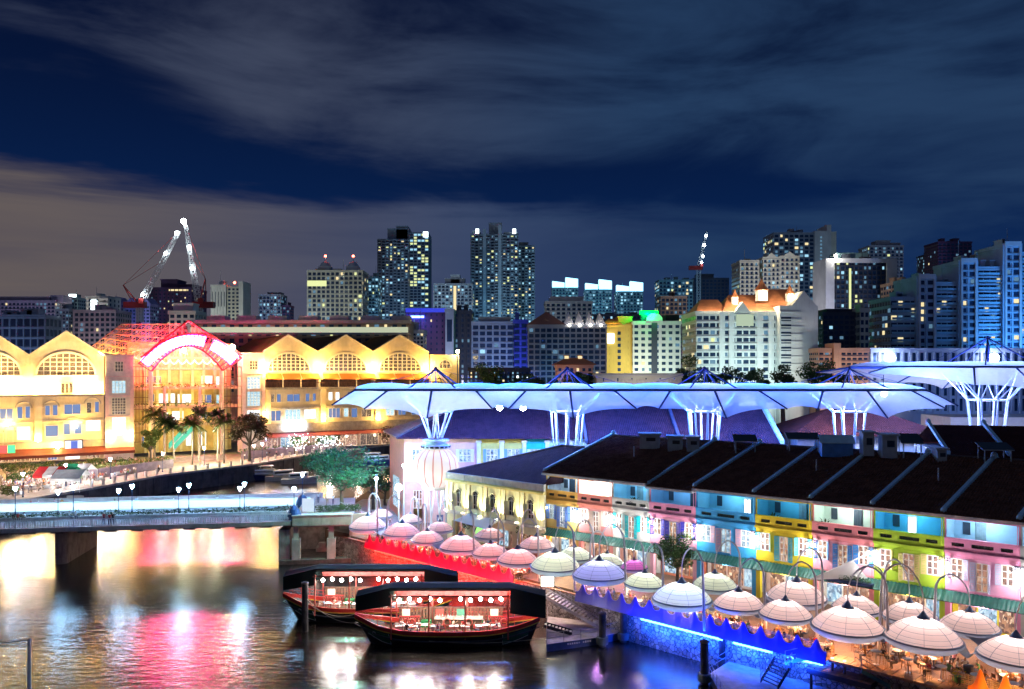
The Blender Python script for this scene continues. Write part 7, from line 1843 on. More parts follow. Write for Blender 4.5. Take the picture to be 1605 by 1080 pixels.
# long low block behind the mall
r, W, H, sc, x0 = block(300, 640, 505, 262, 'slab_block', 'long low housing slab with a lit gallery behind the mall roofs', brn, .25, 14, 11, 14, 'slab', 'wyd', ww=.5, wh=.6, floods=(.10, (1, .85, .65)), sides=False)
mb = MB(); mb.box(-1, W+1, -2.0, 0, H-.4, H+.6); mb.box(-1, W+1, -2.2, -1.9, H-4.0, H-3.4); mb.build('roof_slab', crm, r); mb = MB(); mb.box(0, W, -1.0, -.6, H-3.3, H-1.6); mb.build('lit_gallery', glow('gallery_glow', (.92, 1, .70), .22), r)
for k in range(7): mb = MB(); mb.box(4+k*9.8, 10+k*9.8, 2, 7, H+.62, H+2.2); mb.build('roof_vent', mat('roof_vent_pale', (.5, .5, .48), .7), r)
r, W, H, sc, x0 = block(482, 568, 425, 520, 'twin_dome_block', 'pale gridded apartment block crowned by two small domes with red beacons', crm, .17, 7.2, 7.0, 22, 'grid', 'ywd', ww=.66, wh=.62, floods=(.20, (.92, 1, .95)))
for px in (507, 551):
    c = X(px, 520)-x0; mb = MB(); mb.box(c-3.8, c+3.8, 2, 9, H+.7, H+3.4); mb.lathe([(3.6, 3.4), (3.4, 4.2), (2.6, 5.6), (1.4, 6.4), (.4, 6.8), (.3, 8.2), (.15, 10)], 12, (c, 5.5, H)); d_ = mb.build('dome', greyb, r); mb = MB(); mb.ball((c, 5.5, H+10.2), .75); mb.build('beacon', MATS['far_'] if False else glow('red_beacon', (1, .1, .05), 12), d_)
mb = MB(); mb.box(X(482, 520)-x0, X(512, 520)-x0, -.7, -.5, H-9.5, H-6.0); mb.build('lit_floor', LIT['y'], r)
block(572, 593, 435, 560, 'slim_tower', 'slim teal tower between the twin-domed block and a tall dark tower', teal, .4, 5.2, 5.2, 14, 'slab', 'ccyd', floods=Bt)
r, W, H, sc, x0 = block(592, 640, 376, 600, 'tall_tower', 'tall dark apartment tower with stacked balconies, left of the pair', tow, .36, 6.0, 4.6, 26, 'balcony', 'ywcd', floods=(.12, (.30, .62, 1)), tops=((606, 640, 358, None, 'crown'), (620, 638, 354, None, 'plant_room')))
mb = MB(); mb.box(W+.02, X(671, 600)-x0, 3, 26, 0, H+6); w2 = mb.build('wing', tow, r); bb = {'d': MB(), 'y': MB(), 'c': MB()}
for j in range(30):
    for i in range(5): z = H+3.5-j*2.15; xx = W+1+i*2.75; bb['d' if sk.random() < .55 else sk.choice('yyc')].box(xx, xx+2.0, 2.75, 2.98, z, z+1.3)
    mb2 = bb.setdefault('l', MB()); mb2.box(W+.1, W+14.2, 2.2, 3, H+5.2-j*2.15, H+5.5-j*2.15)
stuff(bb['d'].build('window', winD, r)); stuff(bb['y'].build('lit_window', LIT['y'], r)); stuff(bb['c'].build('lit_window', LIT['c'], r)); stuff(bb['l'].build('floor_ledge', tow, r)); mb = MB(); mb.box(W+10.5, W+14, 2.2, 2.9, H+2.5, H+6.2); mb.build('lit_crown', LIT['h'], r)
r, W, H, sc, x0 = block(680, 740, 446, 560, 'pale_block', 'pale stepped apartment block with a lit stair column between the two dark towers', greyb, .3, 5.8, 5.2, 18, 'grid', 'ccwd', floods=(.2, (.8, .95, 1)), tops=((697, 728, 437, None, 'roof_storey'), (706, 720, 431, None, 'lantern_roof')))
mb = MB(); mb.box(X(711, 560)-x0, X(715, 560)-x0, -.8, -.5, 20, H-1); mb.build('lit_stair', LIT['w'], r)
r, W, H, sc, x0 = block(738, 812, 368, 600, 'tall_tower', 'tall dark apartment tower with a central core, right of the pair', tow, .36, 6.0, 4.6, 26, 'balcony', 'yywcd', floods=(.12, (.25, .62, 1)), tops=((766, 786, 349, None, 'crown'), (740, 752, 362, None, 'plant_room'), (790, 811, 364, None, 'plant_room')))
mb = MB(); mb.box(X(757, 600)-x0, X(762, 600)-x0, -1.6, 0, 5, H+4); mb.box(X(781, 600)-x0, X(786, 600)-x0, -1.6, 0, 5, H+7); mb.build('core_fin', greyb, r)
for px in (748, 806): mb = MB(); mb.box(X(px, 600)-x0-1.2, X(px, 600)-x0+1.2, -.6, -.2, H+.8, H+4.2); mb.build('lit_crown', LIT['h'], r)
block(812, 838, 386, 620, 'tall_tower', 'narrower tower attached behind the right-hand dark tower', tow, .5, 5.4, 4.6, 22, 'balcony', 'ywcd', floods=(.12, (.3, .75, .9)), tops=((814, 828, 380, None, 'plant_room'),))
r, W, H, sc, x0 = block(636, 698, 488, 330, 'cinema_block', 'dark purple windowless block with a blue neon line along its top', purp, .07, 9, 9, 22, 'plain', 'wd', ww=.25, wh=.4, floods=(.012, (.40, .30, 1)))
mb = MB(); mb.box(W*.03, W*.46, -.5, -.15, H-2.6, H-1.8); mb.build('neon_line', glow('neon_blue', (.06, .12, 1), 9), r); mb = MB(); mb.box(0, W+.4, -.6, 0, H-.4, H+1.2); mb.build('cornice', glow('neon_blue_dim', (.04, .06, .7), .4), r); lamp('neon_spill', 'POINT', (W*.4, -4, H-4), 450, (.15, .2, 1), 1, parent=r)
block(698, 711, 487, 325, 'grey_pylon', 'plain grey stair pylon beside the purple block', greyb, 0, 20, 60, 18, 'plain', 'd', floods=(.16, (.8, .8, 1)), sides=False)
block(711, 739, 489, 335, 'dark_block', 'dark glass block with a handful of lit panes, right of the grey pylon', dk, .18, 8, 8, 18, 'fins', 'yyw', ww=.35, floods=(.06, (.5, .6, 1)))
block(636, 664, 520, 290, 'white_grid_block', 'small white gridded annex below the purple block', wconc, .2, 6, 6, 10, 'grid', 'wd', floods=(.25, (1, .95, .95)))
r, W, H, sc, x0 = block(740, 805, 507, 300, 'river_apartments', 'blue-grey riverside apartments with white floor lines, left part', greyb, .05, 10, 9.5, 16, 'grid', 'cd', ww=.75, wh=.62, floods=(.18, (.28, .55, 1)), tops=((750, 800, 499, None, 'roof_storey'),))
block(805, 827, 504, 300, 'river_apartments', 'deep blue lit end of the riverside apartments', fmat('deepblue', (.10, .12, .62)), .0, 9, 9.5, 16, 'grid', 'c', ww=.7, floods=(.13, (.2, .25, 1)))
r, W, H, sc, x0 = block(828, 950, 512, 280, 'river_apartments', 'grey gable-fronted apartment block with blue glazing and uplit tent roofs', mid, .05, 9.5, 8.5, 18, 'grid', 'wcd', ww=.75, wh=.65, floods=(.30, (.22, .60, 1)))
mb = MB(); a, b = 0, X(884, 280)-x0; mb.slab([(a-.6, H+.7), (b+.6, H+.7), ((a+b)/2, H+5.0)], -.8, 14); mb.build('gable_roof', fmat('roofred', (.16, .07, .06)), r)
for k in range(4):
    a = X(884+k*16.5, 280)-x0; b = a+16.5*sc; c = (a+b)/2; z = H+.75; mb = MB(); mb.add([(a, 1, z), (b, 1, z), (b, 9, z), (a, 9, z), (c, 5, z+4.6)], [(0, 1, 4), (1, 2, 4), (2, 3, 4), (3, 0, 4)]); mb.build('tent_roof', mat('tent_white', (.72, .70, .68), .7, var=.05), r)
    mb = MB(); mb.ball((c, -.4, H+.5), .4); mb.build('tent_lamp', glow('tent_lamp_m', (1, .85, .6), 18), r); lamp('tent_light', 'POINT', (c, -.8, z+.4), 50, (.9, .9, 1), .4, parent=r)
for i, (a, b, y) in enumerate(((866, 906, 452), (918, 959, 455), (967, 1008, 458))):
    r, W, H, sc, x0 = block(a, b, y, 640, 'crowned_tower', ['left', 'middle', 'right'][i]+' of the three blue towers with blazing white crowns', teal, .4, 5.2, 4.8, 18, 'slab', 'cccd', floods=(.12, (.3, .7, 1)), group='three towers with lit crowns')
    for (u0, u1, h) in ((.0, .47, 5.6), (.52, 1.0, 8.5)):
        mb = MB(); mb.add([(W*u0, 0, H+.8), (W*u1, 0, H+.8), (W*u1, 0, H+h-1.2), (W*u0, 0, H+h), (W*u0, 6, H+.8), (W*u1, 6, H+.8), (W*u1, 6, H+h-1.2), (W*u0, 6, H+h)], [(0,1,2,3),(1,5,6,2),(5,4,7,6),(4,0,3,7),(3,2,6,7)]); mb.build('lit_crown', glow('crown_white', (.30, .72, 1), 1.3), r)
block(855, 928, 474, 420, 'pale_block', 'pale low block under the left crowned tower', palew, .16, 8, 6.5, 16, 'slab', 'cwd', floods=(.10, (.6, .8, 1)), tops=((862, 915, 466, None, 'roof_storey'),))
block(925, 1010, 494, 520, 'small_block', 'dark podium block below the middle and right crowned towers', dk, .3, 6, 6, 12, 'slab', 'cd', floods=Bd)
# ochre and white hotel with the green sign
r, W, H, sc, x0 = block(948, 992, 511, 330, 'ochre_hotel', 'ochre hotel wing with a single column of windows and an uplit orange roof', ochre, 0, 14, 9.5, 16, 'plain', 'd', ww=.01, wh=.4, floods=(.30, (1, .95, .6)), sides=False)
mb = MB()
for k in range(8): z = H-3.5-k*2.42; mb.box(X(968, 330)-x0, X(973, 330)-x0, -.15, -.01, z, z+1.3)
stuff(mb.build('window', winD, r)); mb = MB(); hip(mb, -.8, W*.62, -1, 14, H+.7, W*.2, W*.4, 6, H+3.0); mb.build('roof', fmat('roof_orange', (.55, .24, .06)), r); lamp('roof_light', 'POINT', (W*.3, -2.5, H+2), 300, (1, .6, .15), .5, parent=r)
mb = MB(); mb.box(X(970, 330)-x0, W, 2, 12, H+.7, H+3.5); mb.box(X(969, 330)-x0, W+.3, 1.6, 12.4, H+3.5, H+4.0); mb.build('roof_storey', ochre, r)
mb = MB(); mb.box(X(952, 330)-x0, X(962, 330)-x0, -.6, -.2, H-6.8, H-3.0); mb.build('lit_sign', glow('sign_panel', (.92, .96, 1), 2.6), r)
r, W, H, sc, x0 = block(992, 1067, 506, 328, 'white_hotel', 'white hotel with rounded front, square dark windows and a green rooftop sign', white, .08, 11, 9.6, 16, 'plain', 'wwd', ww=.55, wh=.5, floods=(.30, (.80, 1, .95)))
mb = MB(); mb.box(X(1021, 328)-x0, X(1030, 328)-x0, -.5, -.12, 0, H); mb.build('glass_bay', dk, r); mb = MB(); mb.slab(arch_pts((X(1013, 328)-x0+X(1038, 328)-x0)/2, 3.2, H+.7, H+1.2, 8, 2.6), -.6, .4); mb.build('curved_gable', white, r)
mb = MB(); mb.box(X(1046, 328)-x0, W*1.0, 3, 13, H+.7, H+3.4); mb.build('roof_storey', fmat('roof_dark', (.05, .05, .05)), r)
mb = MB(); mb.box(X(1004, 328)-x0, X(1033, 328)-x0, 2, 2.5, H+3.4, H+4.9); sgm = mb.build('rooftop_sign', glow('green_neon', (.0, 1, .05), 2.2), r); lamp('sign_spill', 'POINT', ((X(1018, 328)-x0), -1, H+3.5), 4200, (.0, 1, .15), .5, parent=r); mb = MB(); mb.box(X(1006, 328)-x0, X(1031, 328)-x0, 2.1, 2.4, H+.7, H+3.4); mb.build('sign_frame', dk, r)
block(1033, 1086, 440, 560, 'apartment_block', 'teal apartment block behind the white hotel', teal, .3, 6.2, 5.6, 16, 'slab', 'cwyd', floods=Bt)
block(1036, 1076, 466, 430, 'apartment_block', 'lower brown-grey apartment block just behind the hotel roof', brn, .35, 6.5, 6.5, 14, 'grid', 'ywd', floods=(.08, (1, .9, .7)))
block(1088, 1142, 437, 600, 'unfinished_tower', 'dark unfinished concrete tower beside the crane', dk, .02, 6, 5.4, 18, 'fins', 'd', floods=Bd, tops=((1095, 1120, 430, None, 'formwork'),))
block(1062, 1092, 520, 360, 'dim_block', 'dim purple-grey block between the two white hotels', mau, .12, 7, 6.5, 12, 'slab', 'wd', floods=(.07, (.8, .7, 1)))
# the big white hotel with orange roofs and spires
hm = fmat('bighotel', (.68, .74, .74), .06)
r, W, H, sc, x0 = block(1091, 1216, 491, 270, 'grand_hotel', 'large floodlit white hotel with orange tiled roofs and three little spires', hm, .16, 10.4, 11.5, 22, 'slab', 'ywd', ww=.78, wh=.52, floods=(.42, (.78, 1, .94)))
for px in (1131, 1146, 1190, 1208): a = X(px, 270)-x0; mb = MB(); mb.box(a-.9, a+.9, -.75, 0, 0, H+.3); mb.build('pier_wall', hm, r)
a = X(1140, 270)-x0; b = X(1182, 270)-x0
a2 = X(1216, 270)-x0+.02; b2 = X(1275, 270)-x0
mb = MB(); mb.box(a2, b2, -4, 20, 0, H+2.2); mb.slab([(a2+4, H+2.2), (b2-.5, H+2.2), ((a2+b2)/2+1.6, H+7)], -4, 16); wg = mb.build('gabled_wing', hm, r)
mb = MB()
for k in range(8): z = H-1.5-k*2.39; mb.box(a2+.4, a2+3.6, -4.12, -4.0, z-1.3, z)
mb.build('window', winD, wg); mb = MB()
for k in range(9): z = H+.2-k*2.39; mb.box(a2+.2, a2+7, -4.5, -4, z-.25, z+.1)
mb.build('floor_ledge', hm, wg)
ro = mat('hotel_roof_orange', (.42, .17, .08), .7, var=.15, vs=.6)
mb = MB(); hip(mb, .5, W*.42, 2, 18, H+.7, 3.5, W*.36, 9, H+5.0); hip(mb, W*.35, W*1.02, 1, 20, H+.7, W*.5, W*.9, 9, H+6.6); hip(mb, W*.78, b2-1, 3, 20, H+2.4, W*.9, b2-4, 10, H+8.6); mb.build('roof', ro, r)
for (px, y0_, y1_, s_) in ((1158, 470, 452, 1.0), (1201, 463, 434, 1.7), (1246, 466, 444, 1.2)):
    c = X(px, 270)-x0; z0 = CAMH-(y0_-YH)*sc-GZ; z1 = CAMH-(y1_-YH)*sc-GZ; h = z1-z0; mb = MB(); mb.lathe([(1.2*s_, -1.5), (1.2*s_, h*.35), (1.5*s_, h*.36), (.75*s_, h*.62), (.12, h), (.01, h*1.05)], 8, (c, 5, z0)); sp_ = mb.build('spire', ro, r); mb = MB(); mb.lathe([(1.22*s_, -1.5), (1.25*s_, 0), (1.25*s_, h*.34)], 8, (c, 5, z0)); mb.build('spire_drum', hm, sp_); lamp('spire_light', 'POINT', (c, 1.2, z0+.5), 700, (1, .75, .45), .4, parent=r)
for u in (.1, .2, .3, .42, .55, .68, .8, .93): lamp('roof_light', 'POINT', (W*u, -.4, H+1.6), 260, (1, .78, .5), .3, parent=r)
mb = MB(); mb.slab([(X(1150, 270)-x0, H+.2), (X(1176, 270)-x0, H+.2), (X(1163, 270)-x0, H+3.6)], -.9, 2); mb.build('dormer_gable', hm, r)
mb = MB(); mb.box(X(1153, 270)-x0, X(1180, 270)-x0, -.95, -.75, H-4.2, H-.4); mb.build('bay_window', glow('bay_dim', (.5, .62, .45), .35), r)
# right half
block(1160, 1189, 410, 420, 'cream_apartments', 'cream apartment block left of a trio behind the grand hotel', crm, .12, 7.2, 6.8, 16, 'grid', 'wyd', ww=.5, floods=(.16, (.9, .9, 1)), group='cream apartment blocks')
for a, b, y, lab in ((1196, 1222, 405, 'cream apartment block in the middle of the trio behind the grand hotel'), (1223, 1252, 403, 'cream apartment block right of the trio behind the grand hotel')):
    r, W, H, sc, x0 = block(a, b, y, 420, 'cream_apartments', lab, crm, .2, 7.2, 6.8, 16, 'grid', 'wcyd', ww=.5, floods=(.16, (.9, .9, 1)), group='cream apartment blocks')
    mb = MB(); mb.slab([(W*.2, H+.7), (W*.8, H+.7), (W*.5, H+2.8)], -.4, 5); mb.build('gable_roof', crm, r)
r, W, H, sc, x0 = block(1213, 1276, 366, 520, 'tall_slab_tower', 'tallest dark tower on the right with a pale slab and core at its side', tow, .34, 7.6, 6.2, 22, 'grid', 'yycwd', ww=.7, wh=.6, floods=(.13, (.30, .62, .9)))
a, b = X(1276, 520)-x0, X(1296, 520)-x0; mb = MB(); mb.box(a+.02, b, -1, 20, 0, H+1.5); s2 = mb.build('slab', palew, r); mb = MB()
for k in range(34):
    z = H-2-k*2.25; mb.box((a+b)/2-.6, (a+b)/2+.6, -1.2, -1.01, z-1.1, z)
mb.build('lit_stair', LIT['d'], s2); mb = MB(); mb.box(b+.02, X(1303, 520)-x0, 0, 16, 0, H+5.5); mb.build('core', palew, r); mb = MB(); mb.box(X(1303, 520)-x0+.02, X(1311, 520)-x0, 0, 16, 0, H+1.2); mb.build('wing', crm, r)
r, W, H, sc, x0 = block(1296, 1402, 408, 400, 'framed_slab', 'white-framed slab block with a dark gridded front and lit windows', dk, .30, 7.0, 7.4, 16, 'grid', 'ycwd', ww=.66, wh=.6, floods=(.16, (.36, .55, 1)))
mb = MB(); mb.box(-1.0, 3.2, -1.2, 16, 0, H+.8); mb.box(W-4.2, W+.8, -1.2, 16, 0, H+.8); mb.box(3.2, W-4.2, -1.2, 3, H-1.3, H+.8); mb.build('white_frame', fmat('framewhite', (.58, .58, .62)), r)
mb = MB(); mb.box(X(1330, 400)-x0, X(1333, 400)-x0, -.9, -.5, 20, H-4); mb.build('lit_stair', LIT['y'], r); mb = MB(); mb.box(X(1315, 400)-x0, X(1366, 400)-x0, 4, 12, H+.8, H+4.2); mb.build('roof_storey', teal, r)
mb = MB(); mb.ball((X(1308, 400)-x0, -1.6, H+2.0), .7); mb.build('roof_lamp', glow('roof_lamp_m', (1, .95, .8), 40), r); lamp('roof_lamp_light', 'POINT', (X(1308, 400)-x0, -3, H+2), 1200, (1, .95, .8), .5, parent=r)
block(1363, 1416, 386, 560, 'dark_tower', 'dark stepped tower behind the white-framed slab', mid, .3, 6.5, 5.4, 18, 'slab', 'ycd', floods=(.09, (.3, .55, 1)), tops=((1378, 1398, 377, None, 'roof_storey'), (1398, 1414, 381, None, 'roof_storey')))
block(1402, 1437, 444, 380, 'pink_block', 'small pinkish block tucked right of the white-framed slab', peach, .1, 9, 8, 14, 'slab', 'wd', floods=(.2, (1, .8, .7)))
block(1451, 1469, 400, 620, 'dark_tower', 'narrow dark glass tower with a bright left edge', dk, .4, 5, 5, 14, 'slab', 'cd', floods=Bd)
block(1470, 1523, 380, 600, 'dark_tower', 'dark tower with pale floor lines between the two blue housing blocks', purp, .05, 7, 5.4, 20, 'slab', 'wd', floods=(.12, (.4, .5, 1)))
block(1541, 1572, 397, 560, 'dim_block', 'dim brownish block peeping over the blue housing', brn, .02, 8, 7, 16, 'slab', 'd', floods=(.1, (.9, .7, .8)))
block(1290, 1348, 492, 300, 'terrace_block', 'dark glass terraced block with planted roofs, left of the blue housing', dk, .2, 8, 8, 16, 'slab', 'cwd', floods=(.06, (.4, .6, 1)), tops=((1300, 1340, 486, None, 'roof_storey'),))
block(1348, 1362, 486, 296, 'terrace_block', 'pale yellow stair tower at the end of the dark terraced block', crm, .05, 8, 12, 14, 'slab', 'd', floods=(.2, (1, .95, .8)))
r, W, H, sc, x0 = block(1283, 1361, 549, 258, 'orange_block', 'low orange-pink block with a taller lit stair tower', peach, .12, 9, 8, 12, 'slab', 'wd', ww=.7, wh=.4, floods=(.30, (1, .85, .75)))
a, b = X(1304, 258)-x0, X(1315, 258)-x0; mb = MB(); mb.box(a, b, -1.5, 6, 0, H+2.2); tt = mb.build('stair_tower', peach, r); mb = MB(); 
for k in range(4): mb.box(a+.4, b-.5, -1.62, -1.51, 2+k*2.6, 3.7+k*2.6)
mb.build('stair_window', LIT['h'], tt)
HB = [(1396, 1437, 468, 300), (1437, 1466, 436, 298), (1466, 1503, 445, 300), (1503, 1531, 411, 298), (1531, 1572, 421, 300), (1572, 1600, 385, 298), (1600, 1660, 398, 302)]
for i, (a, b, y, D) in enumerate(HB):
    tall = D == 298
    r, W, H, sc, x0 = block(a, b, y, D, 'housing_block', ORDINAL[i]+' step from the left of the blue-lit stepped housing' if False else ['lowest left step', 'first projecting bay', 'second recessed step', 'second projecting bay', 'third recessed step', 'tallest projecting bay', 'last step cut by the right edge'][i]+' of the blue-lit stepped housing', blu, .20, 13.5 if tall else 9.5, 11.4, 18, 'grid' if tall else 'slab', 'www', ww=.6 if tall else .86, wh=.55, floods=(.30, (.10, .40, 1)), group='blue-lit stepped housing', sides=(i in (0,)))
    if not tall:
        mb = MB(); nz = int(H/ (11.4*sc)); 
        for k in range(nz): z = H-.3-k*11.4*sc; mb.box(.1, W-.1, -1.1, -.9, z-2.05, z-1.25)
        stuff(mb.build('corridor_parapet', fmat('hdbband', (.28, .55, .72)), r))
    else:
        mb = MB(); mb.box(.3, W-.3, -1.0, -.46, H-.2, H+1.4); mb.box(.3, 1.0, -1.0, -.46, 0, H-.2); mb.box(W-1.0, W-.3, -1.0, -.46, 0, H-.2); mb.build('bay_frame', fmat('hdbframe', (.55, .60, .68)), r)
r, W, H, sc, x0 = block(1365, 1660, 549, 262, 'podium', 'long grey-blue podium with tall slots below the stepped housing', fmat('podium', (.42, .48, .60)), 0, 12.2, 24, 14, 'fins', 'd', ww=.35, wh=.8, floods=(.07, (.2, .4, 1)), sides=False)
for px in (1388, 1548): 
    c = X(px, 262)-x0; mb = MB(); mb.ball((c, -3.4, H-2.5), 1.5, 12, 8); mb.build('globe_light', glow('podium_globe', (.75, .88, 1), 12), r); lamp('globe_spill', 'POINT', (c, -6.5, H-2.5), 900, (.12, .25, 1), 1, parent=r)
# pavilion, low wall
r, W, H, sc, x0 = block(873, 929, 573, 250, 'pavilion', 'small terracotta-roofed octagonal pavilion with two lit roof lanterns', peach, .25, 9, 10, 10, 'plain', 'wwd', ww=.5, wh=.5, floods=(.35, (1, .75, .6)), sides=False)
mb = MB(); hip(mb, -1, W+1, -1.2, 11, H+.2, W*.3, W*.75, 5, H+2.2); mb.build('roof', fmat('roof_terra', (.38, .12, .05)), r); 
for u in (.3, .68): mb = MB(); mb.box(W*u-.6, W*u+.6, 4.2, 5.6, H+1.8, H+3.0); lr = mb.build('roof_lantern', LIT['w'], r); mb = MB(); mb.box(W*u-.9, W*u+.9, 3.9, 5.9, H+3.0, H+3.3); mb.build('lantern_lid', MATS['far_roof_terra'], lr)
r, W, H, sc, x0 = block(935, 1068, 589, 226, 'boundary_wall_house', 'long low cream building with pale roller doors just above the canopy', crm, 0, 22, 9, 8, 'plain', 'd', ww=.1, floods=(.25, (1, .9, .75)), sides=False)
mb = MB()
for k in range(5): mb.box(2+k*4.4, 5.6+k*4.4, -.12, -.01, .2, H-1.0)
mb.build('roller_door', mat('roller_pale', (.55, .5, .44), .6, var=.2), r); mb = MB(); mb.box(-.5, W+.5, -.6, 8, H, H+.35); mb.build('roof_slab', palew, r)
# scattered lit streets and low roofs among the trees
for px, D, h, c, lab in ((757, 240, 7, 'w', 'low dark shed with warm doorway lights right of the purple block'), (800, 236, 6, 'c', 'low dark shed with cool lights in front of the deep blue flats')):
    r, W, H, sc, x0 = block(px-22, px+30, 580, D, 'shed', lab, dk, .5, 7, 6, 8, 'plain', 'hwc', ww=.4, wh=.5, floods=None, sides=False)
# cranes
crane_w = mat('crane_white', (.62, .64, .66), .5, var=.05); crane_r = mat('crane_red', (.45, .04, .04), .5, var=.08)
def lattice(mb, p, q, w0, w1, n, r=.12):
    p, q = Vector(p), Vector(q); d = (q-p).normalized(); a = Vector((0, 1, 0)); a = (a-d*a.dot(d)).normalized(); b = d.cross(a)
    def c(u, i): w_ = w0+(w1-w0)*u; s = ((-1, -1), (1, -1), (1, 1), (-1, 1))[i]; return p.lerp(q, u)+a*s[0]*w_/2+b*s[1]*w_/2
    for i in range(4): mb.tube(c(0, i), c(1, i), r, n=4)
    for k in range(n):
        for i in range(4): mb.tube(c(k/n, i), c((k+1)/n, (i+1) % 4), r*.7, n=3); mb.tube(c((k+1)/n, i), c((k+1)/n, (i+1) % 4), r*.6, n=3)
def crane(label, base, foot, tip, lamps, mast_top_back, D, jibm, apex=None):
    b = ray(base[0], base[1], D); f = ray(foot[0], foot[1], D); t_ = ray(tip[0], tip[1], D)
    r = thing('tower_crane', label, 'crane', (b.x, D, f.z)); O = Vector((b.x, D, f.z)); s = D/FOC
    mb = MB(); lattice(mb, Vector((0, 0, 0)), b-O, 2.2, 2.2, 12, .16); mb.build('mast', crane_w, r)
    mb = MB(); lattice(mb, b-O, t_-O, 2.2, 1.1, 20, .09); mb.build('jib', jibm, r)
    mb = MB(); m = b-O; mb.obox((m.x-2*(1 if tip[0] > base[0] else -1), 0, m.z), 9, 3, 2.6); mb.obox((m.x+1.5, -1.8, m.z+1.6), 2, 1.6, 2.2); mb.build('machinery_deck', crane_r, r)
    if apex:
        a = ray(apex[0], apex[1], D)-O; mb = MB(); mb.tube(m, a, .3, n=5); mb.tube(a, m+Vector((-3*(1 if tip[0] > base[0] else -1), 0, 1)), .2, n=5); mb.build('back_frame', crane_r, r)
        mb = MB(); mb.tube(a, t_-O, .09, n=4); mb.tube(a, (t_-O).lerp(m, .4), .09, n=4); mb.build('pendant_line', crane_r, r)
    for (px, py, sz_) in lamps:
        p = ray(px, py, D)-O; mb = MB(); mb.ball((p.x, p.y-1.6, p.z), sz_*s, 8, 5); mb.build('work_lamp', glow('crane_lamp', (.85, .97, 1), 25), r); lamp('work_light', 'POINT', (p.x, p.y-3.5, p.z-2), 22*sz_, (.85, .95, 1), .6, parent=r)
crane('white luffing crane leaning right with lamps along its jib, left of the dark tower', (219, 478), (217, 505), (281, 362), ((226, 462, 2.2), (262, 398, 2.2), (279, 366, 2.4)), None, 360, crane_w, (193, 447))
crane('second luffing crane with a brilliant lamp at its steep tip, right of the dark tower', (312, 478), (311, 508), (291, 352), ((290, 348, 4.2), (299, 389, 2.6), (303, 421, 2.6)), None, 355, crane_w, (322, 437))
crane('thin distant crane with a dotted line of lamps above the unfinished tower', (1095, 420), (1094, 520), (1108, 362), ((1106, 370, 1.8), (1103, 385, 2.0), (1101, 402, 1.8), (1099, 412, 1.6)), None, 560, mat('crane_dark', (.10, .12, .14), .6))
# ================================================================== trees, palms, promenade furniture, crowd on the left bank
bark = mat('bark', (.10, .075, .055), .9, var=.3, vs=4, bump=.5)
def tree(name, label, p, h, r, th, clumps, n, size, lm, seed, group=None, cat='tree', squash=.7, lean=0.0):
    rnd = random.Random(seed); t = thing(name, label, cat, p, rnd.random()*6, group)
    mb = MB(); pts = [Vector((lean*u*u, .15*math.sin(u*4), th*u)) for u in (0, .3, .6, 1.0)]; mb.path(pts, [h*.028+.08, h*.024+.06, h*.020+.05, h*.017+.04], 7)
    cs = []
    for k in range(clumps):
        a = 2*PI*k/clumps+rnd.uniform(-.4, .4); q = rnd.uniform(.25, .78); c = Vector((lean+math.cos(a)*r*q, math.sin(a)*r*q, th+(h-th)*rnd.uniform(.18, .78)*(1.1-.45*q)))
        cs.append((c, r*rnd.uniform(.30, .46)))
        s = Vector((lean, 0, th*rnd.uniform(.75, 1.0))); m = s.lerp(c, .5)+Vector((0, 0, -.1*r)); mb.path([s, m, c], [h*.012+.03, h*.008+.02, .02], 5)
    mb.build('trunk', bark, t)
    mb = MB(); per = n//len(cs)
    for c, cr in cs: leaves(mb, rnd, c, (cr, cr, cr*squash), per, size)
    mb.build('crown', lm, t); return t
def palm(label, p, h, nf, fl, seed, lm, group):
    rnd = random.Random(seed); t = thing('palm_tree', label, 'palm', p, rnd.random()*6, group); mb = MB(); mb.path([Vector((.25*math.sin(u*2), 0, h*u)) for u in (0, .25, .5, .75, 1.0)], [.26, .2, .18, .16, .15], 7); mb.build('trunk', mat('palm_bark', (.28, .22, .16), .9, var=.3, vs=5), t)
    mb = MB(); 
    for k in range(nf):
        a = 2*PI*k/nf+rnd.uniform(-.2, .2); up = rnd.uniform(-.45, 1.45); L_ = fl*rnd.uniform(.8, 1.1); d = Vector((math.cos(a), math.sin(a), 0)); sd = Vector((-d.y, d.x, 0)); P = []
        for q in range(7): u = q/6; P.append(Vector((0, 0, h))+d*L_*u*math.cos(up)+Vector((0, 0, L_*(math.sin(up)*u-.42*u*u))))
        mb.path(P, [.04]*6+[.015], 3)
        for q in range(1, 17):
            u = q/16; i = min(5, int(u*6)); c = P[i].lerp(P[i+1], u*6-i) if i < 6 else P[6]; w_ = L_*.34*math.sin(PI*min(1, .18+u*.8))
            for s in (-1, 1): e = c+sd*s*w_+d*w_*.45-Vector((0, 0, w_*rnd.uniform(.1, 1.1))); mb.add([c-d*.12, e, c+d*.14], [(0, 1, 2)])
    mb.build('crown', lm, t); return t
leaf_teal = mat('leaf_teal', (.028, .13, .062), .5, var=.45, vs=1.2, transl=.3)
leaf_br = mat('leaf_bronze', (.075, .055, .022), .6, var=.4, vs=1.5, transl=.25)
p = ray(535, 800, 122); tree('rain_tree', 'large spreading green tree in a hedged planter at the right end of the bridge', (p.x, p.y, 6.6), 9.8, 5.6, 3.4, 15, 5200, .34, leaf_teal, 5)
p = ray(530, 808, 119.5); rr = random.Random(8); mb = MB(); 
for k in range(11): leaves(mb, rr, (-2.7+k*.54, rr.uniform(-.3, .3), .55), (.65, .75, .5), 150, .22)
h_ = mb.build('hedge', leaf_g, None, (p.x, p.y, 6.6), BRA); tag(h_, 'clipped green hedge around the foot of the spreading tree', 'hedge')
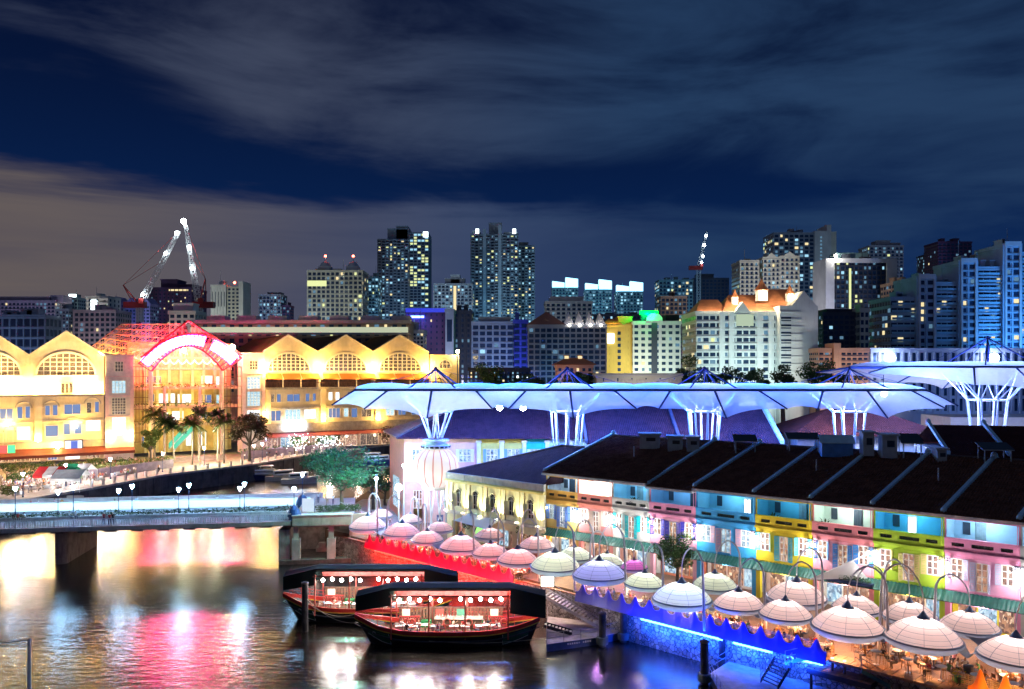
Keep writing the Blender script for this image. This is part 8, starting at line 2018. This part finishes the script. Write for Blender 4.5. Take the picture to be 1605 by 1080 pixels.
lamp('crown_fill', 'POINT', tuple(ray(548, 725, 114)), 1900, (.40, 1, .72), .3)  # point lamp added in front of the crown to brighten its leaves
p = onz(1062, 920, ZQ); tree('quay_tree', 'bushy dark green tree among the cream umbrellas before the narrow pink shophouse', (p.x, p.y, ZQ), 6.2, 2.5, 2.4, 11, 3000, .26, leaf_g, 12)
p = onz(728, 860, ZQ)+Vector((1, 3.5, 0)); tree('quay_tree', 'small bushy tree before the left end of the cream house', (p.x, p.y, ZQ), 5.0, 2.1, 1.8, 9, 2200, .24, leaf_d, 13)
p = onz(805, 872, ZQ)+Vector((1.2, 2.0, 0)); tree('quay_shrub', 'dense dark shrub lit orange behind the pink umbrellas', (p.x, p.y, ZQ), 4.2, 1.7, 1.2, 8, 1700, .22, leaf_d, 14)
p = onz(1380, 935, ZQ)+Vector((0, 5.5, 0)); 
# flower boxes on the awning of the coral house
q0 = S(TT[6]+2.0, -1.0, ZQ+3.4); t = thing('flower_box', 'row of white-flowering planters along the awning of the coral shophouse', 'flower box', q0, SANG); rr = random.Random(4); mb = MB(); leaves(mb, rr, (1.9, 0, .25), (2.1, .4, .4), 420, .2); mb.build('foliage', leaf_g, t); mb = MB(); mb.box(-.2, 4.0, -.3, .3, -.15, .12); mb.build('trough', lm_post, t); mb = MB(); leaves(mb, rr, (1.9, -.1, .55), (2.1, .4, .25), 60, .14); mb.build('flowers', white_paint, t)
# balcony plants
def pot_palm(p, label, s, seed):
    rnd = random.Random(seed); t = thing('potted_palm', label, 'pot plant', p); mb = MB(); mb.lathe([(.01, 0), (.16, 0), (.22, .35), (.2, .36), (.01, .33)], 10); mb.build('pot', mat('pot_clay', (.3, .12, .07), .8), t); mb = MB()
    for k in range(16):
        a = rnd.random()*6.28; up = rnd.uniform(.5, 1.3); d = Vector((math.cos(a)*math.cos(up), math.sin(a)*math.cos(up), math.sin(up))); b = Vector((0, 0, .35)); c = b+d*s*.6; e = b+d*s-Vector((0, 0, s*.25)); sd = Vector((-d.y, d.x, 0)).normalized()*.09; mb.add([b, c-sd, e, c+sd], [(0, 1, 2, 3)])
    mb.build('fronds', leaf_d, t)
pot_palm(S(TT[5]+1.6, .5, ZQ+7.46), 'potted palm on the mustard yellow balcony', 1.5, 1)
pot_palm(S(TT[6]+1.0, .5, ZQ+7.46), 'bushy potted palm on the coral pink balcony', 1.6, 2)
pot_palm(S(TT[2]+2.6, .6, ZQ+7.46), 'tall pot plant on the pale grey balcony', 1.5, 3)
# palms and trees before the mall
gp = 'palms in front of the mall'
for i, (px, py, D, h, lab) in enumerate(((243, 640, 203, 13.5, 'tall palm leftmost of the palms by the left tower'), (258, 652, 200, 11.5, 'palm second from the left, in front of the escalators'), (273, 660, 201, 10, 'shorter palm in front of the escalators'), (301, 656, 196, 11.5, 'isolated palm with a pale trunk in the middle of the steps'), (312, 640, 204, 14, 'tall palm behind the isolated one'), (341, 645, 204, 13, 'palm beside the right arch column'), (351, 652, 199, 12, 'palm with a pale trunk nearest the dark tree'))):
    z = 27-(py-580)*D/1300; palm(lab, (X(px, D), D, 4.6), max(7, z-4.6-1.2), 36, 3.7, 40+i, [leaf_y, leaf_g, leaf_d][i % 3], gp)
p = (X(391, 203), 203, 4.6); tree('dark_tree', 'dense bronze-dark tree in front of the right entrance tower', p, 13.2, 5.0, 4.5, 14, 4200, .55, leaf_br, 31)
p = (X(236, 200), 200, 4.6); tree('mall_tree', 'yellow-green tree lit by the lamps of the left tower', p, 9.5, 3.2, 3.0, 10, 2200, .5, leaf_y, 32)
p = (X(702, 232), 232, 4.6); palm('palm lit yellow at the right end of the mall, above the canopy tip', p, 18, 15, 6.5, 60, leaf_y, gp)
p = (X(735, 240), 240, 4.6); tree('mall_tree', 'yellow-lit bushy tree beside the palm at the right end of the mall', p, 17.5, 5.5, 6, 10, 2000, .8, leaf_y, 33)
p = (X(633, 205), 205, 4.2); tree('bank_shrub', 'dark shrub on the far bank just left of the peach roof', p, 11.0, 5.5, 3, 9, 1600, .6, leaf_br, 34)
# dark trees under the hotels
gt = 'dark trees beyond the canopy'
for i, (px, D, h, r, lab) in enumerate(((762, 232, 24.3, 4.8, 'dark tree left of the sheds'), (790, 236, 23.0, 4.8, 'low dark tree before the deep blue flats'), (826, 230, 22.9, 4.4, 'low dark tree right of the deep blue flats'), (852, 232, 22.5, 4.0, 'low dark tree left of the pavilion'), (905, 232, 22.7, 4.0, 'dark tree close below the pavilion'), (920, 236, 23.4, 3.2, 'dark tree right of the pavilion'), (1080, 232, 25.9, 5.2, 'round dark tree between the white hotels'), (1066, 234, 24.3, 4.0, 'smaller dark tree beside the round one'), (1125, 236, 23.4, 4.0, 'low dark tree below the left of the grand hotel'), (1152, 232, 23.8, 4.4, 'dark tree below the middle of the grand hotel'), (1192, 233, 23.8, 3.7, 'dark tree right of the middle of the grand hotel'), (1227, 230, 25.7, 4.4, 'tall dark tree below the gabled wing'), (1282, 229, 26.0, 5.2, 'largest dark tree right of the grand hotel'), (1330, 232, 23.9, 4.4, 'dark tree below the orange block'), (985, 238, 22.9, 3.2, 'low tree before the ochre hotel'))):
    tree('dark_tree', lab, (X(px, D), D, 3.6), h*1.15, r*1.15, h*.6, 9, 1500, .75, leaf_d if i % 2 else leaf_g, 100+i, gt)
for i, (px, D, r) in enumerate(((1440, 140, 3.2), (1462, 141, 3.0), (1478, 139, 2.6))): tree('plaza_tree', ['green tree glimpsed under the tall canopy, left', 'green tree glimpsed under the tall canopy, middle', 'green tree glimpsed under the tall canopy, right'][i], (X(px, D), D, 3.6), 14, r, 5, 8, 1200, .5, leaf_g, 130+i, 'trees under the tall canopy')
# promenade lamps
gp2 = 'lamp posts on the promenade'
WB = (1, .93, .95)
ORDN = ['first', 'second', 'third', 'fourth', 'fifth', 'sixth', 'seventh', 'eighth']
for i, (px, py, D) in enumerate(((36, 743, 150), (103, 725, 164), (173, 721, 175), (255, 712, 187), (320, 705, 200), (398, 698, 207), (411, 697, 211), (474, 690, 226))):
    z = 27-(py-580)*D/1300; lamp_post((X(px, D), D, 4.0), 4.4, WB, 300, ORDN[i]+' lamp post from the left on the far promenade', gp2)
# bollards along the coping
bol = mat('bollard_stone', (.55, .48, .44), .7, var=.1); k = 0; b0 = None
for (a, b) in zip(left[3:9], left[4:10]):
    a = Vector(a); b = Vector(b); n = max(1, int((b-a).length/3.0))
    for q in range(n):
        p = a+(b-a)*q/n; d = (b-a).normalized(); p = p+Vector((-d.y, d.x))*1.0
        if b0 is None:
            b0 = thing('bollard', 'pale stone bollard along the edge of the far promenade', 'bollard', (p.x, p.y, 4.0), 0, 'bollards on the promenade'); mb = MB(); mb.box(-.22, .22, -.22, .22, 0, 1.05); mb.build('post', bol, b0); mb = MB(); mb.box(-.27, .27, -.27, .27, 1.05, 1.25); mb.build('cap', bol, b0)
        else: dup(b0, (p.x, p.y, 4.0), math.atan2(d.y, d.x))
# chains as a low rail between bollards, planters, terrace wall
def lb(px, D, z=4.0): return Vector((X(px, D), D, z))
t = thing('planter_wall', 'long purple-grey planter wall with low plants in front of the left wing', 'planter', lb(190, 182)); 
mb = MB(); a = lb(150, 176)-lb(190, 182); b = lb(272, 196)-lb(190, 182); d = (b-a).normalized(); n_ = Vector((-d.y, d.x, 0)); mb.prism([a.xy, b.xy, (b+n_*2.2).xy, (a+n_*2.2).xy], 0, 1.9); mb.build('wall', mat('planter_purple', (.22, .16, .19), .8, var=.2), t)
rr = random.Random(3); mb = MB()
for k in range(26): c = a.lerp(b, k/25)+n_*1.1+Vector((0, 0, 2.2)); leaves(mb, rr, c, (1.0, 1.0, .6), 40, .4)
mb.build('plants', leaf_y, t)
t = thing('planter_wall', 'dark planter wall with shrubs in front of the right wing restaurants', 'planter', lb(450, 222)); a = lb(385, 214)-lb(450, 222); b = lb(600, 252)-lb(450, 222); d = (b-a).normalized(); n_ = Vector((-d.y, d.x, 0)); mb = MB(); mb.prism([a.xy, b.xy, (b+n_*2).xy, (a+n_*2).xy], 0, 2.0); mb.build('wall', mat('planter_purple'), t); mb = MB()
for k in range(34): c = a.lerp(b, k/33)+n_*1.0+Vector((0, 0, 2.2)); leaves(mb, rr, c, (1.2, 1.0, .5), 34, .4)
mb.build('plants', leaf_g, t)
# fairy-lit small trees by the restaurants
fy = glow('fairy_light', (1, .95, .9), 6)
for i, (px, D) in enumerate(((462, 224), (475, 227), (500, 231), (516, 235), (528, 238))):
    t = tree('fairy_lit_tree', ORDN[i]+' from the left of the small fairy-lit trees in front of the right wing', (X(px, D), D, 4.4), 5.5, 1.9, 2.2, 6, 500, .4, leaf_g, 200+i, 'fairy-lit trees'); mb = MB(); rr = random.Random(i)
    for k in range(46): c = Vector((rr.gauss(0, .9), rr.gauss(0, .9), rr.uniform(1.0, 5.2))); mb.ball(c, .10, 4, 2)
    stuff(mb.build('fairy_lights', fy, t)); lamp('fairy_glow', 'POINT', (0, -1.6, 3.4), 160, (1, .93, .88), .4, parent=t)
# striped marquee and cafe shelters
white_cloth = mat('table_cloth', (.74, .72, .70), .8, var=.05)
mb = MB(); mb.lathe([(.01, .76), (.55, .76), (.58, .70), (.62, .12)], 12); o = mb.build('tablecloth', white_cloth); clm = o.data; bpy.data.objects.remove(o)
for k in range(46):
    u = prs.random(); px = 4+u*210; D = 146+u*36+prs.uniform(1, 17); tag(link('clothed_table', clm, None, lb(px, D), 0), 'round table under a white cloth in the promenade crowd', 'table', 'white clothed tables on the promenade')
# the rest of the crowd, packed between the tables
mb = MB(); base = []
for me in (SITM[0], STANDM[0], SITM[1]): base.append(([tuple(v.co) for v in me.vertices], [tuple(p.vertices) for p in me.polygons], [p.material_index for p in me.polygons]))
cols4 = [m_skin, m_hair, m_bot]+[mat('crowd_cloth_%d' % q, c, .8, var=.1) for q, c in enumerate(((.75, .73, .72), (.62, .45, .40), (.12, .16, .35), (.55, .10, .10), (.70, .62, .55), (.08, .08, .09)))]
for k in range(230):
    u = prs.random(); px = 2+u*214; D = 146+u*36+prs.uniform(1.5, 30); p = lb(px, D); a = prs.uniform(0, 6.28); vs, fs, ms = base[k % 3]; ca, sa = math.cos(a), math.sin(a); top_ = 3+k % 6
    o0 = len(mb.v); mb.v += [(p.x+64+x*ca-y*sa, p.y-165+x*sa+y*ca, z) for x, y, z in vs]; mb.f += [tuple(i+o0 for i in f) for f in fs]; mb.mi += [{0: 0, 1: top_, 2: 2, 3: 1}[q] for q in ms]; mb.sm += [True]*len(fs)
cr = mb.build('crowd', cols4, None, (-64, 165, 4.0)); tag(cr, 'dense crowd of diners in pale clothes filling the far promenade', 'crowd', None, 'stuff')
def marquee(px, D, w_, label, cols, z=4.0):
    t = thing('marquee', label, 'tent', lb(px, D, z)); n = len(cols)
    for k in range(n):
        x0, x1 = -w_/2+w_*k/n, -w_/2+w_*(k+1)/n; mb = MB(); mb.sheet([(x0, -2.4, 2.6), (x1, -2.4, 2.6), (x1, 0, 4.0), (x0, 0, 4.0)], (0, 0, 1), .05); mb.sheet([(x1, 2.4, 2.6), (x0, 2.4, 2.6), (x0, 0, 4.0), (x1, 0, 4.0)], (0, 0, 1), .05); mb.add([(x0, -2.42, 2.1), (x1, -2.42, 2.1), (x1, -2.42, 2.62), (x0, -2.42, 2.62)], [(0, 1, 2, 3)])
        mb.build('roof_strip', cols[k], t)
    mb = MB()
    for x in (-w_/2, 0, w_/2):
        for y in (-2.3, 2.3): mb.tube((x, y, 0), (x, y, 2.7), .06, n=6)
    mb.build('post', white_paint, t); lamp('tent_light', 'POINT', (0, 0, 2.4), 260, (.9, .95, 1), .3, parent=t); return t
rd = mat('tent_red', (.55, .03, .04), .6, transl=.3); gn = mat('tent_green', (.02, .35, .18), .6, transl=.3); wh = mat('tent_canvas', (.75, .75, .74), .6, transl=.3); bt = mat('tent_blue', (.10, .25, .60), .6, transl=.3)
marquee(92, 163, 7.5, 'red, white and green marquee on the promenade', [rd, wh, rd, gn])
marquee(124, 168, 5.0, 'green and white marquee right of the red one', [gn, wh])
marquee(112, 158, 5.5, 'blue-lit white shelter below the striped marquee', [wh])
# hedges and flowering plants at the far left
rr = random.Random(15)
for i, (px, D, lab, m) in enumerate(((8, 168, 'pale flowering shrubs at the far left of the promenade', leaf_g), (30, 172, 'yellow-green shrubs below the red awning', leaf_y), (52, 172, 'dark shrubs left of the striped marquee', leaf_d), (82, 176, 'bushy plants by the mall doorway', leaf_d), (6, 150, 'low round bushes at the left end of the promenade', leaf_y), (128, 178, 'shrubs under the sign board', leaf_g), (150, 180, 'shrubs right of the sign board', leaf_d))):
    mb = MB(); 
    for k in range(5): leaves(mb, rr, (rr.uniform(-2.5, 2.5), rr.uniform(-1, 1), rr.uniform(.6, 1.6)), (1.3, 1.1, .9), 80, .42)
    o = mb.build('shrub', m, None, lb(px, D)); tag(o, lab, 'shrub')
for k in range(16):
    px = -8+k*14; mb = MB()
    for q in range(4): leaves(mb, rr, (rr.uniform(-2.5, 2.5), rr.uniform(-1, 1), rr.uniform(.5, 1.5)), (1.2, .9, .9), 60, .42)
    D = 186+k*.95+rr.uniform(-5, 1); o = mb.build('shrub', [leaf_y, leaf_d, leaf_g][k % 3], None, lb(px, D)); tag(o, ['yellow-green', 'dark', 'mid-green'][k % 3]+' planting below the red awning of the mall', 'shrub', 'planting under the red awning')
# the crowd dining on the left promenade
for k in range(84):
    u = prs.random(); px = 6+u*208; Dmin = 144+u*36; D = Dmin+prs.uniform(3, 17)
    if 84 < px < 100 and prs.random() < .5: continue
    sit = prs.random() < .6
    person(lb(px, D), prs.uniform(0, 6.28), 'diner in {c} on the crowded far promenade' if sit else 'person in {c} standing in the promenade crowd', 'promenade crowd', sit)
for k in range(26):
    u = prs.random(); px = 20+u*190; D = 146+u*36+prs.uniform(4, 16); c = lb(px, D); table(c, 'small round table in the promenade crowd', 'promenade tables')
for k in range(20):
    u = prs.random(); px = 420+u*190; D = 220+u*36+prs.uniform(-1, 3); person(lb(px, D, 4.4), prs.uniform(0, 6.28), 'diner in {c} under the maroon awning', 'diners below the right wing', prs.random() < .7)
for k in range(10):
    u = prs.random(); px = 230+u*330; D = 184+u*60; person(lb(px, D), prs.uniform(0, 6.28), 'pedestrian in {c} walking by the bollards of the far promenade', 'walkers by the bollards', False)
for px, D, e, c in ((20, 160, 1300, (1, .85, .8)), (60, 166, 1300, (1, .75, .6)), (105, 172, 1300, (.85, .92, 1)), (150, 178, 1200, (1, .85, .8)), (190, 184, 500, (1, .85, .75)), (290, 196, 1500, (.95, 1, .7)), (340, 201, 1200, (.95, 1, .7))): lamp('terrace_light', 'POINT', lb(px, D, 9.0), e, c, .4)
# steps down the left quay
t = thing('river_steps', 'narrow flight of stone steps cut into the far quay wall, with green planting beside it', 'steps', lb(118, 154, 0)); mb = MB()
for k in range(8): mb.box(-1.5, 1.5, -3.0+k*.4, -2.6+k*.4, 0, .5+k*.45)
mb.build('flight', bol, t); mb = MB(); leaves(mb, rr, (4.5, -1.2, 2.2), (3.0, .7, 1.2), 220, .4); mb.build('planting', leaf_y, t)
# pleasure boats moored on the far bank
def cruiser(p, Ln, label, hullc, rz_=0.0, fly=True):
    t = thing('motor_cruiser', label, 'motorboat', p, rz_, 'pleasure boats at the far bank'); mb = MB(); n = 12; vs = []
    for i in range(n+1):
        u = i/n; b = Ln*.16*min(1, (1-u**3)*1.05); x = -Ln/2+Ln*u; s = 1.1+.7*u*u
        vs += [(x-.1*Ln*u*.3, -b*.6, -.3), (x, -b, s), (x, b, s), (x-.1*Ln*u*.3, b*.6, -.3)]
    fs = []
    for i in range(n):
        a = 4*i
        for q in range(3): fs.append((a+q, a+4+q, a+5+q, a+1+q))
    mb.add(vs, fs+[(0, 1, 2, 3)]); mb.build('hull', hullc, t)
    mb = MB(); mb.sheet([(-Ln*.3, -Ln*.12, 1.3), (Ln*.22, -Ln*.09, 1.5), (Ln*.22, Ln*.09, 1.5), (-Ln*.3, Ln*.12, 1.3)], (.05, 0, 1), 1.2); mb.build('cabin', mat('gelcoat', (.72, .70, .68), .25, var=.04), t)
    mb = MB(); mb.sheet([(-Ln*.25, -Ln*.122, 1.75), (Ln*.2, -Ln*.093, 1.95), (Ln*.2, Ln*.093, 1.95), (-Ln*.25, Ln*.122, 1.75)], (.05, 0, 1), .45); mb.build('cabin_window', mat('dark_pane'), t)
    if fly:
        mb = MB(); mb.box(-Ln*.26, Ln*.05, -Ln*.1, Ln*.1, 3.35, 3.45); mb.tube((-Ln*.25, -Ln*.09, 2.4), (-Ln*.2, -Ln*.09, 3.4), .06); mb.tube((-Ln*.25, Ln*.09, 2.4), (-Ln*.2, Ln*.09, 3.4), .06); mb.tube((Ln*.04, -Ln*.09, 2.5), (0, -Ln*.09, 3.4), .06); mb.tube((Ln*.04, Ln*.09, 2.5), (0, Ln*.09, 3.4), .06); mb.build('flybridge', MATS['gelcoat'], t)
hb = mat('hull_navy', (.03, .035, .10), .25, var=.05); hw_ = mat('hull_white', (.70, .66, .62), .25, var=.05)
c_ = onz(408, 752, 0); cruiser(c_+Vector((0, 0, 0)), 12.0, 'navy-hulled motor cruiser with a pale flybridge, left of the moored pair', hb, PI+.45)
c_ = onz(446, 753, 0); cruiser(c_, 9.0, 'white motor cruiser moored right of the navy one', hw_, .2, False)
c_ = onz(462, 755, 0)+Vector((2, -3, 0)); cruiser(c_, 8.5, 'white open-backed motorboat nearest the spreading tree', hw_, .1, False)
c_ = onz(592, 728, 0); cruiser(c_, 14, 'blue-lit boat with a flat white roof glimpsed behind the spreading tree', mat('hull_blue', (.04, .10, .40), .3), .3)
lamp('boat_light', 'POINT', tuple(c_+Vector((0, -4, 4))), 300, (.3, .5, 1), .3)

# pale lit landing between the tree and the first umbrellas
pl = [(-27.0, 121.5), (-23.3, 118.6), (-16.0, 124.5), (-18.5, 133), (-22, 150), (-27, 150), (-28.6, 132)]
mb = MB(); mb.prism(pl, ZQ+.002, ZQ+.06); structure(mb.build('landing_pavement', mat('pale_paving', (.52, .52, .50), .7, var=.15, vs=1.5, bump=.2)))
t = thing('ramp_wall', 'white ramp wall sloping down from the spreading tree to the umbrellas', 'wall', (-25.2, 121.2, ZQ), 0)
mb = MB(); mb.add([(0, 0, 0), (4.6, 1.2, 0), (4.6, 1.2, .9), (0, 0, 3.1), (0, .3, 0), (4.6, 1.5, 0), (4.6, 1.5, .9), (0, .3, 3.1)], [(0,1,2,3), (7,6,5,4), (3,2,6,7), (1,5,6,2), (4,0,3,7)]); mb.build('wall', white_paint, t)
mb = MB(); 
for k in range(6): u = k/5; p_ = Vector((4.6*u, .15+1.2*u, 3.1-2.2*u)); mb.tube(p_, p_+Vector((0, 0, 1.0)), .03, n=5)
mb.tube((0, .15, 4.1), (4.6, 1.35, 1.9), .035, n=5); mb.build('handrail', steel_w, t)
for i, (px, D, h, r) in enumerate(((585, 139, 8.5, 3.2), (604, 143, 7.0, 2.6))): tree('bank_tree', ['green tree glowing teal behind the white ramp, left', 'green tree glowing teal behind the white ramp, right'][i], (X(px, D), D, ZQ), h, r, 2.5, 8, 1400, .32, leaf_teal, 300+i)
for k in range(9):
    person(Vector((prs.uniform(-26, -17), prs.uniform(122, 131), ZQ+.06)), prs.uniform(0, 6.28), 'pedestrian in {c} on the pale landing beside the ramp', 'pedestrians on the landing', False)
t = thing('poster_stand', 'dark blue upright poster stand behind the pink umbrellas', 'sign', onz(681, 842, ZQ)+Vector((.5, 3, 0))); mb = MB(); mb.box(-.45, .45, -.06, .06, .3, 2.6); mb.build('panel', mat('poster_blue', (.03, .05, .20), .4), t); mb = MB(); mb.box(-.33, .33, -.075, -.062, .9, 2.3); mb.build('poster', glow('poster_glow', (.5, .6, .9), .3), t)
# long white boom and shade sail before the coral shophouse
q0 = S(TT[6]+.6, -2.2, ZQ+2.9); q1 = S(TT[7]+.3, -.2, ZQ+6.6); t = thing('shade_sail', 'white triangular shade sail hung from a long slanting boom before the coral shophouse', 'shade sail', q0)
mb = MB(); mb.tube((0, 0, .4), q1-q0, .07, n=6); mb.build('boom', white_paint, t); a = (q1-q0).lerp(Vector((0, 0, .4)), .35); mb = MB(); mb.sheet([(0, 0, .4), tuple(a), tuple(a+Vector((1.2, -.4, -1.6)))], (0, .3, 1), .03); mb.build('sail', mat('white_fabric'), t)
